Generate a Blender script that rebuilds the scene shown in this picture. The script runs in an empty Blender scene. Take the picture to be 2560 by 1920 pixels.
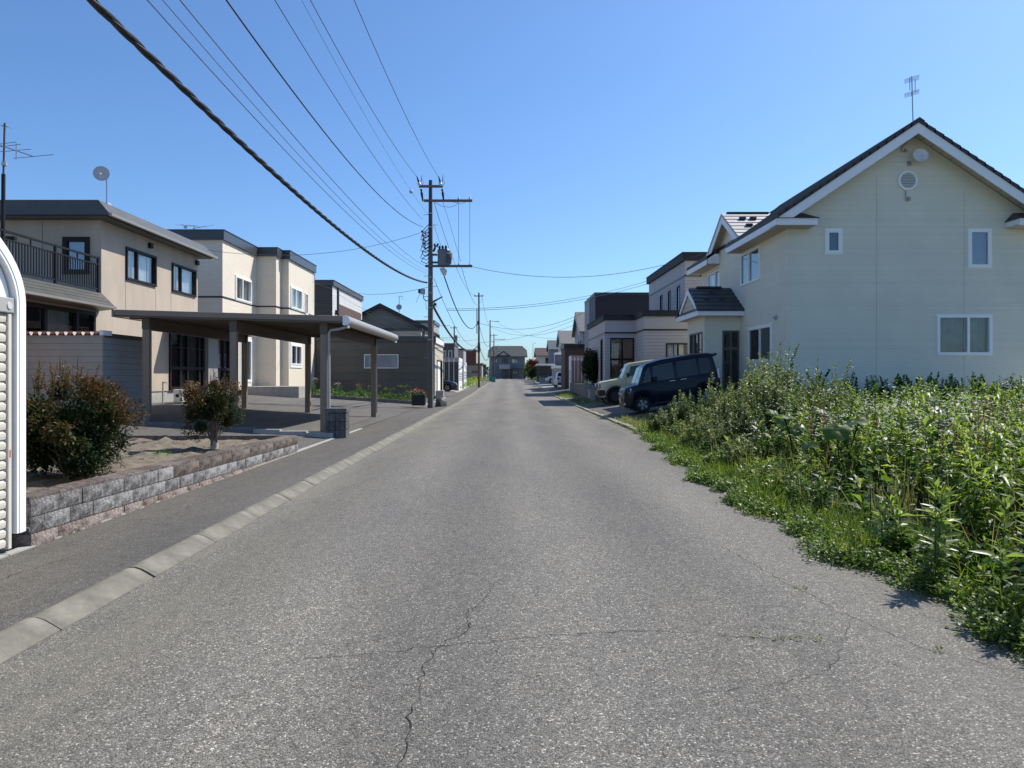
import bpy, math, random
import numpy as np
from mathutils import Vector, Matrix

# ------------------------------------------------------------------ camera, sky, sun, exposure
SC = bpy.context.scene
COL = SC.collection
cam_data = bpy.data.cameras.new("camera")
cam = bpy.data.objects.new("camera", cam_data)
COL.objects.link(cam)
cam.location = (0.0, 0.0, 1.40)
cam.rotation_euler = (math.radians(90), 0, 0)
cam_data.sensor_fit = 'HORIZONTAL'
cam_data.sensor_width = 36.0
cam_data.lens = 24.96
cam_data.shift_x = 0.00537
cam_data.shift_y = -0.00684
cam_data.clip_start = 0.05
cam_data.clip_end = 6000
SC.camera = cam

SUN_AZ = math.radians(54.8)      # from +Y towards +X
SUN_EL = math.radians(50.2)
world = bpy.data.worlds.new("World")
SC.world = world
world.use_nodes = True
wn = world.node_tree
wn.nodes.clear()
sky = wn.nodes.new('ShaderNodeTexSky')
sky.sky_type = 'NISHITA'
sky.sun_disc = False
sky.sun_elevation = SUN_EL
sky.sun_rotation = SUN_AZ
sky.altitude = 0
sky.air_density = 1.0
sky.dust_density = 0.85
sky.ozone_density = 3.0
bg = wn.nodes.new('ShaderNodeBackground')
bg.inputs['Strength'].default_value = 0.143
wo = wn.nodes.new('ShaderNodeOutputWorld')
grade = wn.nodes.new('ShaderNodeMix')
grade.data_type = 'RGBA'
grade.blend_type = 'MULTIPLY'
grade.inputs[0].default_value = 1.0
grade.inputs[7].default_value = (0.585, 0.78, 0.985, 1)
wn.links.new(sky.outputs[0], grade.inputs[6])
wn.links.new(grade.outputs[2], bg.inputs[0])
wn.links.new(bg.outputs[0], wo.inputs[0])

sun_d = bpy.data.lights.new("sun", 'SUN')
sun_d.energy = 5.0
sun_d.angle = math.radians(0.53)
sun_d.color = (1.0, 0.955, 0.88)
sun = bpy.data.objects.new("sun", sun_d)
COL.objects.link(sun)
sdir = Vector((math.cos(SUN_EL)*math.sin(SUN_AZ), math.cos(SUN_EL)*math.cos(SUN_AZ), math.sin(SUN_EL)))
sun.rotation_euler = sdir.to_track_quat('Z', 'Y').to_euler()
sun.location = (30, 20, 40)

SC.view_settings.view_transform = 'Standard'
SC.view_settings.look = 'None'
SC.view_settings.exposure = 0.27
SC.view_settings.gamma = 1.0
SC.view_settings.use_curve_mapping = False
SC.render.engine = 'CYCLES'
SC.render.resolution_x = 1024
SC.render.resolution_y = 768

# ------------------------------------------------------------------ materials
def _mat(name):
    m = bpy.data.materials.new(name)
    m.use_nodes = True
    nt = m.node_tree
    b = nt.nodes['Principled BSDF']
    return m, nt, b

def N(nt, t, **kw):
    n = nt.nodes.new(t)
    for k, v in kw.items():
        if k in n.inputs:
            n.inputs[k].default_value = v
        else:
            setattr(n, k, v)
    return n

def ramp(nt, stops):
    r = nt.nodes.new('ShaderNodeValToRGB')
    e = r.color_ramp.elements
    while len(e) < len(stops):
        e.new(0.5)
    for i, (p, c) in enumerate(stops):
        e[i].position = p
        e[i].color = (c[0], c[1], c[2], 1)
    return r

def coords(nt):
    t = nt.nodes.new('ShaderNodeTexCoord')
    return t.outputs['Object']

def mul(c, k):
    return tuple(x*k for x in c)

def rough_mat(name, col, rough=0.85, var=0.12, scale=6.0, bump=0.0, bscale=120.0, detail=6, var2=None, spec=0.3, metal=0.0, stretch=None):
    """plain surface whose colour wanders a little, with fine relief"""
    m, nt, b = _mat(name)
    co = coords(nt)
    if stretch:
        mp = N(nt, 'ShaderNodeMapping')
        mp.inputs['Scale'].default_value = stretch
        nt.links.new(co, mp.inputs[0])
        co2 = mp.outputs[0]
    else:
        co2 = co
    n1 = N(nt, 'ShaderNodeTexNoise', Scale=scale, Detail=detail, Roughness=0.6)
    nt.links.new(co2, n1.inputs['Vector'])
    r = ramp(nt, [(0.28, mul(col, 1-var)), (0.72, mul(col, 1+var) if var2 is None else var2)])
    nt.links.new(n1.outputs['Fac'], r.inputs[0])
    nt.links.new(r.outputs[0], b.inputs['Base Color'])
    b.inputs['Roughness'].default_value = rough
    b.inputs['Metallic'].default_value = metal
    b.inputs['Specular IOR Level'].default_value = spec
    if bump:
        n2 = N(nt, 'ShaderNodeTexNoise', Scale=bscale, Detail=5, Roughness=0.65)
        nt.links.new(co, n2.inputs['Vector'])
        bp = N(nt, 'ShaderNodeBump', Strength=min(1, bump*1.0), Distance=0.01)
        nt.links.new(n2.outputs['Fac'], bp.inputs['Height'])
        nt.links.new(bp.outputs[0], b.inputs['Normal'])
    return m

def wall_mat(name, col, pitch=0.15, joint=0.07, depth=0.006, grain=60, rough=0.75, var=0.06, brick=None, streak=0.0, jointcol=None):
    """siding: rows of boards (or small bricks) pressed into the panel, as relief with a slight colour wander"""
    m, nt, b = _mat(name)
    co = coords(nt)
    sep = N(nt, 'ShaderNodeSeparateXYZ')
    nt.links.new(co, sep.inputs[0])
    add = N(nt, 'ShaderNodeMath', operation='ADD')
    nt.links.new(sep.outputs[0], add.inputs[0])
    nt.links.new(sep.outputs[1], add.inputs[1])
    cmb = N(nt, 'ShaderNodeCombineXYZ')
    nt.links.new(add.outputs[0], cmb.inputs[0])
    nt.links.new(sep.outputs[2], cmb.inputs[1])
    br = N(nt, 'ShaderNodeTexBrick')
    bw = brick if brick else 60.0
    br.inputs['Scale'].default_value = 1.0
    br.inputs['Brick Width'].default_value = bw
    br.inputs['Row Height'].default_value = pitch
    br.inputs['Mortar Size'].default_value = joint*pitch
    br.inputs['Mortar Smooth'].default_value = 0.2
    br.inputs['Bias'].default_value = 0.0
    br.inputs['Color1'].default_value = (*mul(col, 1+var*0.7), 1)
    br.inputs['Color2'].default_value = (*mul(col, 1-var*0.7), 1)
    jc = jointcol if jointcol else mul(col, 0.72)
    br.inputs['Mortar'].default_value = (*jc, 1)
    nt.links.new(cmb.outputs[0], br.inputs['Vector'])
    n1 = N(nt, 'ShaderNodeTexNoise', Scale=0.9, Detail=7, Roughness=0.65)
    mp = N(nt, 'ShaderNodeMapping')
    mp.inputs['Scale'].default_value = (1.0, 1.0, 0.35 if streak else 1.0)
    nt.links.new(co, mp.inputs[0])
    nt.links.new(mp.outputs[0], n1.inputs['Vector'])
    r = ramp(nt, [(0.3, (1-var*1.1-streak,)*3), (0.7, (1+var*0.6,)*3)])
    nt.links.new(n1.outputs['Fac'], r.inputs[0])
    mx = N(nt, 'ShaderNodeMix', data_type='RGBA', blend_type='MULTIPLY')
    mx.inputs[0].default_value = 1.0
    nt.links.new(br.outputs['Color'], mx.inputs[6])
    nt.links.new(r.outputs[0], mx.inputs[7])
    nt.links.new(mx.outputs[2], b.inputs['Base Color'])
    b.inputs['Roughness'].default_value = rough
    b.inputs['Specular IOR Level'].default_value = 0.25
    inv = N(nt, 'ShaderNodeMath', operation='SUBTRACT')
    inv.inputs[0].default_value = 1.0
    nt.links.new(br.outputs['Fac'], inv.inputs[1])
    n2 = N(nt, 'ShaderNodeTexNoise', Scale=grain, Detail=4, Roughness=0.6)
    mp2 = N(nt, 'ShaderNodeMapping')
    mp2.inputs['Scale'].default_value = (0.25, 0.25, 1.0)
    nt.links.new(co, mp2.inputs[0])
    nt.links.new(mp2.outputs[0], n2.inputs['Vector'])
    ma = N(nt, 'ShaderNodeMath', operation='MULTIPLY_ADD')
    nt.links.new(n2.outputs['Fac'], ma.inputs[0])
    ma.inputs[1].default_value = 0.5
    nt.links.new(inv.outputs[0], ma.inputs[2])
    bp = N(nt, 'ShaderNodeBump', Strength=0.8, Distance=depth)
    nt.links.new(ma.outputs[0], bp.inputs['Height'])
    nt.links.new(bp.outputs[0], b.inputs['Normal'])
    return m

def paint(name, col, rough=0.35, spec=0.5, metal=0.0, coat=0.0, dirt=0.06):
    m, nt, b = _mat(name)
    co = coords(nt)
    n1 = N(nt, 'ShaderNodeTexNoise', Scale=3.0, Detail=6, Roughness=0.7)
    nt.links.new(co, n1.inputs['Vector'])
    r = ramp(nt, [(0.3, mul(col, 1-dirt)), (0.7, mul(col, 1+dirt*0.5))])
    nt.links.new(n1.outputs['Fac'], r.inputs[0])
    nt.links.new(r.outputs[0], b.inputs['Base Color'])
    rr = N(nt, 'ShaderNodeMapRange')
    rr.inputs[3].default_value = max(0.02, rough-0.06)
    rr.inputs[4].default_value = min(1, rough+0.08)
    nt.links.new(n1.outputs['Fac'], rr.inputs[0])
    nt.links.new(rr.outputs[0], b.inputs['Roughness'])
    b.inputs['Specular IOR Level'].default_value = spec
    b.inputs['Metallic'].default_value = metal
    if coat:
        b.inputs['Coat Weight'].default_value = coat
        b.inputs['Coat Roughness'].default_value = 0.04
    return m

def glass_mat(name, tint=(0.93, 0.95, 0.95), ior=1.7, opaque=0.0, base=(0.02, 0.025, 0.03)):
    m, nt, b = _mat(name)
    nt.nodes.remove(b)
    out = nt.nodes['Material Output']
    tr = N(nt, 'ShaderNodeBsdfTransparent')
    tr.inputs[0].default_value = (*tint, 1)
    under = tr.outputs[0]
    if opaque:
        df = N(nt, 'ShaderNodeBsdfDiffuse')
        df.inputs[0].default_value = (*base, 1)
        mx0 = N(nt, 'ShaderNodeMixShader')
        mx0.inputs[0].default_value = opaque
        nt.links.new(tr.outputs[0], mx0.inputs[1])
        nt.links.new(df.outputs[0], mx0.inputs[2])
        under = mx0.outputs[0]
    gl = N(nt, 'ShaderNodeBsdfGlossy')
    gl.inputs['Roughness'].default_value = 0.015
    co = coords(nt)
    n1 = N(nt, 'ShaderNodeTexNoise', Scale=1.3, Detail=2)
    nt.links.new(co, n1.inputs['Vector'])
    bp = N(nt, 'ShaderNodeBump', Strength=0.12, Distance=0.02)
    nt.links.new(n1.outputs['Fac'], bp.inputs['Height'])
    nt.links.new(bp.outputs[0], gl.inputs['Normal'])
    f0 = ((ior-1)/(ior+1))**2
    lw = N(nt, 'ShaderNodeLayerWeight', Blend=0.5)
    pw = N(nt, 'ShaderNodeMath', operation='POWER')
    nt.links.new(lw.outputs['Facing'], pw.inputs[0])
    pw.inputs[1].default_value = 4.0
    fr = N(nt, 'ShaderNodeMath', operation='MULTIPLY_ADD')
    nt.links.new(pw.outputs[0], fr.inputs[0])
    fr.inputs[1].default_value = 1-f0
    fr.inputs[2].default_value = f0
    mx = N(nt, 'ShaderNodeMixShader')
    nt.links.new(fr.outputs[0], mx.inputs[0])
    nt.links.new(under, mx.inputs[1])
    nt.links.new(gl.outputs[0], mx.inputs[2])
    nt.links.new(mx.outputs[0], out.inputs[0])
    return m

def leaf_mat(name, stops, transl=0.38, rough=0.55, spec=0.16):
    m, nt, b = _mat(name)
    at = N(nt, 'ShaderNodeAttribute', attribute_name='tint')
    r = ramp(nt, stops)
    nt.links.new(at.outputs['Fac'], r.inputs[0])
    nt.links.new(r.outputs[0], b.inputs['Base Color'])
    b.inputs['Roughness'].default_value = rough
    b.inputs['Specular IOR Level'].default_value = spec
    tl = N(nt, 'ShaderNodeBsdfTranslucent')
    hs = N(nt, 'ShaderNodeHueSaturation', Hue=0.492, Saturation=1.15, Value=1.85)
    nt.links.new(r.outputs[0], hs.inputs['Color'])
    nt.links.new(hs.outputs[0], tl.inputs[0])
    mx = N(nt, 'ShaderNodeMixShader')
    mx.inputs[0].default_value = transl
    nt.links.new(b.outputs[0], mx.inputs[1])
    nt.links.new(tl.outputs[0], mx.inputs[2])
    nt.links.new(mx.outputs[0], nt.nodes['Material Output'].inputs[0])
    return m

def asphalt_mat(name, col, stone=0.5, scale=95.0, patch=0.16, warm=(1.05, 1.0, 0.93), dust_x=None, tracks=False):
    m, nt, b = _mat(name)
    co = coords(nt)
    v = N(nt, 'ShaderNodeTexVoronoi', Scale=scale)
    nt.links.new(co, v.inputs['Vector'])
    sepc = N(nt, 'ShaderNodeSeparateColor')
    nt.links.new(v.outputs['Color'], sepc.inputs[0])
    r1 = ramp(nt, [(0.0, mul(col, 1-stone)), (0.5, mul(col, 1.0)), (0.9, mul(col, 1.12)), (0.97, mul(col, 1+stone*2.6))])
    nt.links.new(sepc.outputs[0], r1.inputs[0])
    v2 = N(nt, 'ShaderNodeTexVoronoi', Scale=scale*2.3)
    nt.links.new(co, v2.inputs['Vector'])
    sep2 = N(nt, 'ShaderNodeSeparateColor')
    nt.links.new(v2.outputs['Color'], sep2.inputs[0])
    rf = ramp(nt, [(0.0, (0.35, 0.35, 0.35)), (0.4, (1.0, 1.0, 1.0)), (0.92, (1.25, 1.25, 1.22)), (0.97, (1.9, 1.9, 1.85))])
    nt.links.new(sep2.outputs[0], rf.inputs[0])
    mf = N(nt, 'ShaderNodeMix', data_type='RGBA', blend_type='MULTIPLY')
    mf.inputs[0].default_value = 0.85
    nt.links.new(r1.outputs[0], mf.inputs[6])
    nt.links.new(rf.outputs[0], mf.inputs[7])
    # bitumen between the stones
    r2 = ramp(nt, [(0.0, (1, 1, 1)), (0.6, (0.92, 0.92, 0.92)), (1.0, (0.5, 0.5, 0.5))])
    nt.links.new(v.outputs['Distance'], r2.inputs[0])
    m1 = N(nt, 'ShaderNodeMix', data_type='RGBA', blend_type='MULTIPLY')
    m1.inputs[0].default_value = 1.0
    nt.links.new(mf.outputs[2], m1.inputs[6])
    nt.links.new(r2.outputs[0], m1.inputs[7])
    # broad wear and dust, stretched along the road
    mp = N(nt, 'ShaderNodeMapping')
    mp.inputs['Scale'].default_value = (1.0, 0.22, 1.0)
    nt.links.new(co, mp.inputs[0])
    n1 = N(nt, 'ShaderNodeTexNoise', Scale=0.9, Detail=9, Roughness=0.68)
    nt.links.new(mp.outputs[0], n1.inputs['Vector'])
    r3 = ramp(nt, [(0.3, (1-patch, 1-patch, 1-patch)), (0.72, mul(warm, 1+patch))])
    nt.links.new(n1.outputs['Fac'], r3.inputs[0])
    m2 = N(nt, 'ShaderNodeMix', data_type='RGBA', blend_type='MULTIPLY')
    m2.inputs[0].default_value = 1.0
    nt.links.new(m1.outputs[2], m2.inputs[6])
    nt.links.new(r3.outputs[0], m2.inputs[7])
    n3 = N(nt, 'ShaderNodeTexNoise', Scale=14, Detail=5, Roughness=0.7)
    nt.links.new(co, n3.inputs['Vector'])
    r4 = ramp(nt, [(0.3, (0.8, 0.8, 0.8)), (0.7, (1.15, 1.15, 1.15))])
    nt.links.new(n3.outputs['Fac'], r4.inputs[0])
    m3 = N(nt, 'ShaderNodeMix', data_type='RGBA', blend_type='MULTIPLY')
    m3.inputs[0].default_value = 1.0
    nt.links.new(m2.outputs[2], m3.inputs[6])
    nt.links.new(r4.outputs[0], m3.inputs[7])
    last = m3.outputs[2]
    sx = N(nt, 'ShaderNodeSeparateXYZ')
    nt.links.new(co, sx.inputs[0])
    if tracks:      # polished wheel tracks along the road, broken by noise
        wv = N(nt, 'ShaderNodeMath', operation='SINE')
        ms = N(nt, 'ShaderNodeMath', operation='MULTIPLY')
        nt.links.new(sx.outputs[0], ms.inputs[0]); ms.inputs[1].default_value = 3.9
        nt.links.new(ms.outputs[0], wv.inputs[0])
        n5 = N(nt, 'ShaderNodeTexNoise', Scale=0.5, Detail=4, Roughness=0.6)
        nt.links.new(mp.outputs[0], n5.inputs['Vector'])
        mm = N(nt, 'ShaderNodeMath', operation='MULTIPLY')
        nt.links.new(wv.outputs[0], mm.inputs[0]); nt.links.new(n5.outputs['Fac'], mm.inputs[1])
        mr = N(nt, 'ShaderNodeMapRange')
        mr.inputs[1].default_value = -0.6; mr.inputs[2].default_value = 0.6
        mr.inputs[3].default_value = 0.86; mr.inputs[4].default_value = 1.14
        nt.links.new(mm.outputs[0], mr.inputs[0])
        mt = N(nt, 'ShaderNodeMix', data_type='RGBA', blend_type='MULTIPLY')
        mt.inputs[0].default_value = 1.0
        nt.links.new(last, mt.inputs[6]); nt.links.new(mr.outputs[0], mt.inputs[7])
        last = mt.outputs[2]
    if dust_x:      # sandy grit gathered along an edge: (x of the edge, x where it ends, colour)
        for (xa, xb, dcol, amt) in dust_x:
            md = N(nt, 'ShaderNodeMapRange')
            md.inputs[1].default_value = xa; md.inputs[2].default_value = xb
            md.inputs[3].default_value = 1.0; md.inputs[4].default_value = 0.0
            nt.links.new(sx.outputs[0], md.inputs[0])
            n6 = N(nt, 'ShaderNodeTexNoise', Scale=1.6, Detail=10, Roughness=0.75)
            nt.links.new(mp.outputs[0], n6.inputs['Vector'])
            r6 = ramp(nt, [(0.38, (0, 0, 0)), (0.68, (1, 1, 1))])
            nt.links.new(n6.outputs['Fac'], r6.inputs[0])
            m6 = N(nt, 'ShaderNodeMath', operation='MULTIPLY')
            nt.links.new(md.outputs[0], m6.inputs[0]); nt.links.new(r6.outputs[0], m6.inputs[1])
            m7 = N(nt, 'ShaderNodeMath', operation='MULTIPLY')
            nt.links.new(m6.outputs[0], m7.inputs[0]); m7.inputs[1].default_value = amt
            mx6 = N(nt, 'ShaderNodeMix', data_type='RGBA')
            nt.links.new(m7.outputs[0], mx6.inputs[0]); nt.links.new(last, mx6.inputs[6])
            mx6.inputs[7].default_value = (*dcol, 1)
            last = mx6.outputs[2]
    nt.links.new(last, b.inputs['Base Color'])
    b.inputs['Roughness'].default_value = 0.82
    b.inputs['Specular IOR Level'].default_value = 0.35
    ad = N(nt, 'ShaderNodeMath', operation='MULTIPLY_ADD')
    nt.links.new(sepc.outputs[1], ad.inputs[0])
    ad.inputs[1].default_value = 0.7
    inv = N(nt, 'ShaderNodeMath', operation='SUBTRACT')
    inv.inputs[0].default_value = 1.0
    nt.links.new(v.outputs['Distance'], inv.inputs[1])
    nt.links.new(inv.outputs[0], ad.inputs[2])
    bp = N(nt, 'ShaderNodeBump', Strength=0.75, Distance=0.006)
    nt.links.new(ad.outputs[0], bp.inputs['Height'])
    nt.links.new(bp.outputs[0], b.inputs['Normal'])
    return m

M = {}
M['asphalt'] = asphalt_mat('asphalt', (0.180, 0.170, 0.152), stone=0.55, scale=125, tracks=True, patch=0.2, dust_x=[(-2.5, -1.3, (0.25, 0.225, 0.165), 0.75), (3.0, 1.6, (0.23, 0.205, 0.165), 0.6)])
M['asphalt_walk'] = asphalt_mat('sidewalk asphalt', (0.124, 0.117, 0.105), stone=0.4, scale=130, patch=0.22, dust_x=[(-3.9, -2.4, (0.17, 0.14, 0.105), 0.45)])
M['asphalt_drive'] = asphalt_mat('driveway asphalt', (0.135, 0.127, 0.115), stone=0.3, scale=110, patch=0.22)
M['crack'] = rough_mat('crack', (0.018, 0.017, 0.016), var=0.3)
M['dust'] = rough_mat('sandy dust', (0.24, 0.215, 0.175), var=0.25, scale=30, bump=0.4)
M['concrete'] = rough_mat('weathered concrete', (0.36, 0.35, 0.32), var=0.22, scale=5, bump=0.45, bscale=90)
M['kerb'] = rough_mat('kerb concrete', (0.178, 0.165, 0.132), var=0.42, scale=5, bump=0.5, bscale=110)
M['kerb_yellow'] = rough_mat('stained kerb concrete', (0.30, 0.28, 0.20), var=0.3, scale=6, bump=0.5, bscale=110)
M['concrete_dark'] = rough_mat('dark concrete', (0.15, 0.15, 0.145), var=0.25, scale=5, bump=0.4)
M['soil'] = rough_mat('dry soil', (0.14, 0.11, 0.075), var=0.45, scale=8, bump=1.0, bscale=40, detail=14, var2=(0.26, 0.21, 0.15))
M['earth'] = rough_mat('weedy earth', (0.085, 0.075, 0.045), var=0.4, scale=3, bump=0.8, bscale=30, var2=(0.06, 0.085, 0.03))
M['lawn'] = rough_mat('lawn earth', (0.07, 0.085, 0.035), var=0.35, scale=5, bump=0.8, bscale=60)
M['gravel'] = rough_mat('pale gravel', (0.30, 0.28, 0.25), var=0.25, scale=18, bump=0.8, bscale=70)
# split faced block
def split_block(name, c1, c2):
    m, nt, b = _mat(name)
    co = coords(nt)
    n1 = N(nt, 'ShaderNodeTexNoise', Scale=16, Detail=8, Roughness=0.72)
    nt.links.new(co, n1.inputs['Vector'])
    oi = N(nt, 'ShaderNodeObjectInfo')
    ad = N(nt, 'ShaderNodeMath', operation='MULTIPLY_ADD')
    nt.links.new(oi.outputs['Random'], ad.inputs[0])
    ad.inputs[1].default_value = 0.16
    nt.links.new(n1.outputs['Fac'], ad.inputs[2])
    r = ramp(nt, [(0.40, mul(c1, 0.45)), (0.54, c1), (0.72, c2)])
    nt.links.new(ad.outputs[0], r.inputs[0])
    nt.links.new(r.outputs[0], b.inputs['Base Color'])
    b.inputs['Roughness'].default_value = 0.9
    b.inputs['Specular IOR Level'].default_value = 0.2
    n2 = N(nt, 'ShaderNodeTexNoise', Scale=38, Detail=8, Roughness=0.7)
    nt.links.new(co, n2.inputs['Vector'])
    bp = N(nt, 'ShaderNodeBump', Strength=1.0, Distance=0.05)
    nt.links.new(n2.outputs['Fac'], bp.inputs['Height'])
    nt.links.new(bp.outputs[0], b.inputs['Normal'])
    return m
M['block_grey'] = split_block('split face grey block', (0.25, 0.232, 0.218), (0.50, 0.475, 0.455))
M['block_pink'] = split_block('split face pinkish block', (0.30, 0.235, 0.20), (0.50, 0.42, 0.37))
M['block_brown'] = split_block('split face brown block', (0.16, 0.128, 0.108), (0.29, 0.24, 0.205))
M['block_dark'] = split_block('ribbed dark block', (0.15, 0.148, 0.145), (0.26, 0.255, 0.25))
# walls
M['w_cream'] = wall_mat('cream siding', (0.79, 0.745, 0.60), pitch=0.06, joint=0.12, grain=45, var=0.05, depth=0.004, jointcol=(0.70, 0.66, 0.53))
M['w_beige'] = wall_mat('beige mortar', (0.49, 0.405, 0.32), pitch=30, joint=0.0001, grain=22, var=0.10, rough=0.9, streak=0.08, depth=0.004)
M['w_lbrick'] = wall_mat('pale brick siding', (0.77, 0.675, 0.545), pitch=0.09, brick=0.30, joint=0.10, var=0.04, grain=60, jointcol=(0.66, 0.575, 0.46), depth=0.003)
M['w_white'] = wall_mat('white siding', (0.62, 0.61, 0.60), pitch=0.2, joint=0.06)
M['w_mauve'] = wall_mat('pale mauve siding', (0.50, 0.46, 0.45), pitch=0.16, joint=0.10, var=0.04)
M['w_mauve_plain'] = wall_mat('pale mauve panel', (0.50, 0.46, 0.44), pitch=30, joint=0.0001, var=0.05, grain=40)
M['w_black'] = wall_mat('black siding', (0.035, 0.033, 0.040), pitch=0.2, joint=0.05, var=0.1)
M['w_greyviolet'] = wall_mat('grey violet siding', (0.15, 0.14, 0.16), pitch=0.2, joint=0.06)
M['w_grey'] = wall_mat('grey siding', (0.36, 0.35, 0.35), pitch=0.2, joint=0.06)
M['w_bluegrey'] = wall_mat('blue grey siding', (0.175, 0.185, 0.205), pitch=0.2, joint=0.06)
M['w_garage'] = wall_mat('dark olive grey board', (0.13, 0.122, 0.108), pitch=0.45, joint=0.03, brick=2.6, var=0.08, depth=0.004)
M['w_olive'] = wall_mat('olive beige siding', (0.28, 0.26, 0.21), pitch=0.22, joint=0.05)
M['w_brown'] = wall_mat('brown siding', (0.14, 0.085, 0.07), pitch=0.14, joint=0.10)
M['w_redbrown'] = wall_mat('red brown siding', (0.13, 0.05, 0.04), pitch=0.16, joint=0.08)
M['w_charcoal'] = wall_mat('charcoal siding', (0.085, 0.083, 0.082), pitch=0.2, joint=0.05)
M['w_tan'] = wall_mat('tan siding', (0.38, 0.32, 0.25), pitch=0.2, joint=0.05)
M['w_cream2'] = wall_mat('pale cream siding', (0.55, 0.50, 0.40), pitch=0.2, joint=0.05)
# metals and paints
M['roof_dark'] = rough_mat('dark shingle', (0.045, 0.046, 0.05), rough=0.55, var=0.3, scale=12, bump=0.4, bscale=70, spec=0.4)
M['roof_brown'] = rough_mat('brown black shingle', (0.06, 0.052, 0.048), rough=0.6, var=0.3, scale=12, bump=0.4, bscale=70)
M['roof_glint'] = rough_mat('shingle paled for sun glint', (0.46, 0.42, 0.39), rough=0.5, var=0.15, scale=9, bump=0.3)  # sun glint on the dormer slope put into a pale colour
M['roof_green'] = rough_mat('grey green shingle', (0.055, 0.066, 0.064), rough=0.8, var=0.2, scale=10, bump=0.3)
M['roof_grey'] = rough_mat('grey shingle', (0.155, 0.15, 0.14), rough=0.85, var=0.2, scale=10)
M['roof_slate'] = rough_mat('slate blue shingle', (0.085, 0.10, 0.115), rough=0.85, var=0.2, scale=10)
M['roof_umber'] = rough_mat('umber shingle', (0.07, 0.045, 0.04), rough=0.7, var=0.2, scale=10)
M['sheet_grey'] = paint('grey sheet metal', (0.085, 0.082, 0.07), rough=0.42, spec=0.5, dirt=0.18)
M['sheet_dark'] = paint('dark sheet metal', (0.06, 0.061, 0.066), rough=0.34, dirt=0.15)
M['sheet_matte'] = paint('matte charcoal sheet', (0.042, 0.043, 0.048), rough=0.65, spec=0.2, dirt=0.15)
M['sheet_black'] = paint('black sheet metal', (0.022, 0.022, 0.026), rough=0.4, dirt=0.15)
M['white_trim'] = paint('white trim', (0.85, 0.85, 0.85), rough=0.5, dirt=0.05)
M['white_frame'] = paint('white window frame', (0.90, 0.90, 0.85), rough=0.4, dirt=0.04)
M['white_paint'] = paint('white enamel', (0.86, 0.86, 0.85), rough=0.5, spec=0.2, dirt=0.04)
M['ivory'] = paint('ivory enamel', (0.66, 0.60, 0.50), rough=0.4, dirt=0.08)
M['ivory_grey'] = paint('grey ivory enamel', (0.40, 0.385, 0.36), rough=0.4, dirt=0.10)
M['bronze'] = paint('dark bronze frame', (0.020, 0.014, 0.013), rough=0.5, spec=0.2)
M['joint_grey'] = paint('grey sealant', (0.56, 0.54, 0.46), rough=0.8)
M['louvre_shade'] = paint('grey louvre gap shade', (0.34, 0.34, 0.32), rough=0.8)  # grey standing for the shade behind the vent louvres
M['black_metal'] = paint('black railing metal', (0.016, 0.015, 0.017), rough=0.55, spec=0.2)
M['brown_frame'] = paint('brown aluminium', (0.12, 0.10, 0.085), rough=0.4)
M['carport'] = paint('carport bronze aluminium', (0.235, 0.18, 0.135), rough=0.5, metal=0.0, dirt=0.10)
M['carport_dark'] = paint('carport dark beam', (0.095, 0.07, 0.052), rough=0.5, dirt=0.12)
M['carport_sheet'] = paint('carport roof sheet', (0.075, 0.070, 0.066), rough=0.5, dirt=0.15)
M['gutter'] = paint('gutter grey', (0.36, 0.34, 0.315), rough=0.38, metal=0.15, dirt=0.10)
M['pipe'] = paint('grey drain pipe', (0.42, 0.42, 0.41), rough=0.35)
M['galv'] = paint('galvanised steel', (0.42, 0.43, 0.45), rough=0.38, metal=0.7, dirt=0.12)
M['steel'] = paint('steel rod', (0.30, 0.31, 0.33), rough=0.4, metal=0.6)
M['shed_grey'] = paint('warm grey shed panel', (0.39, 0.335, 0.295), rough=0.55, dirt=0.10)
M['shed_blue'] = paint('blue grey shed panel', (0.31, 0.325, 0.345), rough=0.36, dirt=0.10)
M['terracotta'] = paint('terracotta pink sheet', (0.46, 0.30, 0.24), rough=0.5, dirt=0.2)
M['pink'] = paint('faded pink sheet', (0.30, 0.15, 0.135), rough=0.5, dirt=0.15)
M['dark_door'] = paint('dark brown door', (0.035, 0.024, 0.02), rough=0.45)
M['wood_dark'] = rough_mat('red brown timber', (0.24, 0.10, 0.06), var=0.35, scale=9, rough=0.6, stretch=(1, 1, 0.1))
M['dish'] = paint('dish grey', (0.44, 0.45, 0.46), rough=0.5)
M['dish_white'] = paint('dish white', (0.70, 0.70, 0.69), rough=0.5)
M['curtain'] = rough_mat('white curtain', (0.74, 0.75, 0.76), var=0.08, scale=4, rough=0.9)
M['curtain_grey'] = rough_mat('grey curtain', (0.38, 0.38, 0.35), var=0.15, scale=4, rough=0.9)
M['curtain_dim'] = rough_mat('green grey curtain', (0.22, 0.26, 0.24), var=0.2, scale=4, rough=0.9)
M['blind'] = rough_mat('roller blind', (0.50, 0.50, 0.47), var=0.05, rough=0.9)
M['glass'] = glass_mat('window glass')
M['glass_blue'] = glass_mat('blue reflecting glass', tint=(0.8, 0.84, 0.9), ior=2.6, opaque=0.25, base=(0.03, 0.035, 0.06))
M['glass_dark'] = glass_mat('dark glass', tint=(0.30, 0.32, 0.34), ior=1.7, opaque=0.5)
M['glass_deep'] = glass_mat('glass with sky blue in base', tint=(0.3, 0.34, 0.5), ior=2.4, opaque=0.75, base=(0.010, 0.016, 0.045))  # reflected blue of the sky put into the base colour
M['glass_frost'] = glass_mat('frosted glass', tint=(0.3, 0.33, 0.36), ior=1.5, opaque=0.85, base=(0.30, 0.33, 0.38))
M['glass_car'] = glass_mat('car glass', tint=(0.35, 0.40, 0.41), ior=1.6, opaque=0.35)
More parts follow.
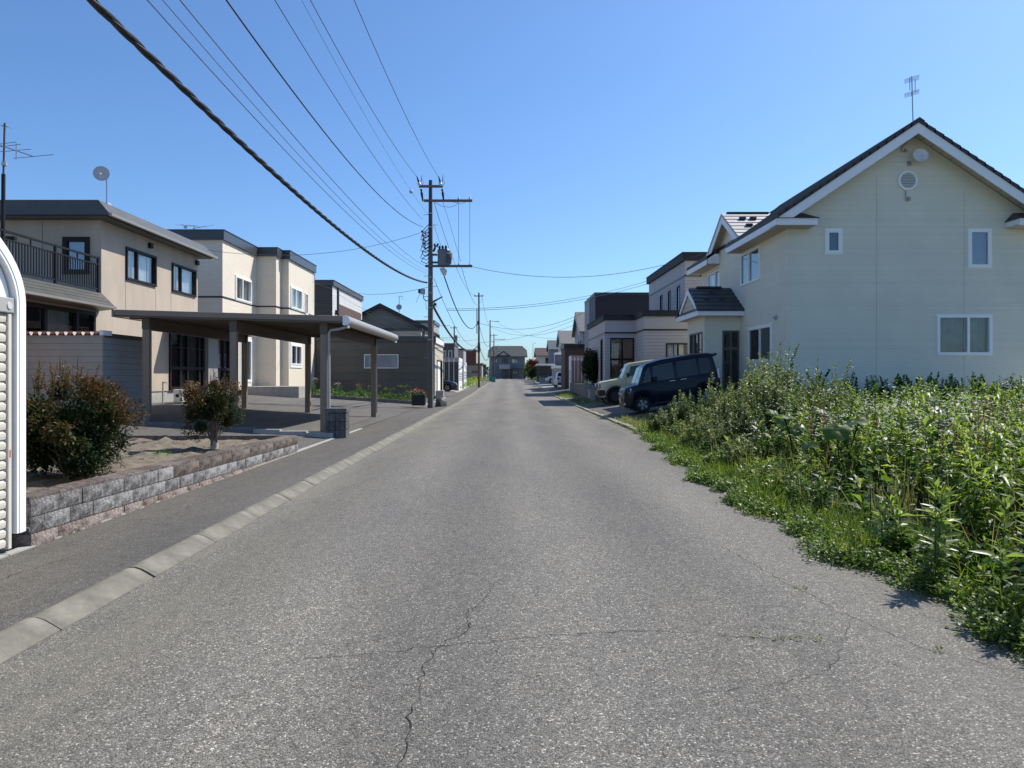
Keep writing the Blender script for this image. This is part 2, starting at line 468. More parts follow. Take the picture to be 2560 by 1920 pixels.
M['glass_tint'] = glass_mat('privacy glass', tint=(0.06, 0.06, 0.07), ior=1.55, opaque=0.6, base=(0.01, 0.01, 0.012))
M['pole'] = rough_mat('pole concrete', (0.15, 0.13, 0.115), var=0.2, scale=6, bump=0.3, stretch=(1, 1, 0.15))
M['pole_brown'] = rough_mat('pole brown paint', (0.085, 0.065, 0.055), var=0.2, scale=6)
M['arm'] = rough_mat('crossarm steel', (0.14, 0.12, 0.11), var=0.2, rough=0.6)
M['insul'] = paint('porcelain', (0.62, 0.60, 0.58), rough=0.2)
M['rubber_black'] = paint('black sleeve', (0.018, 0.018, 0.02), rough=0.5)
M['trafo'] = paint('transformer grey', (0.16, 0.17, 0.175), rough=0.45, dirt=0.12)
M['wire'] = rough_mat('black cable', (0.022, 0.022, 0.026), var=0.2, rough=0.55)
M['wire_grey'] = rough_mat('grey wire', (0.10, 0.11, 0.13), var=0.1, rough=0.55)
# cars
M['navy'] = paint('navy car paint', (0.0028, 0.004, 0.014), rough=0.3, coat=0.2, spec=0.25, dirt=0.1)
M['sand'] = paint('sand car paint', (0.60, 0.53, 0.33), rough=0.3, coat=0.8, dirt=0.04)
M['white_car'] = paint('white car paint', (0.72, 0.74, 0.77), rough=0.3, coat=0.8, dirt=0.04)
M['silver_car'] = paint('silver car paint', (0.45, 0.46, 0.48), rough=0.3, coat=0.8, metal=0.4, dirt=0.04)
M['black_car'] = paint('black car paint', (0.010, 0.010, 0.012), rough=0.25, coat=1.0, dirt=0.05)
M['tyre'] = rough_mat('tyre rubber', (0.018, 0.018, 0.019), var=0.2, rough=0.8)
M['rim'] = paint('alloy rim', (0.50, 0.51, 0.53), rough=0.25, metal=0.8)
M['rim_dark'] = paint('dark rim', (0.06, 0.06, 0.065), rough=0.35, metal=0.5)
M['chrome'] = paint('chrome', (0.72, 0.73, 0.75), rough=0.12, metal=1.0)
M['black_plastic'] = paint('black plastic', (0.02, 0.02, 0.022), rough=0.5)
M['lamp_glass'] = paint('headlamp lens', (0.55, 0.57, 0.60), rough=0.1, spec=0.8, coat=1.0)
M['tail_red'] = paint('tail lamp', (0.35, 0.02, 0.02), rough=0.2, coat=1.0)
M['plate_yellow'] = paint('yellow plate', (0.55, 0.42, 0.06), rough=0.5)
M['amber'] = paint('amber lens', (0.55, 0.20, 0.02), rough=0.3)
M['green_bin'] = paint('green net', (0.06, 0.27, 0.20), rough=0.6, dirt=0.2)
M['green_tarp'] = paint('dark green tarp', (0.035, 0.05, 0.045), rough=0.6, dirt=0.2)
M['red_paint'] = paint('faded red mark', (0.5, 0.12, 0.10), rough=0.6)
# foliage
M['bark'] = rough_mat('bark', (0.16, 0.13, 0.10), var=0.3, scale=14, bump=0.8, bscale=50)
M['bark_pale'] = rough_mat('pale bark', (0.36, 0.31, 0.25), var=0.3, scale=14, bump=0.8, bscale=50)
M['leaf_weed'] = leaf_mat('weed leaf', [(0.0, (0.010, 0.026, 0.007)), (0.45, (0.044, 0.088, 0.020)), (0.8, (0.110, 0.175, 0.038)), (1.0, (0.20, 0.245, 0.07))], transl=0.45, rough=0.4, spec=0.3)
M['leaf_mug'] = leaf_mat('mugwort leaf', [(0.0, (0.03, 0.052, 0.02)), (0.5, (0.085, 0.125, 0.042)), (1.0, (0.18, 0.215, 0.085))], transl=0.42, rough=0.42, spec=0.3)
M['leaf_yellow'] = leaf_mat('yellow green leaf', [(0.0, (0.04, 0.08, 0.016)), (0.5, (0.105, 0.175, 0.032)), (1.0, (0.22, 0.28, 0.062))], transl=0.52, rough=0.4, spec=0.3)
M['leaf_butter'] = leaf_mat('butterbur leaf', [(0.0, (0.035, 0.065, 0.018)), (1.0, (0.14, 0.20, 0.05))], transl=0.5, rough=0.4, spec=0.3)
M['leaf_willow'] = leaf_mat('willow leaf', [(0.0, (0.04, 0.075, 0.022)), (0.5, (0.10, 0.16, 0.038)), (1.0, (0.19, 0.25, 0.065))], transl=0.5, rough=0.36, spec=0.4)
M['leaf_grass'] = leaf_mat('grass blade', [(0.0, (0.05, 0.09, 0.018)), (0.7, (0.12, 0.175, 0.036)), (1.0, (0.24, 0.22, 0.09))], transl=0.4)
M['leaf_shrub'] = leaf_mat('shrub leaf', [(0.0, (0.012, 0.024, 0.010)), (0.35, (0.030, 0.048, 0.016)), (0.55, (0.10, 0.070, 0.028)), (0.78, (0.13, 0.050, 0.028)), (1.0, (0.22, 0.16, 0.06))], transl=0.22, rough=0.5, spec=0.2)
M['leaf_tree'] = leaf_mat('tree leaf', [(0.0, (0.014, 0.028, 0.012)), (0.5, (0.035, 0.06, 0.02)), (1.0, (0.09, 0.12, 0.035))], transl=0.25)
M['leaf_red'] = leaf_mat('red tree leaf', [(0.0, (0.05, 0.012, 0.012)), (1.0, (0.17, 0.05, 0.04))], transl=0.25)
M['petal_white'] = leaf_mat('white petal', [(0.0, (0.62, 0.62, 0.58)), (1.0, (0.82, 0.82, 0.80))], transl=0.2)
M['petal_pink'] = leaf_mat('pink petal', [(0.0, (0.36, 0.22, 0.30)), (1.0, (0.52, 0.38, 0.44))], transl=0.2)
M['petal_red'] = leaf_mat('red petal', [(0.0, (0.22, 0.04, 0.04)), (1.0, (0.40, 0.12, 0.09))], transl=0.2)
M['plume_brown'] = leaf_mat('rusty plume', [(0.0, (0.13, 0.055, 0.03)), (1.0, (0.26, 0.15, 0.08))], transl=0.2)

# ------------------------------------------------------------------ mesh and naming helpers
ORG = {}
def V3(p):
    return Vector((float(p[0]), float(p[1]), float(p[2])))

def link(o):
    COL.objects.link(o)
    return o

def tag(o, label=None, cat=None, group=None, kind=None):
    if label: o['label'] = label
    if cat: o['category'] = cat
    if group: o['group'] = group
    if kind: o['kind'] = kind
    return o

def thing(name, label, cat, loc, group=None, local=False, rot=None):
    """an Empty at the base of a thing; its parts are given in world coordinates unless local"""
    e = bpy.data.objects.new(name, None)
    e.empty_display_size = 0.3
    link(e)
    e.location = loc
    if rot: e.rotation_euler = rot
    ORG[e.name] = Vector((0, 0, 0)) if local else V3(loc)
    return tag(e, label, cat, group)

def setting(name, loc=(0, 0, 0)):
    e = bpy.data.objects.new(name, None)
    link(e)
    e.location = loc
    ORG[e.name] = V3(loc)
    e['kind'] = 'structure'
    return e

class MB:
    def __init__(s):
        s.v = []; s.f = []
    def add(s, verts, faces):
        k = len(s.v)
        s.v += [tuple(p) for p in verts]
        s.f += [tuple(i+k for i in f) for f in faces]
        return s
    def quad(s, a, b, c, d):
        return s.add([a, b, c, d], [(0, 1, 2, 3)])
    def poly(s, pts):
        return s.add(pts, [tuple(range(len(pts)))])
    def box(s, x0, x1, y0, y1, z0, z1):
        return s.add([(x0, y0, z0), (x1, y0, z0), (x1, y1, z0), (x0, y1, z0), (x0, y0, z1), (x1, y0, z1), (x1, y1, z1), (x0, y1, z1)],
                     [(0, 3, 2, 1), (4, 5, 6, 7), (0, 1, 5, 4), (1, 2, 6, 5), (2, 3, 7, 6), (3, 0, 4, 7)])
    def obox(s, p, t, n, u0, u1, d0, d1, z0, z1):
        """box in a facade's own frame: along t, out along n"""
        P = lambda u, d, z: (p[0]+t[0]*u+n[0]*d, p[1]+t[1]*u+n[1]*d, z)
        return s.add([P(u0, d1, z0), P(u1, d1, z0), P(u1, d0, z0), P(u0, d0, z0), P(u0, d1, z1), P(u1, d1, z1), P(u1, d0, z1), P(u0, d0, z1)],
                     [(0, 3, 2, 1), (4, 5, 6, 7), (0, 1, 5, 4), (1, 2, 6, 5), (2, 3, 7, 6), (3, 0, 4, 7)])
    def prism(s, pts, vec):
        """polygon pts (3d) pushed along vec"""
        n = len(pts)
        q = [tuple(V3(p)+V3(vec)) for p in pts]
        fs = [tuple(range(n))[::-1], tuple(range(n, 2*n))]
        for i in range(n):
            j = (i+1) % n
            fs.append((i, j, n+j, n+i))
        return s.add(list(pts)+q, fs)
    def extrude(s, poly, z0, z1):
        return s.prism([(x, y, z0) for x, y in poly], (0, 0, z1-z0))
    def tube(s, a, b, r0, r1=None, n=8, cap=True):
        if r1 is None: r1 = r0
        a = V3(a); b = V3(b)
        d = (b-a).normalized()
        u = d.orthogonal().normalized(); w = d.cross(u)
        vs = []
        for c, r in ((a, r0), (b, r1)):
            for i in range(n):
                an = 2*math.pi*i/n
                vs.append(tuple(c+u*(r*math.cos(an))+w*(r*math.sin(an))))
        fs = [(i, (i+1) % n, n+(i+1) % n, n+i) for i in range(n)]
        if cap: fs += [tuple(range(n))[::-1], tuple(range(n, 2*n))]
        return s.add(vs, fs)
    def path(s, pts, r, n=6, radii=None):
        pts = [V3(p) for p in pts]
        vs = []; m = len(pts)
        u = None
        for i, p in enumerate(pts):
            d = (pts[min(i+1, m-1)]-pts[max(i-1, 0)]).normalized()
            if u is None: u = d.orthogonal().normalized()
            u = (u-d*u.dot(d)).normalized()
            w = d.cross(u)
            rr = radii[i] if radii else r
            for k in range(n):
                an = 2*math.pi*k/n
                vs.append(tuple(p+u*(rr*math.cos(an))+w*(rr*math.sin(an))))
        fs = [(i*n+k, i*n+(k+1) % n, (i+1)*n+(k+1) % n, (i+1)*n+k) for i in range(m-1) for k in range(n)]
        fs += [tuple(range(n))[::-1], tuple(range((m-1)*n, m*n))]
        return s.add(vs, fs)
    def lathe(s, prof, c, axis=(0, 0, 1), n=20, cap=True):
        """prof: (radius, height along axis) pairs"""
        a = V3(axis).normalized(); u = a.orthogonal().normalized(); w = a.cross(u); c = V3(c)
        vs = []
        for r, h in prof:
            for i in range(n):
                an = 2*math.pi*i/n
                vs.append(tuple(c+a*h+u*(r*math.cos(an))+w*(r*math.sin(an))))
        m = len(prof)
        fs = [(i*n+k, i*n+(k+1) % n, (i+1)*n+(k+1) % n, (i+1)*n+k) for i in range(m-1) for k in range(n)]
        if cap: fs += [tuple(range(n))[::-1], tuple(range((m-1)*n, m*n))]
        return s.add(vs, fs)
    def mesh(s, name, org=(0, 0, 0), smooth=None):
        me = bpy.data.meshes.new(name)
        o = V3(org)
        me.from_pydata([(x-o[0], y-o[1], z-o[2]) for x, y, z in s.v], [], s.f)
        me.update()
        if smooth is not None:
            me.polygons.foreach_set('use_smooth', [True]*len(me.polygons))
            me.set_sharp_from_angle(angle=math.radians(smooth))
        return me
    def build(s, name, mat, parent=None, smooth=None, bevel=0.0, org=None, label=None, kind=None, seg=2):
        og = ORG[parent.name] if parent is not None else (V3(org) if org is not None else Vector((0, 0, 0)))
        me = s.mesh(name, og, smooth)
        me.materials.append(mat)
        o = bpy.data.objects.new(name, me)
        link(o)
        if parent is not None:
            o.parent = parent
        elif org is not None:
            o.location = org
        ORG[o.name] = og
        if bevel:
            b = o.modifiers.new('bevel', 'BEVEL')
            b.width = bevel; b.segments = seg; b.limit_method = 'ANGLE'; b.angle_limit = math.radians(35)
        if label: o['label'] = label
        if kind: o['kind'] = kind
        return o

def piece(me, name, parent, loc=(0, 0, 0), rot=None, scale=None):
    """another object on shared mesh data"""
    o = bpy.data.objects.new(name, me)
    link(o)
    o.parent = parent
    o.location = loc
    if rot: o.rotation_euler = rot
    if scale: o.scale = scale
    return o

def dup_tree(o, parent=None):
    c = o.copy(); link(c)
    c.parent = parent
    for ch in list(o.children):
        dup_tree(ch, c)
    return c

# ------------------------------------------------------------------ terrain height
def rz(y):
    return float(np.interp(y, [-50, 36, 54, 72, 90, 106, 126, 150, 400], [0, 0, .09, .3, .56, .77, .9, .97, 1.0]))
def rx(y):
    return 0.0 if y < 54 else 1.8*min(1.0, ((y-54)/92.0))**2
def lat(x, y):
    x = x-rx(y)
    if x < -3.9:
        return .004+min(.55, .066*(-x-3.9))
    if x > 3.45:
        a = .02+.135*(x-3.55) if x < 7.6 else .567+min(.08, .06*(x-7.6))
        b = .03+min(.25, .03*(x-3.45))
        t = min(1, max(0, (y-17.5)/2.5)); t = t*t*(3-2*t)
        if y > 50:
            s = max(0.35, 1-(y-50)/40); a = .03+(a-.03)*s
        return a*t+b*(1-t)
    return -.03
def gz(x, y):
    return rz(y)+lat(x, y)

def grid_sheet(xs, ys, hf):
    b = MB()
    for y in ys:
        for x in xs:
            b.v.append((x, y, hf(x, y)))
    n = len(xs)
    for j in range(len(ys)-1):
        for i in range(n-1):
            b.f.append((j*n+i, j*n+i+1, (j+1)*n+i+1, (j+1)*n+i))
    return b

def span(a, b, step):
    n = max(1, int(round((b-a)/step)))
    return [a+(b-a)*i/n for i in range(n+1)]

# ------------------------------------------------------------------ buildings
class Face:
    """one straight stretch of wall from p to q, seen from outside (footprints run anticlockwise)"""
    def __init__(s, p, q):
        s.p = p
        dx, dy = q[0]-p[0], q[1]-p[1]
        s.len = math.hypot(dx, dy)
        s.t = (dx/s.len, dy/s.len)
        s.n = (s.t[1], -s.t[0])
        s.ax = 0 if abs(dx) > abs(dy) else 1
    def u(s, a):
        return (a-s.p[s.ax])/s.t[s.ax]
    def rng(s, a0, a1):
        u0, u1 = s.u(a0), s.u(a1)
        return (min(u0, u1), max(u0, u1))
    def pt(s, u, d, z):
        return (s.p[0]+s.t[0]*u+s.n[0]*d, s.p[1]+s.t[1]*u+s.n[1]*d, z)

def wall_face(mb, F, z0, z1, holes, u0=0.0, u1=None):
    if u1 is None: u1 = F.len
    us = sorted(set([u0, u1]+[h[0] for h in holes]+[h[1] for h in holes]))
    zs = sorted(set([z0, z1]+[h[2] for h in holes]+[h[3] for h in holes]))
    us = [u for u in us if u0-1e-6 <= u <= u1+1e-6]; zs = [z for z in zs if z0-1e-6 <= z <= z1+1e-6]
    for i in range(len(us)-1):
        for j in range(len(zs)-1):
            cu = (us[i]+us[i+1])/2; cz = (zs[j]+zs[j+1])/2
            if any(h[0] < cu < h[1] and h[2] < cz < h[3] for h in holes):
                continue
            mb.quad(F.pt(us[i], 0, zs[j]), F.pt(us[i+1], 0, zs[j]), F.pt(us[i+1], 0, zs[j+1]), F.pt(us[i], 0, zs[j+1]))

def curtain_mesh(F, u0, u1, d, z0, z1, amp=0.018, wave=0.09):
    b = MB()
    n = max(4, int((u1-u0)/wave*4))
    for i in range(n+1):
        u = u0+(u1-u0)*i/n
        dd = d+amp*math.sin(i*math.pi/2+0.6*math.sin(i*0.37))
        b.v.append(F.pt(u, dd, z0)); b.v.append(F.pt(u, dd, z1))
    for i in range(n):
        b.f.append((2*i, 2*i+2, 2*i+3, 2*i+1))
    return b

def add_window(root, F, u0, u1, z0, z1, frame='white_frame', glass='glass', panes=(0.5, 0.5), fw=0.05, proud=0.03,
               curtain=None, cur=((0.0, 1.0),), sill=False, name='window', bars=0, bar_z=None, depth=0.10, casing=0.0, small=False, label=None):
    """frame with mullions (part), each pane and curtain a sub-part"""
    fr = MB()
    c = casing
    if c:
        fr.obox(F.p, F.t, F.n, u0-c, u1+c, -0.02, proud*0.7, z1, z1+c)
        fr.obox(F.p, F.t, F.n, u0-c, u1+c, -0.02, proud*0.7, z0-c, z0)
        fr.obox(F.p, F.t, F.n, u0-c, u0, -0.02, proud*0.7, z0, z1)
        fr.obox(F.p, F.t, F.n, u1, u1+c, -0.02, proud*0.7, z0, z1)
    fr.obox(F.p, F.t, F.n, u0, u1, -depth, proud, z1-fw, z1)
    fr.obox(F.p, F.t, F.n, u0, u1, -depth, proud+0.004, z0, z0+fw)
    fr.obox(F.p, F.t, F.n, u0, u0+fw, -depth, proud, z0+fw, z1-fw)
    fr.obox(F.p, F.t, F.n, u1-fw, u1, -depth, proud, z0+fw, z1-fw)
    a0, a1 = u0+fw, u1-fw
    tot = float(sum(panes)); acc = 0
    cuts = [a0]
    for k, p in enumerate(panes):
        acc += p
        cuts.append(a0+(a1-a0)*acc/tot)
    for k in range(1, len(cuts)-1):
        fr.obox(F.p, F.t, F.n, cuts[k]-fw*0.55, cuts[k]+fw*0.55, -depth*0.6, proud-0.008, z0+fw, z1-fw)
    zz = [z0+fw, z1-fw]
    if bar_z:
        for bz, bw in bar_z:
            fr.obox(F.p, F.t, F.n, a0, a1, -depth*0.6, proud-0.012, bz-bw, bz+bw)
    if sill:
        fr.obox(F.p, F.t, F.n, u0-0.04, u1+0.04, -0.01, proud+0.05, z0-0.045, z0-0.003)
    w = fr.build(name, M[frame], root, bevel=0.0, label=label)
    for k in range(len(cuts)-1):
        pm = MB()
        dd = -0.012-0.016*(k % 2)
        pm.obox(F.p, F.t, F.n, cuts[k]+0.002, cuts[k+1]-0.002, dd-0.008, dd, zz[0]-0.004, zz[1]+0.004)
        g = glass if isinstance(glass, str) else glass[k % len(glass)]
        pm.build('pane', M[g], w)
    if curtain:
        for (c0, c1) in cur:
            curtain_mesh(F, a0+(a1-a0)*c0, a0+(a1-a0)*c1, -depth-0.06, z0+fw*0.5, z1-fw*0.5).build('curtain', M[curtain], w)
    return w

def offset_poly(pts, d):
    n = len(pts); out = []
    for i in range(n):
        a, b, c = pts[i-1], pts[i], pts[(i+1) % n]
        def nor(p, q):
            l = math.hypot(q[0]-p[0], q[1]-p[1]); return ((q[1]-p[1])/l, -(q[0]-p[0])/l)
        n1, n2 = nor(a, b), nor(b, c)
        k = 1+n1[0]*n2[0]+n1[1]*n2[1]
        out.append((b[0]+(n1[0]+n2[0])*d/k, b[1]+(n1[1]+n2[1])*d/k))
    return out

def shell(root, fp, z0, z1, mats, wins=None, skip=(), base=None, base_z=None, base_mat='concrete_dark', name='wall', extra=None):
    """walls of a building over footprint fp with real openings; mats: one material or {edge: material}"""
    wins = wins or {}
    faces = [Face(fp[i], fp[(i+1) % len(fp)]) for i in range(len(fp))]
    by = {}
    for i, F in enumerate(faces):
        if i in skip: continue
        mk = mats.get(i, mats[None]) if isinstance(mats, dict) else mats
        holes = []
        for w in wins.get(i, []):
            u0, u1 = F.rng(w[0], w[1])
            holes.append((u0, u1, w[2], w[3]))
        wall_face(by.setdefault(mk, MB()), F, z0, z1, holes)
    if extra:
        for mk, fn in extra: fn(by.setdefault(mk, MB()))
    for mk, b in by.items():
        b.build(name, M[mk], root)
    for i, lst in wins.items():
        F = faces[i]
        for w in lst:
            u0, u1 = F.rng(w[0], w[1])
            add_window(root, F, u0, u1, w[2], w[3], **(w[4] if len(w) > 4 else {}))
    if base_z is not None:
        b = MB()
        b.extrude(offset_poly(fp, -0.03), base_z, z0+0.002)
        b.build('foundation', M[base_mat], root)
    return faces

def parapet(root, fp, z0, z1, mat, d=0.07, cap=0.03, name='parapet'):
    b = MB()
    b.extrude(offset_poly(fp, d), z0, z1)
    o = b.build(name, M[mat], root)
    c = MB()
    c.extrude(offset_poly(fp, d+0.03), z1+0.001, z1+cap)
    c.build('coping', M[mat], root)
    return o

def belt(root, faces, idx, z, h, mat, proud=0.02, name='belt_course'):
    b = MB()
    for i in idx:
        F = faces[i]
        b.obox(F.p, F.t, F.n, -proud, F.len+proud, 0.001, proud, z, z+h)
    return b.build(name, M[mat], root)

def gable_roof(root, axis, a0, a1, c, half, z_eave, z_ridge, mat, th=0.10, verge=None, vw=0.22, pitch=None, soffit=None, name='roof'):
    """two slopes; axis 'y' runs the ridge along y (a0..a1) at x = c. pitch splits the slopes into lapped courses, each a part."""
    P = (lambda s, a, z: (c+s, a, z)) if axis == 'y' else (lambda s, a, z: (a, c+s, z))
    L = math.hypot(half, z_ridge-z_eave)
    for sg in (-1, 1):
        if pitch:
            n = int(round(L/pitch))
            for k in range(n):
                f0, f1 = k/n, (k+1)/n+0.012
                b = MB()
                s0, s1 = sg*half*(1-f0), sg*half*(1-min(f1, 1))
                e0 = z_eave+(z_ridge-z_eave)*f0; e1 = z_eave+(z_ridge-z_eave)*min(f1, 1)
                b.add([P(s0, a0, e0-th*0.5), P(s0, a1, e0-th*0.5), P(s1, a1, e1-th), P(s1, a0, e1-th), P(s0, a0, e0+0.028), P(s0, a1, e0+0.028), P(s1, a1, e1+0.004), P(s1, a0, e1+0.004)],
                      [(0, 1, 2, 3), (4, 7, 6, 5), (0, 4, 5, 1), (1, 5, 6, 2), (2, 6, 7, 3), (3, 7, 4, 0)])
                b.build('roof_course', M[mat], root)
        else:
            b = MB()
            s0, s1 = sg*half, 0.0
            b.add([P(s0, a0, z_eave-th), P(s0, a1, z_eave-th), P(s1, a1, z_ridge-th), P(s1, a0, z_ridge-th), P(s0, a0, z_eave), P(s0, a1, z_eave), P(s1, a1, z_ridge), P(s1, a0, z_ridge)],
                  [(0, 1, 2, 3), (4, 7, 6, 5), (0, 4, 5, 1), (1, 5, 6, 2), (2, 6, 7, 3), (3, 7, 4, 0)])
            b.build(name, M[mat], root)
    if verge:
        for a, o in ((a0, -0.03), (a1, 0.03)):
            b = MB()
            for sg in (-1, 1):
                z0 = z_eave-th-0.002; z1 = z_ridge-th-0.002
                p = [P(sg*half, a, z0), P(0, a, z1), P(0, a, z1-vw*1.15), P(sg*half, a, z0-vw*1.0)]
                b.prism(p, (0, o, 0) if axis == 'y' else (o, 0, 0))
            b.build('bargeboard', M[verge], root)

# ------------------------------------------------------------------ foliage
class Leaves:
    def __init__(s, seed=1):
        s.r = np.random.default_rng(seed)
        s.o = []; s.d = []; s.L = []; s.W = []; s.dr = []; s.t = []; s.fo = []
        s.sv = []; s.sf = []; s.st = []; s.ns = 0
    def leaves(s, o, d, L, W, droop, tint, fold=0.15):
        n = len(o)
        s.o.append(np.asarray(o, float)); s.d.append(np.asarray(d, float))
        bc = lambda a: np.broadcast_to(np.asarray(a, float), (n,)).copy()
        s.L.append(bc(L)); s.W.append(bc(W)); s.dr.append(bc(droop)); s.t.append(bc(tint)); s.fo.append(bc(fold))
    def stem(s, pts, r0, r1, tint=0.2):
        pts = np.asarray(pts, float); m = len(pts)
        ang = np.array([0, 2.094, 4.189])
        ring = np.stack([np.cos(ang), np.sin(ang), np.zeros(3)], 1)
        rad = np.linspace(r0, r1, m)
        v = (pts[:, None, :]+ring[None]*rad[:, None, None]).reshape(-1, 3)
        f = []
        for i in range(m-1):
            for k in range(3):
                a = i*3+k; b = i*3+(k+1) % 3
                f.append((a, b, b+3)); f.append((a, b+3, a+3))
        s.sv.append(v); s.sf.append(np.array(f)+s.ns); s.st.append(np.full(len(v), tint)); s.ns += len(v)
    def arrays(s):
        vs = []; fs = []; ts = []
        k = 0
        if s.o:
            o = np.concatenate(s.o); d = np.concatenate(s.d); L = np.concatenate(s.L)[:, None]; W = np.concatenate(s.W)[:, None]
            dr = np.concatenate(s.dr)[:, None]; t = np.concatenate(s.t); fo = np.concatenate(s.fo)[:, None]
            d = d/np.maximum(1e-6, np.linalg.norm(d, axis=1, keepdims=True))
            z = np.array([0, 0, 1.0])
            nrm = z-d*(d@z)[:, None]
            bad = np.linalg.norm(nrm, axis=1) < 1e-3
            nrm[bad] = (1, 0, 0)
            nrm /= np.linalg.norm(nrm, axis=1, keepdims=True)
            roll = s.r.normal(0, 0.45, len(o))[:, None]
            sd = np.cross(d, nrm)
            sd, nrm = sd*np.cos(roll)+nrm*np.sin(roll), nrm*np.cos(roll)-sd*np.sin(roll)
            m = o+d*L*0.45-z*dr*L*0.18
            ml = m+sd*W*0.5+nrm*W*fo; mr = m-sd*W*0.5+nrm*W*fo
            tip = o+d*L-z*dr*L
            v = np.stack([o, ml, m, mr, tip], 1).reshape(-1, 3)
            n = len(o)
            base = (np.arange(n)*5)[:, None, None]
            f = (np.array([[0, 1, 2], [0, 2, 3], [1, 4, 2], [2, 4, 3]])[None]+base).reshape(-1, 3)
            vs.append(v); fs.append(f); ts.append(np.repeat(t, 5)); k = len(v)
        for v, f, t in zip(s.sv, s.sf, s.st):
            vs.append(v); fs.append(f+k); ts.append(t)
        return np.concatenate(vs), np.concatenate(fs), np.concatenate(ts)
    def mesh(s, name, org=(0, 0, 0)):
        v, f, t = s.arrays()
        return np_mesh(name, v-np.asarray(org, float), f, t)
    def build(s, name, mat, parent=None, org=None, kind=None):
        og = ORG[parent.name] if parent is not None else (org if org is not None else (0, 0, 0))
        me = s.mesh(name, og)
        me.materials.append(mat)
        o = bpy.data.objects.new(name, me); link(o)
        if parent is not None: o.parent = parent
        elif org is not None: o.location = org
        ORG[o.name] = V3(og)
        if kind: o['kind'] = kind
        return o

def np_mesh(name, v, f, t):
    me = bpy.data.meshes.new(name)
    n, m = len(v), len(f)
    me.vertices.add(n); me.vertices.foreach_set('co', np.ascontiguousarray(v, dtype=np.float32).ravel())
    me.loops.add(m*3); me.loops.foreach_set('vertex_index', np.ascontiguousarray(f, dtype=np.int32).ravel())
    me.polygons.add(m)
    me.polygons.foreach_set('loop_start', np.arange(0, m*3, 3, dtype=np.int32))
    me.update(calc_edges=True)
    a = me.attributes.new('tint', 'FLOAT', 'POINT')
    a.data.foreach_set('value', np.ascontiguousarray(np.clip(t, 0, 1), dtype=np.float32))
    return me

def stem_plant(lv, x, y, z, H, n, L, W, lean=0.12, droop=0.25, tint=0.5, spread=0.9, bare=0.08, r=0.005, top=0.55, whorl=False):
    """an upright stem with leaves spiralling up it"""
    R = lv.r
    lx, ly = R.normal(0, lean*H, 2)
    ts = np.linspace(0, 1, 6)
    pts = np.stack([x+lx*ts**2, y+ly*ts**2, z+H*ts*(1-0.04*ts)], 1)
    lv.stem(pts, r, r*0.4, tint=max(0, tint-0.25))
    h = np.sort(R.uniform(bare, 1.0, n))
    az = np.arange(n)*2.4+R.uniform(0, 6.28)+R.normal(0, 0.3, n)
    o = np.stack([np.interp(h, ts, pts[:, 0]), np.interp(h, ts, pts[:, 1]), np.interp(h, ts, pts[:, 2])], 1)
    el = np.interp(h, [0, 0.7, 1.0], [0.15, 0.45, 1.1])+R.normal(0, 0.22, n)
    d = np.stack([np.cos(az)*np.cos(el)*spread, np.sin(az)*np.cos(el)*spread, np.sin(el)], 1)
    sc = np.interp(h, [0, 0.35, 1], [0.8, 1.0, top])*R.uniform(0.75, 1.2, n)
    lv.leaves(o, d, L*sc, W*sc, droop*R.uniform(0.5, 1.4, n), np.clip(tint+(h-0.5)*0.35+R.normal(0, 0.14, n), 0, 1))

def grass_clump(lv, x, y, z, H, n, rad=0.06, W=0.008, tint=0.5, splay=0.5):
    R = lv.r
    a = R.uniform(0, 6.283, n)
    o = np.stack([x+R.normal(0, rad, n), y+R.normal(0, rad, n), np.full(n, z)], 1)
    el = 1.45-np.abs(R.normal(0, splay, n))
    d = np.stack([np.cos(a)*np.cos(el), np.sin(a)*np.cos(el), np.sin(el)], 1)
    lv.leaves(o, d, H*R.uniform(0.5, 1.15, n), W, R.uniform(0.05, 0.45, n), np.clip(tint+R.normal(0, 0.18, n), 0, 1), fold=0.3)

def mound(lv, x, y, z, rad, H, n, L, W, tint=0.5):
    """low leafy cushion such as clover"""
    R = lv.r
    a = R.uniform(0, 6.283, n); rr = rad*np.sqrt(R.uniform(0, 1, n))
    hz = H*np.sqrt(np.clip(1-(rr/rad)**2, 0, 1))*R.uniform(0.35, 1.0, n)
    o = np.stack([x+rr*np.cos(a), y+rr*np.sin(a), z+hz], 1)
    a2 = a+R.normal(0, 0.9, n); el = R.normal(0.35, 0.4, n)
    d = np.stack([np.cos(a2)*np.cos(el), np.sin(a2)*np.cos(el), np.sin(el)], 1)
    lv.leaves(o, d, L*R.uniform(0.7, 1.3, n), W*R.uniform(0.7, 1.3, n), 0.15, np.clip(tint+R.normal(0, 0.16, n), 0, 1))

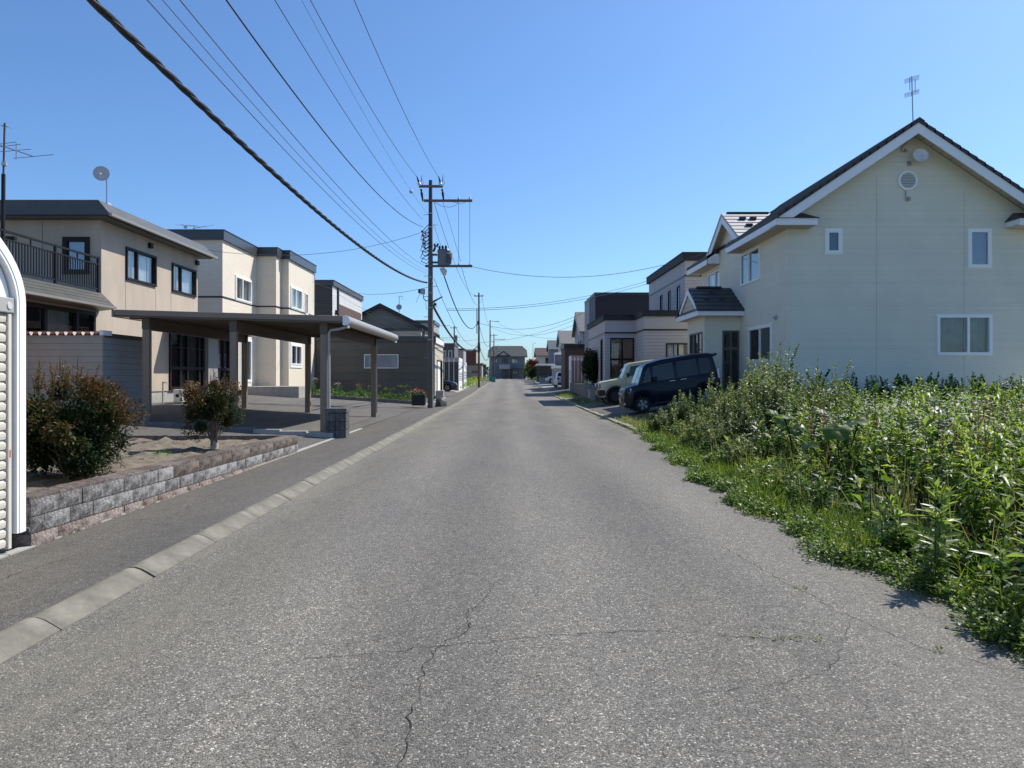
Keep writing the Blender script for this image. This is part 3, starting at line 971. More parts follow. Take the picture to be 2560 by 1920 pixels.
def crown(lv, c, rad, n, L, W, lobes=14, seed=3, tint=0.4, tips=0.0, hollow=0.5, ragged=False):
    """uneven crown of leaf clumps; c centre, rad (rx, ry, rz)"""
    R = np.random.default_rng(seed)
    ph = R.uniform(0, 6.283, lobes); ct = R.uniform(-0.9, 1, lobes); st = np.sqrt(1-ct**2)
    k = R.uniform(0.55, 0.85, lobes)
    ctr = np.stack([np.cos(ph)*st*k, np.sin(ph)*st*k, ct*k], 1)
    lr = R.uniform(0.28, 0.5, lobes)
    if ragged:
        k = R.uniform(0.35, 1.0, lobes); lr = R.uniform(0.16, 0.46, lobes)
        ctr = np.stack([np.cos(ph)*st*k, np.sin(ph)*st*k, ct*k], 1)
    per = n//lobes
    for i in range(lobes):
        u = R.normal(0, 1, (per, 3)); u /= np.linalg.norm(u, axis=1, keepdims=True)
        rr = lr[i]*R.uniform(hollow, 1.05, per)[:, None]
        p = ctr[i]+u*rr
        out = p/np.maximum(0.2, np.linalg.norm(p, axis=1, keepdims=True))
        d = out*0.7+R.normal(0, 0.55, (per, 3))+np.array([0, 0, 0.35])
        o = np.array(c)+p*np.array(rad)
        hi = np.clip((p[:, 2]+0.6)/1.6, 0, 1)
        t = tint+R.normal(0, 0.13, per)+tips*(np.linalg.norm(p, axis=1) > 0.8)*hi*R.uniform(0.2, 1, per)+R.normal(0, 0.05)
        lv.leaves(o, d, L*R.uniform(0.6, 1.25, per), W*R.uniform(0.7, 1.2, per), 0.1, np.clip(t, 0, 1))

# ------------------------------------------------------------------ the setting: ground, road, kerbs, drives
random.seed(7)
RNG = np.random.default_rng(7)

def sorted_u(*ls):
    return sorted(set(round(v, 4) for l in ls for v in l))
gx = sorted_u([-3000, -1500, -700, -300, -150, -90, -60, -40, -30, -24], span(-20, -12.5, 1.5), span(-12.25, -4.25, 0.5), [-3.9, -3.2], span(-2.6, 3.4, 1.0), [3.45, 3.55], span(4, 8, 0.5), span(9, 20, 1.0), [26, 40, 60, 90, 150, 300, 700, 1500, 3000])
gy = sorted_u([-3000, -800, -200, -60, -20], span(-10, 16, 2), span(17, 21, 0.5), span(22, 170, 2), [180, 200, 230, 280, 400, 700, 1400, 3000])
tag(grid_sheet(gx, gy, gz).build('ground', M['gravel']), kind='structure')

def strip(x0, x1, y0, y1, off, mat, name, hf=None, dx=0.5, dy=2.0, follow=True):
    xs, ys = span(x0, x1, dx), span(y0, y1, dy)
    f = hf or (lambda x, y: rz(y))
    b = MB()
    for y in ys:
        for x in xs:
            X = x+(rx(y) if follow else 0)
            b.v.append((X, y, f(X, y)+off))
    n = len(xs)
    for j in range(len(ys)-1):
        for i in range(n-1):
            b.f.append((j*n+i, j*n+i+1, (j+1)*n+i+1, (j+1)*n+i))
    o = b.build(name, mat)
    o['kind'] = 'structure'
    return o

road = strip(-2.46, 3.34, -14, 156, 0.0, M['asphalt'], 'road', dx=1.0)
cross = strip(-60, 60, 146.5, 152.5, 0.006, M['asphalt'], 'cross_road', dx=6.0, follow=False)

def crack(pts, w, parent, jit=0.03, seed=1, z=0.003):
    """a ragged open crack: a thin dark strip lying in the surface"""
    R = random.Random(seed)
    P = []
    for (a, b) in zip(pts[:-1], pts[1:]):
        n = max(2, int(math.hypot(b[0]-a[0], b[1]-a[1])/0.035))
        for i in range(n):
            P.append((a[0]+(b[0]-a[0])*i/n+R.gauss(0, jit*0.35), a[1]+(b[1]-a[1])*i/n+R.gauss(0, jit*0.35)))
    P.append(pts[-1])
    b = MB()
    for i, p in enumerate(P):
        q0, q1 = P[max(0, i-1)], P[min(len(P)-1, i+1)]
        dx, dy = q1[0]-q0[0], q1[1]-q0[1]
        l = math.hypot(dx, dy) or 1
        ww = w*R.uniform(0.15, 1.3)*min(1, 0.25+i/4, 0.25+(len(P)-1-i)/4)
        b.v.append((p[0]-dy/l*ww, p[1]+dx/l*ww, z)); b.v.append((p[0]+dy/l*ww, p[1]-dx/l*ww, z))
    for i in range(len(P)-1):
        b.f.append((2*i, 2*i+1, 2*i+3, 2*i+2))
    b.build('crack', M['crack'], parent)

crack([(-0.24, 4.33), (-0.20, 3.9), (-0.36, 3.68), (-0.39, 3.38), (-0.39, 2.96), (-0.38, 2.55), (-0.42, 2.2)], 0.0027, road, seed=2)
crack([(-1.04, 3.52), (-0.69, 3.59), (-0.36, 3.69), (0.14, 3.83), (0.78, 3.92), (1.17, 3.85), (1.47, 3.78)], 0.0024, road, seed=3)
crack([(1.78, 5.87), (1.90, 4.82), (2.01, 4.16), (2.14, 3.67), (2.41, 3.38)], 0.0018, road, seed=4)
crack([(2.68, 7.52), (2.55, 5.87), (2.58, 5.1)], 0.0035, road, seed=5)
crack([(-0.04, 4.93), (-0.16, 4.42), (-0.22, 4.16)], 0.002, road, seed=6)
crack([(0.83, 3.13), (1.27, 3.23), (1.58, 3.43), (2.03, 4.16)], 0.0014, road, seed=8)

# left kerb of single stones with open joints, the near ones each a piece
kerb = setting('kerb')
kprof = [(-2.655, -0.04), (-2.655, 0.062), (-2.635, 0.072), (-2.595, 0.072), (-2.55, 0.058), (-2.50, 0.030), (-2.458, 0.006), (-2.458, -0.04)]
def kerb_mesh(L):
    b = MB()
    b.prism([(x+2.56, 0, z) for x, z in kprof], (0, L, 0))
    me = b.mesh('kerb_stone', smooth=35)
    return me
km = kerb_mesh(1.02); km.materials.append(M['kerb'])
y = -1.24
kerb_ys = []
while y < 40:
    o = piece(km, 'kerb_stone', kerb, (-2.56+random.gauss(0, 0.003), y, rz(y)+random.gauss(0, 0.003)), rot=(random.gauss(0, 0.002), random.gauss(0, 0.010), random.gauss(0, 0.002)))
    y += 1.033+random.choice([0, 0, 0.004])
kb = MB()
ys = span(y, 146, 2.0)
for j in range(len(ys)-1):
    n = len(kprof)
    k = len(kb.v)
    for yy in (ys[j], ys[j+1]-0.015):
        for x, z in kprof:
            kb.v.append((x+rx(yy), yy, z+rz(yy)))
    kb.f += [(k+i, k+(i+1) % n, k+n+(i+1) % n, k+n+i) for i in range(n)]
kb.build('kerb_stone', M['kerb'], kerb, kind='stuff')

# right kerb, partly under the weeds, dropped at the driveway
kerb_r = setting('kerb')
kme = MB().prism([(-.08, 0, -0.04), (-.08, 0, 0.05), (-.05, 0, 0.062), (.06, 0, 0.062), (.08, 0, 0.05), (.08, 0, -0.04)], (0, 1.0, 0)).mesh('kerb_stone', smooth=30)
kme.materials.append(M['kerb_yellow'])
y = 10.0
while y < 48:
    piece(kme, 'kerb_stone', kerb_r, (3.38+random.gauss(0, 0.008), y, rz(y)+random.gauss(0, 0.006)), rot=(random.gauss(0, 0.006), random.gauss(0, 0.015), random.gauss(0, 0.006)))
    y += 1.02
kb = MB()
for yy in np.arange(y, 145, 2.0):
    kb.box(3.30+rx(yy), 3.46+rx(yy), yy, yy+1.98, rz(yy)-0.05, rz(yy)+0.05)
kb.build('kerb_stone', M['kerb_yellow'], kerb_r, kind='stuff')

# left sidewalk and the pale edging along its house side
walk = strip(-3.93, -2.64, -6, 146, 0.0, M['asphalt_walk'], 'sidewalk', hf=lambda x, y: rz(y)+0.012+0.048*(x-rx(y)+3.93)/1.29, dx=0.43)
edge = setting('edging_strip')
eb = MB()
for yy in np.arange(-2.0, 19, 1.5):
    eb.box(-3.93, -3.845+random.uniform(-0.006, 0.006), yy, yy+1.49, -0.02, 0.026+random.uniform(-0.004, 0.004))
eb.build('concrete_edging', M['concrete'], edge, kind='stuff')
crack([(-3.4, 2.2), (-3.3, 3.4), (-3.45, 4.6), (-3.2, 6.0), (-3.35, 7.6), (-3.2, 9)], 0.003, walk, seed=12, z=0.036)
crack([(-3.8, 6.6), (-3.4, 6.7), (-3.0, 6.4)], 0.003, walk, seed=13, z=0.06)
crack([(-3.8, 9.9), (-3.3, 10.1), (-2.75, 9.8)], 0.004, walk, seed=14, z=0.06)
crack([(-3.75, 11.6), (-3.3, 11.5), (-2.8, 11.9)], 0.004, walk, seed=15, z=0.06)

# driveways and yards
hz = lambda x, y: gz(x, y)
strip(-15, -3.93, 13.2, 34.6, 0.016, M['asphalt_drive'], 'driveway', hf=hz, dx=0.5, dy=0.7, follow=False)
strip(-22, -3.94, 47.6, 57.5, 0.016, M['asphalt_drive'], 'driveway', hf=hz, dx=0.5, dy=0.7, follow=False)
strip(3.46, 8.6, 19.6, 36.6, 0.016, M['asphalt_drive'], 'driveway', hf=hz, dx=0.4, dy=0.5, follow=False)
strip(3.46, 9, 52.5, 66, 0.016, M['asphalt_drive'], 'driveway', hf=hz, dx=0.5, dy=0.7, follow=False)
strip(3.46, 60, -8, 18.9, 0.014, M['earth'], 'weed_lot', hf=hz, dx=0.8, dy=0.7, follow=False)
# low concrete step that closes the carport apron
ap = setting('apron_kerb')
for k in range(9):
    xa = -9.3+k*0.6
    if xa > -4.4: break
    b = MB(); z0 = gz(xa+0.3, 16.4)
    b.box(xa, xa+0.592, 15.98, 16.14, z0-0.1, z0+0.115)
    b.build('kerb_block', M['concrete_dark'] if k < 6 else M['concrete'], ap)
strip(-9.3, -4.35, 16.1, 24.6, 0.024, M['asphalt_drive'], 'carport_floor', hf=hz, dx=0.5, dy=0.7, follow=False)

# planting bed with split faced block edging in front of the carport
def bed_top(y):
    return 0.425-0.0135*(y-5.72)
bt = []
for yy in span(5.6, 13.1, 0.15):
    for xx in span(-9.2, -4.05, 0.15):
        bt.append((xx, yy))
xs, ys = span(-9.2, -4.06, 0.13), span(5.6, 13.0, 0.13)
nb = RNG.normal(0, 1, (len(ys), len(xs)))
nb = (nb+np.roll(nb, 1, 0)+np.roll(nb, 1, 1)+np.roll(np.roll(nb, 1, 0), 1, 1))/4
sm = MB()
for j, yy in enumerate(ys):
    for i, xx in enumerate(xs):
        sm.v.append((xx, yy, bed_top(yy)-0.075+0.02*nb[j, i]+0.016*RNG.normal()))
n = len(xs)
for j in range(len(ys)-1):
    for i in range(n-1):
        sm.f.append((j*n+i, j*n+i+1, (j+1)*n+i+1, (j+1)*n+i))
tag(sm.build('soil_bed', M['soil'], smooth=60), kind='structure')

wall_t = thing('retaining_wall', 'low retaining wall of rough grey and pinkish split blocks holding the soil bed along the left sidewalk', 'retaining wall', (-4.0, 9.4, 0.0))
def rough_block(L, H, T, seed, cap=False):
    """block seen from the road: rough front with uneven relief; local x runs along the wall (world y)"""
    R = random.Random(seed)
    nu, nv = 5, 3
    b = MB()
    for j in range(nv+1):
        for i in range(nu+1):
            edge_ = (i in (0, nu)) or (j in (0, nv))
            d = 0.0 if edge_ else R.uniform(0.004, 0.030)
            if j == nv and cap: d = -0.012+R.uniform(-0.004, 0.006)
            b.v.append((d, L*i/nu, H*j/nv))
    for j in range(nv):
        for i in range(nu):
            a = j*(nu+1)+i
            b.f.append((a, a+1, a+nu+2, a+nu+1))
    k = len(b.v)
    b.v += [(-T, 0, 0), (-T, L, 0), (-T, L, H), (-T, 0, H)]
    top = [nv*(nu+1)+i for i in range(nu+1)]
    b.f.append(tuple(top)+(k+2, k+3))
    b.f.append(tuple(range(nu+1))[::-1]+(k, k+1))
    b.f.append((k, k+3, nv*(nu+1)) + tuple(j*(nu+1) for j in range(nv-1, -1, -1)))
    b.f.append(tuple(j*(nu+1)+nu for j in range(nv+1))+(k+2, k+1))
    b.f.append((k, k+1, k+2, k+3))
    return b
BL, BH = 0.352, 0.139
vari = {}
for mk in ('block_grey', 'block_pink', 'block_brown'):
    for s in range(4):
        me = rough_block(BL-0.006, BH-0.007, 0.2, len(mk)*7+s, cap=(mk == 'block_brown')).mesh('block', smooth=50)
        me.materials.append(M[mk]); vari[(mk, s)] = me
og = ORG[wall_t.name]
yw0, yw1 = 5.76, 13.12
for c in range(3):
    z_off = c*BH-0.012
    y = yw0-(0.0, BL*0.5, 0.0)[c]
    while y < yw1-0.05:
        mk = ('block_pink', 'block_grey', 'block_grey')[c]
        if c == 2 and y > 7.9: mk = 'block_brown'
        me = vari[(mk, random.randrange(4))]
        me_off = 0
        if y < yw0: y += BL*0.5; L = BL*0.5
        else: L = min(BL, yw1-y)
        sl = -0.0135*(y-5.72)
        piece(me, 'block', wall_t, (-3.858+random.gauss(0, 0.003)-og[0], y-og[1], z_off+sl-og[2]), scale=(1, L/BL, 1), rot=(-0.0135, 0, 0))
        y += L
# brown coping along the top and the return at the far end
cb = MB()
for k in range(19):
    ya = yw0+k*0.39
    if ya > yw1-0.2: break
    yb = min(ya+0.386, yw1)
    za, zb = bed_top(ya), bed_top(yb)
    cb.v.clear(); cb.f.clear()
    cb.add([(-4.09, ya, za-0.06), (-3.868, ya, za-0.06), (-3.868, yb, zb-0.06), (-4.09, yb, zb-0.06), (-4.09, ya, za), (-3.872, ya, za-0.002), (-3.872, yb, zb-0.002), (-4.09, yb, zb)],
           [(0, 3, 2, 1), (4, 5, 6, 7), (0, 1, 5, 4), (1, 2, 6, 5), (2, 3, 7, 6), (3, 0, 4, 7)])
    cb.build('coping_block', M['block_brown'], wall_t, bevel=0.008)
for k in range(13):
    xa = -4.10-k*0.39
    b = MB()
    b.box(xa-0.386, xa, 13.0, 13.13, 0.0, bed_top(13.1)+0.004)
    b.build('return_block', M['block_brown'], wall_t, bevel=0.006)

# flower bed before the dark garage
strip(-10.8, -4.3, 34.9, 41.9, 0.10, M['lawn'], 'flower_bed', hf=hz, dx=0.5, dy=0.7, follow=False)
fe = thing('bed_edging', 'low dark block edging round the flower bed in front of the long dark garage', 'garden edging', (-7.5, 34.8, 0.2))
for k in range(13):
    xa = -10.8+k*0.5
    b = MB(); z = gz(xa, 34.8)
    b.box(xa, xa+0.494, 34.72, 34.88, z-0.1, z+0.17+random.uniform(-0.01, 0.01))
    b.build('edging_block', M['concrete_dark'], fe)
for k in range(13):
    ya = 34.9+k*0.5
    b = MB(); z = gz(-4.3, ya)
    b.box(-4.36, -4.2, ya, ya+0.494, z-0.1, z+0.15)
    b.build('edging_block', M['concrete_dark'], fe)
# distant wood beyond the last houses

# ------------------------------------------------------------------ right: cream house with the big gable
R1 = thing('gabled_house', 'cream two storey house with a steep dark gable roof standing behind the weedy lot', 'house', (12.4, 26.5, 0.5))
fp = [(8.66, 21.9), (16.08, 21.9), (16.08, 31.5), (8.66, 31.5)]
WF = dict(frame='white_frame', fw=0.055, proud=0.035)
def r1_upper(b):
    # gable above the eaves
    b.poly([(8.66, 21.9, 6.0), (16.08, 21.9, 6.0), (16.08, 21.9, 6.45), (12.37, 21.9, 8.96), (8.66, 21.9, 6.45)])
    b.poly([(8.66, 31.5, 6.0), (16.08, 31.5, 6.0), (16.08, 31.5, 6.45), (12.37, 31.5, 8.96), (8.66, 31.5, 6.45)])
    b.poly([(8.66, 25.5, 6.0), (8.66, 29.3, 6.0), (8.66, 29.3, 6.4), (8.66, 27.4, 7.55), (8.66, 25.5, 6.4)])
f1 = shell(R1, fp, 0.89, 6.0, 'w_cream', wins={
    0: [(9.84, 10.33, 5.20, 5.95, dict(WF, fw=0.10, panes=(1,), glass='glass_deep', casing=0.03)),
        (14.25, 14.93, 4.78, 5.95, dict(WF, fw=0.09, panes=(1,), glass='glass_blue', curtain='curtain', casing=0.03)),
        (13.29, 14.95, 2.09, 3.30, dict(WF, fw=0.07, panes=(0.58, 0.42), glass='glass', casing=0.03, curtain='curtain_dim', cur=((0.0, 0.56), (0.62, 0.98))))],
    3: [(24.25, 26.2, 4.74, 5.88, dict(WF, panes=(0.42, 0.58), glass='glass_blue', curtain='blind')),
        (28.75, 30.5, 4.55, 5.78, dict(WF, panes=(0.6, 0.4), glass='glass', curtain='blind')),
        (23.2, 25.35, 1.95, 3.10, dict(WF, panes=(0.5, 0.5), glass=('glass_dark', 'glass_dark'), casing=0.06))],
}, base_z=0.25, extra=[('w_cream', r1_upper)])
# panel joints on the gable wall
jb = MB()
for x in (11.42, 14.12):
    jb.box(x-0.005, x+0.005, 21.893, 21.902, 0.9, 7.6 if x < 13 else 7.2)
for z, xa, xb in ((6.03, 9.4, 11.41), (6.02, 11.43, 14.11)):
    jb.box(xa, xb, 21.8945, 21.902, z-0.004, z+0.004)
jb.build('panel_joint', M['joint_grey'], R1)
cb = MB()
for (cx, cy) in ((8.66, 21.9), (16.08, 21.9)):
    cb.box(cx-0.03, cx+0.03, cy-0.03, cy+0.03, 0.9, 5.98)
cb.build('corner_trim', M['w_cream'], R1)
# main roof in lapped courses; the lowest rows are cut short where the dormer stands
def slope_course(root, x0, z0, x1, z1, segs, mat, th=0.10):
    for (ya, yb) in segs:
        b = MB()
        b.add([(x0, ya, z0-th), (x0, yb, z0-th), (x1, yb, z1-th), (x1, ya, z1-th), (x0, ya, z0+0.035), (x0, yb, z0+0.035), (x1, yb, z1+0.004), (x1, ya, z1+0.004)],
              [(0, 1, 2, 3), (4, 7, 6, 5), (0, 4, 5, 1), (1, 5, 6, 2), (2, 6, 7, 3), (3, 7, 4, 0)])
        b.build('roof_course', M[mat], root)
n = 17
for sg in (-1, 1):
    for k in range(n):
        f0, f1 = k/n, min(1.0, (k+1)/n+0.008)
        x0 = 12.37+sg*4.25*(1-f0); x1 = 12.37+sg*4.25*(1-f1)
        z0 = 6.27+2.87*f0; z1 = 6.27+2.87*f1
        segs = [(21.27, 26.3), (28.8, 32.0)] if (sg == -1 and k < 2) else [(21.27, 32.0)]
        slope_course(R1, x0, z0, x1, z1, segs, 'roof_brown')
rb = MB()
rb.prism([(12.20, 21.25, 9.07), (12.37, 21.25, 9.19), (12.54, 21.25, 9.07)], (0, 10.77, 0))
rb.build('ridge_cap', M['roof_dark'], R1)
for sg in (-1, 1):
    b = MB()
    p = [(12.37+sg*4.25, 21.30, 6.19), (12.37, 21.30, 9.06), (12.37, 21.30, 8.72), (12.37+sg*4.25*0.93, 21.30, 6.06), (12.37+sg*4.25, 21.30, 6.03)]
    b.prism(p, (0, 0.035, 0)); b.build('bargeboard', M['white_trim'], R1)
    b = MB()     # boarded soffit under the verge
    b.add([(12.37+sg*4.2, 21.335, 6.14), (12.37, 21.335, 8.97), (12.37, 21.9, 8.97), (12.37+sg*4.2, 21.9, 6.14)], [(0, 1, 2, 3)])
    b.build('soffit', M['w_cream2'], R1)
    # eave fascia, soffit and the short return across the gable
    xe = 12.37+sg*4.25; xw = 12.37+sg*3.71
    for (ya, yb) in ([(21.335, 26.3), (28.8, 31.95)] if sg == -1 else [(21.335, 31.95)]):
        b = MB(); b.box(min(xe, xe-sg*0.03), max(xe, xe-sg*0.03), ya, yb, 5.965, 6.165); b.build('fascia', M['white_trim'], R1)
        b = MB(); b.box(min(xe-sg*0.031, xw), max(xe-sg*0.031, xw), ya, yb, 5.97, 5.995); b.build('soffit', M['w_cream2'], R1)
    xr = xe-sg*1.22
    b = MB(); b.box(min(xe, xr), max(xe, xr), 21.295, 21.325, 5.965, 6.165)
    b.box(min(xr, xr+sg*0.03), max(xr, xr+sg*0.03), 21.326, 21.89, 5.965, 6.165)
    b.build('eave_return', M['white_trim'], R1)
    b = MB(); b.box(min(xe, xr), max(xe, xr), 21.33, 21.893, 5.972, 5.99); b.build('soffit', M['w_cream2'], R1)
    b = MB()
    b.add([(xe, 21.25, 6.17), (xr-sg*0.05, 21.25, 6.17), (xr-sg*0.05, 21.89, 6.17), (xe, 21.89, 6.17), (xe-sg*0.28, 21.89, 6.46), (xr+sg*0.22, 21.89, 6.46)],
          [(0, 1, 5, 4), (1, 2, 5), (0, 4, 3), (0, 3, 2, 1)])
    b.build('return_roof', M['roof_dark'], R1)
if True:   # end of the fascia where it stops beside the dormer
    b = MB(); b.box(8.13, 8.65, 28.8, 28.83, 5.965, 6.40); b.build('eave_end', M['white_trim'], R1)
    b = MB(); b.box(8.13, 8.65, 26.27, 26.3, 5.965, 6.36); b.build('eave_end', M['white_trim'], R1)
# dormer gable on the road side
L = math.hypot(2.05, 1.29); n = 7
for sg in (-1, 1):
    for k in range(n):
        f0, f1 = k/n, min(1.0, (k+1)/n+0.01)
        y0 = 27.4+sg*2.05*(1-f0); y1 = 27.4+sg*2.05*(1-f1)
        z0 = 6.42+1.29*f0; z1 = 6.42+1.29*f1
        xm = lambda z: 8.12+(z-6.27)/2.87*4.25+0.3
        b = MB()
        b.add([(8.28, y0, z0-0.09), (xm(z0), y0, z0-0.09), (xm(z1), y1, z1-0.09), (8.28, y1, z1-0.09), (8.28, y0, z0+0.03), (xm(z0), y0, z0+0.03), (xm(z1), y1, z1), (8.28, y1, z1)],
              [(0, 1, 2, 3), (4, 7, 6, 5), (0, 4, 5, 1), (1, 5, 6, 2), (2, 6, 7, 3), (3, 7, 4, 0)])
        b.build('dormer_course', M['roof_glint'], R1)
    b = MB()
    b.prism([(8.30, 27.4+sg*2.05, 6.33), (8.30, 27.4, 7.62), (8.30, 27.4, 7.34), (8.30, 27.4+sg*2.05, 6.05)], (0.03, 0, 0))
    b.build('bargeboard', M['white_trim'], R1)
    b = MB(); b.quad((8.331, 27.4+sg*1.95, 6.36), (8.331, 27.4, 7.56), (8.659, 27.4, 7.56), (8.659, 27.4+sg*1.95, 6.36)); b.build('soffit', M['w_cream2'], R1)
b = MB(); b.box(8.5, 10.1, 27.33, 27.47, 7.70, 7.76); b.build('ridge_cap', M['roof_dark'], R1)
for (yy, xx) in ((26.8, 8.9), (26.8, 9.3), (26.2, 8.95)):
    b = MB(); zz = 6.42+1.29*(1-(27.4-yy)/2.05)
    b.box(xx-0.12, xx+0.12, yy-0.07, yy+0.04, zz+0.01, zz+0.10); b.build('snow_guard', M['roof_dark'], R1)
b = MB(); b.lathe([(0.27, 0.0), (0.27, 0.05), (0.20, 0.05), (0.20, 0.02)], (8.655, 27.2, 6.78), (-1, 0, 0), 24); b.build('dormer_vent', M['white_trim'], R1, smooth=40)
# round louvred vent on the gable
b = MB(); b.lathe([(0.30, 0.0), (0.30, 0.05), (0.24, 0.065), (0.235, 0.012), (0.0, 0.012)], (12.36, 21.899, 7.45), (0, -1, 0), 32, cap=False)
vent = b.build('round_vent', M['white_frame'], R1, smooth=40)
for k in range(9):
    zz = -0.20+0.05*k; w = math.sqrt(0.235**2-zz**2)*0.98
    b = MB(); b.add([(12.36-w, 21.885, 7.45+zz-0.012), (12.36+w, 21.885, 7.45+zz-0.012), (12.36+w, 21.845, 7.45+zz-0.03), (12.36-w, 21.845, 7.45+zz-0.03), (12.36-w, 21.885, 7.45+zz-0.002), (12.36+w, 21.885, 7.45+zz-0.002), (12.36+w, 21.845, 7.45+zz-0.020), (12.36-w, 21.845, 7.45+zz-0.020)],
                    [(0, 3, 2, 1), (4, 5, 6, 7), (0, 1, 5, 4), (1, 2, 6, 5), (2, 3, 7, 6), (3, 0, 4, 7)])
    b.build('louvre', M['white_frame'], vent)
b = MB(); b.lathe([(0.0, 0.0), (0.232, 0.0), (0.232, 0.004), (0.0, 0.004)], (12.36, 21.886, 7.45), (0, -1, 0), 24); b.build('vent_shade', M['louvre_shade'], vent)  # disc added to darken the gaps between louvres, shade put into its colour
# service pipes on the gable
b = MB()
b.path([(12.37, 21.87, 8.80), (12.33, 21.86, 8.62), (12.20, 21.86, 8.50), (12.16, 21.86, 8.38), (12.22, 21.86, 8.33), (12.28, 21.86, 8.36)], 0.016, 6)
b.box(12.26, 12.34, 21.84, 21.899, 8.33, 8.42); b.build('service_pipe', M['gutter'], R1)
b = MB()
b.path([(12.30, 21.87, 7.13), (12.30, 21.86, 6.86), (12.34, 21.86, 6.82), (12.38, 21.86, 6.86)], 0.015, 6)
b.box(12.36, 12.44, 21.84, 21.899, 6.85, 6.95); b.build('service_pipe', M['gutter'], R1)
b = MB(); b.lathe([(0.0, 0), (0.085, 0.0), (0.075, 0.06), (0.03, 0.10)], (8.655, 22.76, 3.32), (-1, 0, 0), 14); b.build('wall_lamp', M['pipe'], R1, smooth=50)
# entrance porch
pf = [(7.32, 26.25), (8.655, 26.25), (8.655, 28.7), (7.32, 28.7)]
BR = dict(frame='brown_frame', glass='glass_dark', fw=0.06)
shell(R1, pf, 0.75, 3.66, 'w_cream', wins={
    0: [(7.98, 8.60, 0.85, 3.12, dict(BR, panes=(0.5, 0.5), bar_z=[(2.45, 0.05), (1.15, 0.05)], curtain='curtain_dim', cur=((0.0, 0.48),)))],
    3: [(26.5, 28.3, 0.85, 3.1, dict(BR, panes=(1, 1, 1), curtain='curtain_grey', cur=((0.1, 0.9),), name='entrance_door'))]}, skip=(1,), base_z=0.4, name='porch_wall')
b = MB()
b.box(6.96, 6.99, 25.85, 29.1, 3.64, 3.83); b.box(6.991, 8.655, 25.85, 25.88, 3.64, 3.83); b.box(6.991, 8.655, 29.07, 29.1, 3.64, 3.83)
b.build('porch_fascia', M['white_trim'], R1)
b = MB(); b.box(6.992, 8.65, 25.882, 29.068, 3.66, 3.68); b.build('porch_soffit', M['w_cream2'], R1)
n = 6
for sg in (-1, 1):
    for k in range(n):
        f0, f1 = k/n, min(1.0, (k+1)/n+0.015)
        y0 = 27.48+sg*1.66*(1-f0); y1 = 27.48+sg*1.66*(1-f1); z0 = 3.85+1.0*f0; z1 = 3.85+1.0*f1
        xs0 = 6.93+0.14*f0; xs1 = 6.93+0.14*f1
        b = MB()
        b.add([(xs0, y0, z0-0.05), (8.657, y0, z0-0.05), (8.657, y1, z1-0.05), (xs1, y1, z1-0.05), (xs0, y0, z0+0.04), (8.657, y0, z0+0.04), (8.657, y1, z1), (xs1, y1, z1)],
              [(0, 1, 2, 3), (4, 7, 6, 5), (0, 4, 5, 1), (1, 5, 6, 2), (2, 6, 7, 3), (3, 7, 4, 0)])
        b.build('porch_course', M['roof_dark'], R1)
    b = MB(); b.prism([(7.0, 27.48+sg*1.25, 4.03), (7.0, 27.48, 4.78), (7.0, 27.48, 4.58), (7.0, 27.48+sg*1.25, 3.86)], (0.03, 0, 0)); b.build('bargeboard', M['white_trim'], R1)
b = MB(); b.poly([(7.06, 26.2, 3.86), (7.06, 27.48, 4.72), (7.06, 28.76, 3.86)]); b.build('porch_gable', M['w_cream2'], R1)
b = MB(); b.add([(6.93, 25.82, 3.835), (6.93, 29.14, 3.835), (7.1, 28.6, 3.99), (7.1, 26.36, 3.99)], [(0, 1, 2, 3)]); b.build('pent_roof', M['roof_dark'], R1)
b = MB(); b.box(7.35, 8.3, 27.38, 27.58, 4.84, 4.90); b.build('ridge_cap', M['roof_dark'], R1)
for (yy, xx) in ((26.55, 7.5), (26.55, 8.05), (27.0, 7.8)):
    b = MB(); zz = 3.85+1.0*(1-(27.48-yy)/1.66)
    b.box(xx-0.11, xx+0.11, yy-0.05, yy+0.03, zz+0.01, zz+0.08); b.build('snow_guard', M['roof_dark'], R1)
b = MB(); b.lathe([(0.0, 0.0), (0.07, 0.0), (0.09, 0.08), (0.06, 0.16), (0.0, 0.16)], (8.28, 26.42, 2.60), (0, 0, 1), 14); b.build('porch_lamp', M['insul'], R1, smooth=50)

# ------------------------------------------------------------------ right: flat roofed pale mauve house
R2 = thing('flat_roofed_house', 'pale mauve sided flat roofed house with black roof edges behind the parked cars', 'house', (9.5, 40, 0.5))
BW = dict(frame='bronze', fw=0.06, proud=0.03)
fp = [(6.58, 34.0), (13.0, 34.0), (13.0, 43.5), (5.04, 43.5), (5.04, 36.3), (6.58, 36.3)]
f2 = shell(R2, fp, 0.5, 3.62, 'w_mauve', wins={
    0: [(7.64, 8.78, 2.05, 3.02, dict(BW, panes=(0.5, 0.5), glass='glass', curtain='curtain', cur=((0.0, 0.3), (0.34, 0.5), (0.5, 0.8))))],
    4: [(5.30, 6.52, 0.55, 3.40, dict(BW, panes=(0.5, 0.5), glass='glass', bar_z=[(2.3, 0.05)], name='entrance_screen', depth=0.3))],
    3: [(37.2, 37.9, 1.0, 3.4, dict(BW, panes=(1,), glass='glass_dark'))]}, base_z=0.2)
b = MB()
for i, F in enumerate(f2):
    b.obox(F.p, F.t, F.n, 0, F.len, -0.02, 0.012, 3.70, 4.30)
b.build('upper_panel', M['w_mauve_plain'], R2)
belt(R2, f2, range(6), 3.62, 0.08, 'sheet_black')
parapet(R2, fp, 4.30, 4.56, 'sheet_matte', d=0.10)
b = MB(); b.extrude(offset_poly(fp, -0.04), 4.2, 4.28); b.build('roof', M['roof_dark'], R2)
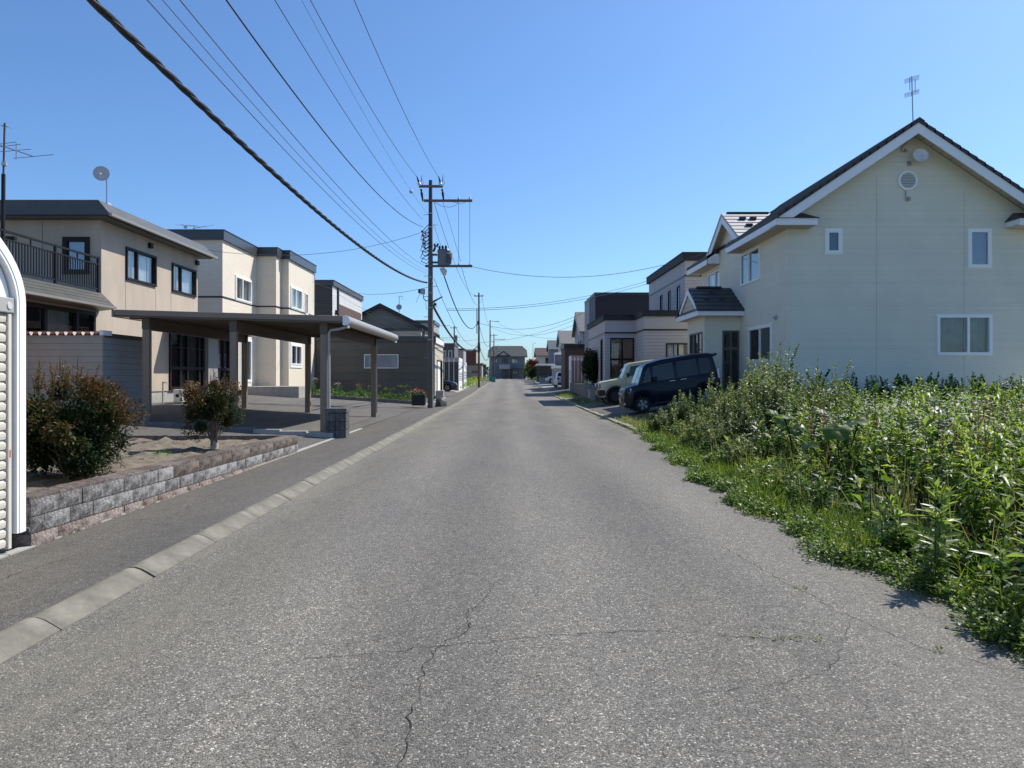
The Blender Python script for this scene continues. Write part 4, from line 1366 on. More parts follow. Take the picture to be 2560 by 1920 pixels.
b = MB(); b.quad((5.28, 36.40, 0.6), (6.54, 36.40, 0.6), (6.54, 36.40, 3.36), (5.28, 36.40, 3.36)); b.build('entrance_back', M['wood_dark'], R2)
fu = [(8.7, 34.6), (13.0, 34.6), (13.0, 43.3), (8.7, 43.3)]
f2u = shell(R2, fu, 4.25, 6.30, 'w_mauve', wins={3: [(35.6, 36.2, 4.75, 6.0, dict(BW, panes=(1,), curtain='curtain')), (37.6, 38.15, 4.75, 6.0, dict(BW, panes=(1,), glass='glass_dark')), (39.6, 40.15, 4.75, 6.0, dict(BW, panes=(1,), glass='glass_dark'))]})
b = MB()
for F in f2u:
    b.obox(F.p, F.t, F.n, 0, F.len, -0.02, 0.012, 6.38, 7.06)
b.build('upper_panel', M['w_mauve_plain'], R2)
belt(R2, f2u, range(4), 6.30, 0.08, 'sheet_black')
parapet(R2, fu, 7.06, 7.44, 'sheet_matte', d=0.14)
b = MB(); b.extrude(offset_poly(fu, -0.04), 6.9, 7.05); b.build('roof', M['roof_dark'], R2)

# black cube house
R3 = thing('black_house', 'black flat roofed house with a grey violet side next to the pale mauve house', 'house', (9, 55, 0.3))
fp = [(6.5, 52), (13.5, 52), (13.5, 58.8), (6.5, 58.8)]
f3 = shell(R3, fp, 0.3, 7.4, {None: 'w_black', 3: 'w_greyviolet'}, wins={
    3: [(53.0, 53.5, 3.6, 4.9, dict(WF, panes=(1,))), (56.2, 57.2, 3.3, 5.0, dict(BW, panes=(1,), glass='glass_dark'))]})
b = MB(); b.box(6.47, 6.498, 55.5, 58.83, 0.4, 7.38); b.build('pale_panel', M['w_grey'], R3)
parapet(R3, fp, 7.4, 7.56, 'sheet_black', d=0.04)
b = MB(); b.extrude(offset_poly(fp, -0.04), 7.2, 7.38); b.build('roof', M['roof_dark'], R3)

def simple_gable(name, label, x0, x1, y0, y1, zb, ze, zr, wall, roof, axis='x', wins=None, over=0.35, trim='white_trim', halfwall=None, base='concrete_dark', pitch=None, group=None):
    r = thing(name, label, 'house', ((x0+x1)/2, (y0+y1)/2, zb), group)
    fp = [(x0, y0), (x1, y0), (x1, y1), (x0, y1)]
    if axis == 'x':
        cy = (y0+y1)/2
        ex = lambda b: [b.poly([(x, y0, ze), (x, cy, zr), (x, y1, ze)]) for x in (x0, x1)]
    else:
        cx = (x0+x1)/2
        ex = lambda b: [b.poly([(x0, y, ze), (cx, y, zr), (x1, y, ze)]) for y in (y0, y1)]
    f = shell(r, fp, zb, ze, wall, wins=wins, extra=[(wall, ex)])
    sl = (zr-ze)/(((y1-y0) if axis == 'x' else (x1-x0))/2)
    if axis == 'x':
        gable_roof(r, 'x', x0-over, x1+over, (y0+y1)/2, (y1-y0)/2+over, ze-over*sl+0.12, zr+0.12, roof, verge=trim, th=0.12, pitch=pitch)
    else:
        gable_roof(r, 'y', y0-over, y1+over, (x0+x1)/2, (x1-x0)/2+over, ze-over*sl+0.12, zr+0.12, roof, verge=trim, th=0.12, pitch=pitch)
    return r, f

R4, _ = simple_gable('gabled_house', 'grey house with a pointed gable facing the road beyond the black house', 7.1, 14, 66.2, 73.8, 0.4, 5.7, 7.7, 'w_grey', 'roof_grey', 'x',
    wins={3: [(67.5, 68.1, 3.4, 4.9, dict(BW, panes=(1,), glass='glass_dark')), (69.4, 70.0, 3.4, 4.9, dict(BW, panes=(1,), glass='glass_dark'))]})
# brown garage, grey porch block, further houses on the right
G6 = thing('brown_garage', 'red brown flat roofed garage behind the white parked hatchback', 'garage', (6.0, 62.5, 0.3))
fp = [(5.05, 61.5), (7.4, 61.5), (7.4, 65.5), (5.05, 65.5)]
shell(G6, fp, 0.25, 3.9, 'w_brown')
parapet(G6, fp, 3.9, 4.22, 'sheet_black', d=0.08)
b = MB(); b.extrude(offset_poly(fp, -0.04), 3.8, 3.88); b.build('roof', M['roof_dark'], G6)
G7 = thing('grey_garage', 'small grey flat roofed garage with a pale roof edge beyond the white hatchback', 'garage', (5.9, 77, 0.4))
fp = [(5.25, 77), (7.6, 77), (7.6, 82), (5.25, 82)]
shell(G7, fp, 0.3, 2.35, 'w_grey')
parapet(G7, fp, 2.35, 2.62, 'white_trim', d=0.10)
fu = [(5.6, 79.0), (7.6, 79.0), (7.6, 82), (5.6, 82)]
shell(G7, fu, 2.4, 3.9, 'w_greyviolet', name='upper_wall')
parapet(G7, fu, 3.9, 4.1, 'white_trim', d=0.12, name='upper_parapet')
R5, _ = simple_gable('gabled_house', 'white house with a grey roof, second gable behind the red brown garage', 6.9, 14, 86.5, 94.5, 0.5, 5.5, 7.2, 'w_white', 'roof_grey', 'x',
    wins={0: [(8.0, 8.9, 3.6, 4.7, dict(BW, panes=(0.5, 0.5), glass='glass_dark')), (9.6, 10.0, 3.6, 4.7, dict(BW, panes=(1,), glass='glass_dark'))]})
R7, _ = simple_gable('gabled_house', 'blue grey house with a slate roof far along the right side', 6.7, 13, 107, 114, 0.8, 5.6, 7.0, 'w_bluegrey', 'roof_slate', 'x',
    wins={0: [(7.2, 8.4, 3.6, 4.9, dict(WF, panes=(0.5, 0.5)))]})
R8, _ = simple_gable('hipped_house', 'cream house with a dark brown roof at the far right end of the street', 5.5, 12, 126, 133, 0.9, 5.2, 6.6, 'w_cream2', 'roof_umber', 'x',
    wins={0: [(6.9, 7.9, 3.2, 4.8, dict(BW, panes=(0.5, 0.5)))], 3: [(128, 129.5, 3.2, 4.6, dict(BW, panes=(0.5, 0.5)))]}, trim='roof_umber')
# open carport with a pale roof far right
C9 = thing('far_carport', 'dark open carport under a pale flat roof far along the right side', 'carport', (5.4, 100, 0.65))
b = MB(); b.box(4.2, 8.0, 97.0, 102.5, 3.0, 3.22); b.build('roof', M['white_trim'], C9)
for (x, yy) in ((4.4, 97.3), (4.4, 102.2), (7.8, 97.3), (7.8, 102.2)):
    b = MB(); b.box(x-0.06, x+0.06, yy-0.06, yy+0.06, 0.4, 2.99); b.build('post', M['carport_dark'], C9)
b = MB(); b.box(4.5, 7.9, 102.3, 102.4, 0.4, 2.98); b.build('back_panel', M['sheet_dark'], C9)
S9 = thing('low_wall', 'low pale garden wall beside the far carport on the right', 'wall', (5.2, 93, 0.5))
b = MB(); b.box(4.3, 6.5, 92.6, 92.8, 0.3, 1.25); b.build('panel', M['concrete'], S9)
b = MB(); b.box(4.26, 6.54, 92.56, 92.84, 1.251, 1.32); b.build('coping', M['concrete'], S9)

# house that closes the street
E1 = thing('end_house', 'blue grey house with a big clipped dark roof closing the far end of the street', 'house', (0.2, 157, 0.95))
fp = [(-3.5, 154), (4.0, 154), (4.0, 161), (-3.5, 161)]
DW = dict(frame='bronze', fw=0.09, proud=0.04, glass='glass')
fE = shell(E1, fp, 0.95, 5.95, 'w_bluegrey', wins={0: [
    (-2.9, -1.9, 4.35, 5.35, dict(DW, curtain='curtain')), (-0.9, 0.25, 3.95, 5.4, dict(DW, glass='glass_dark')), (1.05, 2.5, 4.35, 5.35, dict(DW, panes=(0.66, 0.34), curtain='curtain')),
    (-0.85, 0.35, 1.2, 2.95, dict(DW, panes=(0.6, 0.4), glass='glass_dark', name='front_door')), (1.3, 2.5, 1.95, 2.75, dict(DW, curtain='curtain_grey'))],
    1: [(155.5, 157, 4.2, 5.2, dict(WF))]})
b = MB()
x0, x1, y0, y1 = -4.1, 4.55, 153.4, 161.6
cy = 157.5
b.add([(x0, y0, 5.85), (x1, y0, 5.85), (x1, y1, 5.85), (x0, y1, 5.85), (x0+0.1, cy-1.6, 7.3), (x1-0.1, cy-1.6, 7.3), (x1-0.1, cy+1.6, 7.3), (x0+0.1, cy+1.6, 7.3), (x0+1.1, cy, 8.3), (x1-1.1, cy, 8.3)],
      [(0, 1, 5, 4), (4, 5, 9, 8), (2, 3, 7, 6), (6, 7, 8, 9), (5, 6, 9), (7, 4, 8), (0, 3, 2, 1), (1, 2, 6, 5), (3, 0, 4, 7)])
b.build('roof', M['roof_green'], E1)
b = MB(); b.box(x0, x1, y0-0.03, y0-0.002, 5.68, 5.88); b.build('fascia', M['roof_slate'], E1)
b = MB(); b.prism([(-2.35, 153.2, 5.95), (0.95, 153.2, 5.95), (-0.6, 153.2, 7.05)], (0, 2.6, 0)); b.build('front_gable', M['roof_dark'], E1)
b = MB(); b.prism([(-1.55, 153.16, 6.1), (0.2, 153.16, 6.1), (-0.62, 153.16, 6.72)], (0, 0.03, 0)); b.build('gable_panel', M['w_grey'], E1)
b = MB(); b.box(-1.6, 0.8, 153.0, 153.08, 3.2, 4.1); b.box(-1.6, -1.52, 153.081, 153.99, 3.2, 4.1); b.box(0.72, 0.8, 153.081, 153.99, 3.2, 4.1); b.box(-1.6, 0.8, 153.0, 153.99, 3.10, 3.195); b.build('balcony', M['w_grey'], E1)
b = MB(); b.box(-2.0, -1.9, 156.6, 156.7, 7.6, 8.5); b.box(-1.5, -1.42, 155.6, 155.7, 7.2, 8.0); b.build('vent_pipe', M['galv'], E1)
C10 = thing('black_carport', 'small black carport in front of the blue grey end house', 'carport', (2.4, 152.9, 0.97))
b = MB(); b.box(0.8, 4.4, 151.2, 153.6, 3.0, 3.2); b.build('roof', M['sheet_black'], C10)
for x in (0.95, 3.9):
    b = MB(); b.box(x-0.22, x+0.22, 151.5, 151.7, 0.9, 2.99); b.build('post', M['sheet_black'], C10)

# ------------------------------------------------------------------ left: beige house with a mansard roof edge
L1 = thing('beige_house', 'beige rendered two storey house with a grey metal roof edge behind the carport', 'house', (-15, 23, 0.5))
fp = [(-11.7, 20.5), (-11.7, 26.9), (-20, 26.9), (-20, 20.5)]     # anticlockwise: east, north, west, south
DB = dict(frame='bronze', fw=0.07, proud=0.05)
shell(L1, fp, 3.3, 6.0, 'w_beige', wins={
    0: [(21.8, 23.67, 4.40, 5.41, dict(DB, panes=(0.34, 0.66), glass='glass', curtain='curtain', cur=((0.10, 0.33), (0.35, 0.84), (0.90, 1.0)))),
        (24.8, 26.7, 4.39, 5.40, dict(DB, panes=(0.34, 0.66), glass='glass', curtain='curtain', cur=((0.0, 0.3), (0.36, 0.97))))],
    3: [(-12.8, -12.03, 4.37, 5.44, dict(DB, fw=0.13, panes=(1,), glass='glass_blue', curtain='curtain'))]})
fl = [(-11.7, 12.0), (-11.7, 30.3), (-20, 30.3), (-20, 12.0)]
shell(L1, fl, 0.92, 3.3, 'w_beige', wins={
    0: [(17.0, 20.15, 1.90, 3.24, dict(DB, fw=0.10, panes=(0.3, 0.45, 0.25), glass='glass', curtain='curtain_dim', cur=((0.32, 0.72),))),
        (24.6, 27.4, 0.95, 3.05, dict(DB, fw=0.10, panes=(0.28, 0.22, 0.38, 0.12), glass=('glass', 'glass_dark'), bar_z=[(1.72, 0.05), (2.45, 0.012)], name='glazed_porch', depth=0.25, curtain='curtain', cur=((0.03, 0.30), (0.46, 0.80)))),
        (28.5, 30.0, 0.95, 3.05, dict(DB, fw=0.08, panes=(0.55, 0.45), glass='glass', bar_z=[(1.72, 0.045)], curtain='curtain', cur=((0.0, 0.5), (0.55, 0.75)), name='glazed_door', depth=0.2))]}, base_z=0.3, base_mat='concrete')
b = MB(); b.box(-11.69, -10.62, 24.3, 30.25, 3.10, 3.24); b.build('porch_canopy', M['gutter'], L1)
b = MB(); b.box(-11.68, -11.55, 27.5, 28.4, 0.6, 3.25); b.build('entry_column', M['gutter'], L1)
# ground floor roof over the northern rooms and the extension roof with balcony
b = MB(); b.box(-20, -11.45, 26.95, 30.6, 3.22, 3.42); b.build('low_roof', M['sheet_grey'], L1)
# main roof edge: vertical lip, sloped apron, flat top
def frustum(b, x0, x1, y0, y1, z0, z1, inset, front=0.05):
    b.add([(x0, y0, z0), (x1, y0, z0), (x1, y1, z0), (x0, y1, z0), (x0+inset, y0+front, z1), (x1-inset, y0+front, z1), (x1-inset, y1-inset, z1), (x0+inset, y1-inset, z1)],
          [(0, 3, 2, 1), (4, 5, 6, 7), (0, 1, 5, 4), (1, 2, 6, 5), (2, 3, 7, 6), (3, 0, 4, 7)])
b = MB(); frustum(b, -20.6, -11.22, 19.98, 27.35, 6.06, 6.40, 0.30); b.build('roof', M['sheet_grey'], L1)
b = MB(); b.box(-20.62, -11.20, 19.96, 27.37, 5.97, 6.055); b.build('roof_lip', M['sheet_dark'], L1)
b = MB(); b.box(-20.5, -11.30, 20.06, 27.27, 5.93, 5.965); b.build('soffit', M['sheet_grey'], L1)
b = MB(); b.prism([(-11.197, 20.0, 5.94), (-11.12, 20.0, 5.95), (-11.11, 20.0, 6.02), (-11.197, 20.0, 6.02)], (0, 7.35, 0)); b.build('gutter', M['gutter'], L1)
b = MB()
b.add([(-11.02, 12, 3.40), (-11.02, 19.95, 3.40), (-11.62, 20.40, 3.80), (-11.62, 12, 3.80), (-20, 20.40, 3.80), (-20, 12, 3.80), (-11.02, 12, 3.30), (-11.02, 19.95, 3.30), (-20, 20.40, 3.30), (-20, 12, 3.30), (-11.62, 20.40, 3.30)],
      [(0, 1, 2, 3), (3, 2, 4, 5), (1, 7, 10, 2), (0, 6, 7, 1), (6, 9, 8, 10, 7), (10, 8, 4, 2)])
b.build('extension_roof', M['sheet_grey'], L1)
b = MB(); b.prism([(-11.018, 12, 3.30), (-10.94, 12, 3.31), (-10.93, 12, 3.37), (-11.018, 12, 3.37)], (0, 7.93, 0)); b.build('gutter', M['gutter'], L1)
# roof seams
b = MB()
for zz, xx in ((3.50, -11.17), (3.6, -11.32), (3.7, -11.47)):
    b.box(xx-0.008, xx+0.008, 12, 20.0, zz-0.002, zz+0.012)
b.build('roof_seam', M['sheet_grey'], L1)
# balcony railing
b = MB(); b.box(-11.72, -11.67, 12.5, 20.36, 4.78, 4.83); b.build('top_rail', M['black_metal'], L1)
b = MB(); b.box(-11.715, -11.675, 12.5, 20.36, 4.60, 4.635); b.box(-11.715, -11.675, 12.5, 20.36, 3.90, 3.94); b.build('rail', M['black_metal'], L1)
pm = MB().box(-0.03, 0.03, -0.03, 0.03, 3.81, 4.84).mesh('rail_post'); pm.materials.append(M['black_metal'])
bm_ = MB().box(-0.011, 0.011, -0.011, 0.011, 3.91, 4.61).mesh('baluster'); bm_.materials.append(M['black_metal'])
og = ORG[L1.name]
for yy in (14.6, 16.5, 18.4, 20.33):
    piece(pm, 'rail_post', L1, (-11.695-og[0], yy-og[1], -og[2]))
for yy in (17.45, 19.35):
    b = MB(); b.box(-11.71, -11.68, yy-0.015, yy+0.015, 4.636, 4.78); b.build('rail_stub', M['black_metal'], L1)
yy = 14.7
while yy < 20.3:
    piece(bm_, 'baluster', L1, (-11.695-og[0], yy-og[1], -og[2])); yy += 0.106
for yy in (23.25, 26.75):
    b = MB(); b.box(-11.699, -11.60, yy-0.09, yy+0.09, 5.62, 5.78); b.build('vent_hood', M['bronze'], L1)
b = MB()
for yy in (21.8, 23.67, 24.75):
    b.box(-11.701, -11.696, yy-0.006, yy+0.006, 3.35, 4.35)
b.box(-13.4, -13.39, 20.494, 20.502, 3.9, 5.9)
b.build('render_joint', M['w_garage'], L1)

# ------------------------------------------------------------------ left: stepped house of pale brick siding
L2 = thing('stepped_house', 'flat roofed house of pale brick siding with stepped corners and a dark roof band', 'house', (-15, 36, 0.5))
fp = [(-20, 31.5), (-12.6, 31.5), (-12.6, 35.8), (-11.62, 35.8), (-11.62, 36.65), (-11.24, 36.65), (-11.24, 41.5), (-20, 41.5)]
WW = dict(frame='white_frame', fw=0.07, proud=0.05)
f = shell(L2, fp, 0.75, 7.5, 'w_lbrick', wins={
    1: [(33.0, 35.0, 5.02, 6.12, dict(WW, panes=(0.42, 0.58), glass='glass', curtain='curtain_grey', cur=((0.45, 1.0),), casing=0.05)),
        (33.6, 35.0, 1.2, 3.2, dict(WW, panes=(0.5, 0.5), glass='glass_dark', casing=0.06))],
    5: [(37.0, 38.95, 5.02, 6.12, dict(WW, panes=(0.42, 0.58), glass='glass', curtain='blind', cur=((0.0, 1.0),), casing=0.05)),
        (39.6, 40.1, 4.9, 6.1, dict(WW, panes=(1,), glass='glass')),
        (37.0, 38.8, 2.05, 3.1, dict(WW, panes=(0.5, 0.5), glass='glass_dark', casing=0.16))]}, base_z=0.3)
belt(L2, f, range(0, 6), 4.92, 0.07, 'sheet_black')
parapet(L2, fp, 7.48, 7.90, 'sheet_dark', d=0.10)
b = MB(); b.extrude(offset_poly(fp, -0.04), 7.3, 7.46); b.build('roof', M['roof_dark'], L2)
b = MB(); b.box(-12.5, -9.8, 33.5, 35.6, 0.35, 0.95); b.build('terrace_step', M['concrete'], L2)
b = MB(); b.path([(-11.16, 41.3, 7.4), (-11.16, 41.3, 6.6), (-11.14, 41.3, 6.5), (-11.16, 41.3, 6.4), (-11.16, 41.3, 5.5)], 0.02, 6); b.build('service_cable', M['wire_grey'], L2)

L3 = thing('dark_fronted_house', 'flat roofed house with a charcoal end, white frame and brown panel behind the dark garage', 'house', (-15, 50, 0.4))
fp = [(-19, 46.5), (-11.4, 46.5), (-11.4, 56), (-19, 56)]
f = shell(L3, fp, 0.4, 7.4, {None: 'w_charcoal', 1: 'w_white'}, wins={})
F = f[1]
b = MB(); b.obox(F.p, F.t, F.n, 1.5, 9.0, 0.001, 0.04, 3.4, 6.35); b.build('brown_panel', M['w_brown'], L3)
for (a, c) in ((48.3, 50.0), (52.6, 54.6)):
    w = MB()
    add_window(L3, Face((-11.355, 46.5), (-11.355, 56)), a-46.5, c-46.5, 4.3, 5.25, **dict(BW, depth=0.03, panes=(0.5, 0.5), glass='glass_blue'))
for yy in (47.3, 55.4):
    b = MB(); b.box(-11.39, -11.22, yy-0.09, yy+0.09, 5.55, 5.85); b.build('vent_hood', M['bronze'], L3)
b = MB(); b.box(-11.42, -11.28, 47.75, 47.9, 0.5, 7.4); b.build('downpipe', M['sheet_black'], L3)
parapet(L3, fp, 7.4, 7.72, 'roof_slate', d=0.10)
b = MB(); b.extrude(offset_poly(fp, -0.04), 7.2, 7.38); b.build('roof', M['roof_dark'], L3)

# long dark garage near the utility pole
G1 = thing('long_garage', 'long low dark olive garage with a narrow white framed window behind the flower bed', 'garage', (-8, 45, 0.3))
fp = [(-11.2, 42.0), (-4.24, 42.0), (-4.24, 47.4), (-11.2, 47.4)]
f = shell(G1, fp, 0.3, 3.5, {None: 'w_garage', 1: 'w_cream2'}, wins={
    0: [(-8.42, -6.39, 1.91, 2.74, dict(frame='white_trim', fw=0.045, panes=(1,), glass='glass_frost', proud=0.04))],
    1: [(43.2, 46.6, 0.32, 2.45, dict(frame='bronze', fw=0.10, panes=(1,), glass='glass_dark', name='garage_opening'))]})
b = MB(); b.box(-4.235, -4.20, 43.3, 45.0, 0.35, 2.35); b.build('shutter_panel', M['white_paint'], G1)
parapet(G1, fp, 3.5, 3.78, 'sheet_dark', d=0.06)
b = MB(); b.box(-4.2, -4.165, 42.0, 47.4, 3.42, 3.80); b.build('fascia', M['white_trim'], G1)
b = MB(); b.extrude(offset_poly(fp, -0.04), 3.3, 3.48); b.build('roof', M['roof_dark'], G1)
L4, _ = simple_gable('gabled_house', 'low pitched olive beige gabled house seen over the dark garage roof', -14.4, -6.9, 60, 70, 0.2, 5.6, 7.5, 'w_olive', 'sheet_black', 'y', trim='sheet_black',
    wins={1: [(61.5, 62.6, 3.9, 5.0, dict(WF))]}, over=0.3)
b = MB(); b.box(-10.3, -7.0, 58.9, 60.0, 5.25, 5.45); b.build('canopy', M['sheet_dark'], L4)
b = MB(); b.box(-10.2, -7.1, 59.0, 60.0, 4.2, 5.24); b.build('bay', M['w_cream2'], L4)
L4b = thing('flat_house', 'grey flat topped house peeking over the right slope of the low gabled house', 'house', (-9, 80, 0.4))
fp = [(-13, 78), (-8.0, 78), (-8.0, 84), (-13, 84)]
shell(L4b, fp, 0.3, 7.3, 'w_grey'); parapet(L4b, fp, 7.3, 7.6, 'sheet_dark', d=0.1)
b = MB(); b.extrude(offset_poly(fp, -0.04), 7.1, 7.28); b.build('roof', M['roof_dark'], L4b)
def flat_house(name, label, x0, x1, y0, y1, zb, zt, wall, wall2=None, par='sheet_dark', wins=None, cat='house'):
    r = thing(name, label, cat, ((x0+x1)/2, (y0+y1)/2, zb))
    fp = [(x0, y0), (x1, y0), (x1, y1), (x0, y1)]
    shell(r, fp, zb-0.3, zt, {None: wall, 1: wall2 or wall}, wins=wins)
    parapet(r, fp, zt, zt+0.25, par, d=0.08)
    b = MB(); b.extrude(offset_poly(fp, -0.04), zt-0.2, zt-0.02); b.build('roof', M['roof_dark'], r)
    return r
flat_house('dark_house', 'charcoal flat roofed house behind the zigzag topped storage sheds', -11.5, -6.9, 94, 101, 0.6, 5.6, 'w_charcoal', 'w_greyviolet', wins={0: [(-8.6, -8.0, 3.4, 4.9, dict(WF)), (-7.7, -7.2, 3.4, 4.9, dict(WF, panes=(1,)))]})
flat_house('tan_house', 'tan and grey flat roofed house further along the left side', -11.5, -6.9, 114, 121, 0.8, 5.7, 'w_tan', 'w_grey')
flat_house('red_house', 'dark red flat roofed house far along the left side', -9.0, -5.6, 131, 138, 0.9, 6.2, 'w_redbrown', 'w_tan')
flat_house('low_garage', 'low grey brown garage far left behind the second utility pole', -7.0, -3.6, 103, 109, 0.75, 3.1, 'w_tan', 'w_grey', cat='garage', wins={0: [(-5.0, -4.2, 2.0, 2.3, dict(BW, panes=(1,), glass='glass_dark'))]})
GH = thing('greenhouse', 'small hooped greenhouse beside the third pole far left', 'greenhouse', (-3.3, 120, 0.85))
b = MB()
for k in range(6):
    yy = 113+k*2.0
    b.path([(-5.0, yy, 0.8), (-4.9, yy, 2.2), (-4.2, yy, 3.0), (-3.3, yy, 2.6), (-2.9, yy, 1.8), (-2.85, yy, 0.8)], 0.04, 5)
b.build('hoop', M['galv'], GH)
b = MB()
pr = [(-5.0, 0.8), (-4.9, 2.2), (-4.2, 3.0), (-3.3, 2.6), (-2.9, 1.8), (-2.85, 0.8)]
for (a, c) in zip(pr[:-1], pr[1:]):
    b.quad((a[0], 113, a[1]), (a[0], 123, a[1]), (c[0], 123, c[1]), (c[0], 113, c[1]))
b.build('cover', M['glass_frost'], GH)

# ------------------------------------------------------------------ white arched metal garage at the left edge
GA = thing('arched_garage', 'white arched metal garage with an ivory roller shutter at the left edge of the sidewalk', 'garage', (-6.2, 4.3, 0.05))
yc, hw, zs, rise = 4.28, 1.42, 1.98, 0.80
def arch(r_in, d, n=40):
    """points of the door arch (y, z) inset by r_in"""
    a = hw-r_in; h = rise-r_in*0.9
    return [(yc+a*math.cos(math.pi*i/n), zs+h*math.sin(math.pi*i/n)) for i in range(n+1)]
def arch_band(b, r0, r1, x0, x1, z_bot):
    A, B = arch(r0, 0), arch(r1, 0)
    A = [(A[0][0], z_bot)]+A+[(A[-1][0], z_bot)]
    B = [(B[0][0], z_bot)]+B+[(B[-1][0], z_bot)]
    for i in range(len(A)-1):
        p, q, r, s = A[i], A[i+1], B[i+1], B[i]
        v = [(x0, *p), (x0, *q), (x0, *r), (x0, *s), (x1, *p), (x1, *q), (x1, *r), (x1, *s)]
        b.add(v, [(4, 5, 6, 7), (0, 1, 5, 4), (3, 7, 6, 2), (0, 3, 2, 1)])
for k, (r0, r1, x1) in enumerate(((0.0, 0.026, -3.858), (0.0275, 0.053, -3.855), (0.0545, 0.080, -3.852), (0.0815, 0.105, -3.857))):
    b = MB(); arch_band(b, r0, r1, -3.98, x1, 0.165); b.build('arch_trim', M['white_paint'], GA)
b = MB(); arch_band(b, 0.106, 0.124, -3.96, -3.915, 0.10); b.build('inner_post', M['ivory_grey'], GA)
A = arch(0.125, 0)
b = MB(); b.poly([(-3.905, y_, z_) for y_, z_ in A]); b.build('arch_panel', M['white_paint'], GA)
b = MB(); arch_band(b, 0.235, 0.25, -3.904, -3.897, zs+0.02); b.build('panel_rib', M['white_paint'], GA)
b = MB(); b.box(-3.99, -3.872, yc-hw+0.108, yc+hw-0.108, 1.90, 2.02); b.build('shutter_box', M['ivory_grey'], GA, bevel=0.008)
b = MB(); b.lathe([(0.0, 0.0), (0.03, 0.0), (0.026, 0.006), (0.0, 0.006)], (-3.871, 5.53, 1.955), (1, 0, 0), 18); b.build('emblem', M['insul'], GA)
b = MB(); b.box(-3.95, -3.882, yc+hw-0.166, yc+hw-0.128, 0.055, 1.898); b.build('guide_rail', M['ivory'], GA, bevel=0.005)
b = MB(); b.box(-3.95, -3.882, yc-hw+0.128, yc-hw+0.166, 0.055, 1.898); b.build('guide_rail', M['ivory'], GA, bevel=0.005)
b = MB(); b.box(-3.883, -3.8805, yc+hw-0.155, yc+hw-0.14, 0.77, 0.83); b.build('red_mark', M['red_paint'], GA)
sm_ = MB()
prof = [(0.0, 0.0), (0.018, 0.006), (0.022, 0.03), (0.022, 0.052), (0.012, 0.060), (0.0, 0.0745)]
sm_.prism([(x, 0, z) for x, z in prof], (0, 2*hw-0.336, 0))
sme = sm_.mesh('shutter_slat'); sme.materials.append(M['ivory'])
og = ORG[GA.name]
for k in range(24):
    piece(sme, 'shutter_slat', GA, (-3.918-og[0], yc-hw+0.168-og[1], 0.07+k*0.0762-og[2]))
A = [(yc+hw, 0.15)]+arch(0.0, 0)+[(yc-hw, 0.15)]
b = MB()
for i in range(len(A)-1):
    b.quad((-3.98, *A[i]), (-9.0, *A[i]), (-9.0, *A[i+1]), (-3.98, *A[i+1]))
b.build('side_shell', M['white_paint'], GA)
b = MB(); b.poly([(-9.0, y_, z_) for y_, z_ in A]); b.build('back_panel', M['white_paint'], GA)
b = MB(); b.box(-8.9, -3.97, yc-hw+0.06, yc+hw-0.06, -0.02, 0.16); b.build('plinth', M['concrete_dark'], GA)
b = MB(); b.path([(-3.90, 5.70, 0.19), (-3.84, 5.715, 0.185), (-3.84, 5.715, 0.15)], 0.005, 5); b.build('hook', M['galv'], GA)

# ------------------------------------------------------------------ grey storage shed with the zigzag edge
SH = thing('storage_shed', 'grey storage shed with a pink zigzag roof edge standing behind the large shrub', 'shed', (-10.7, 18, 0.45))
z0, z1 = 0.36, 2.36
X0, X1, Y0, Y1 = -12.0, -9.67, 17.0, 18.9
nb_ = 13; hb = (z1-z0)/nb_
for (nm, mk, fr) in (('front_panel', 'shed_grey', 0), ('side_panel', 'shed_blue', 1)):
    for k in range(nb_):
        b = MB()
        if fr == 0: b.box(X0, X1-0.001, Y0, Y0+0.03, z0+k*hb, z0+(k+1)*hb-0.007)
        else: b.box(X1-0.03, X1, Y0+0.032, Y1, z0+k*hb, z0+(k+1)*hb-0.007)
        b.build(nm, M[mk], SH)
b = MB(); b.box(X0, X1-0.032, Y0+0.012, Y0+0.028, z0, z1); b.box(X1-0.028, X1-0.012, Y0+0.033, Y1, z0, z1)
b.box(X0, X1-0.032, Y1-0.02, Y1, z0, z1); b.box(X0, X0+0.02, Y0+0.03, Y1-0.021, z0, z1); b.build('panel_seam', M['sheet_grey'], SH)
b = MB(); b.box(X0-0.02, X1+0.015, Y0-0.015, Y0+0.05, z1, z1+0.035); b.build('front_rail', M['shed_grey'], SH)
b = MB()
nz = 11; pitch = (X1-X0-0.05)/nz
for i in range(nz):
    xa = X0+i*pitch; xb = xa+pitch
    pr = [(xa, z1+0.04), (xa+pitch*0.15, z1+0.04), (xa+pitch*0.42, z1+0.135), (xa+pitch*0.73, z1+0.135), (xb, z1+0.04)]
    for (a, c) in zip(pr[:-1], pr[1:]):
        b.quad((a[0], Y0-0.03, a[1]), (c[0], Y0-0.03, c[1]), (c[0], Y1+0.03, c[1]-0.10), (a[0], Y1+0.03, a[1]-0.10))
b.build('zigzag_roof', M['terracotta'], SH)
b = MB()
for i in range(nz):
    xa = X0+i*pitch; xm_ = xa+pitch*0.575
    b.add([(xm_-pitch*0.42, Y0-0.026, z1+0.135), (xm_+pitch*0.42, Y0-0.026, z1+0.135), (xm_, Y0-0.026, z1+0.05)], [(0, 1, 2)])
b.build('zigzag_edge', M['terracotta'], SH)
b = MB(); b.box(X1-0.06, X1+0.03, Y0-0.035, Y0+0.35, z1+0.04, z1+0.16); b.build('corner_cap', M['white_trim'], SH)
b = MB(); b.box(X1-0.05, X1+0.025, Y0+0.36, Y1+0.03, z1+0.005, z1+0.10); b.build('side_rail', M['sheet_grey'], SH)
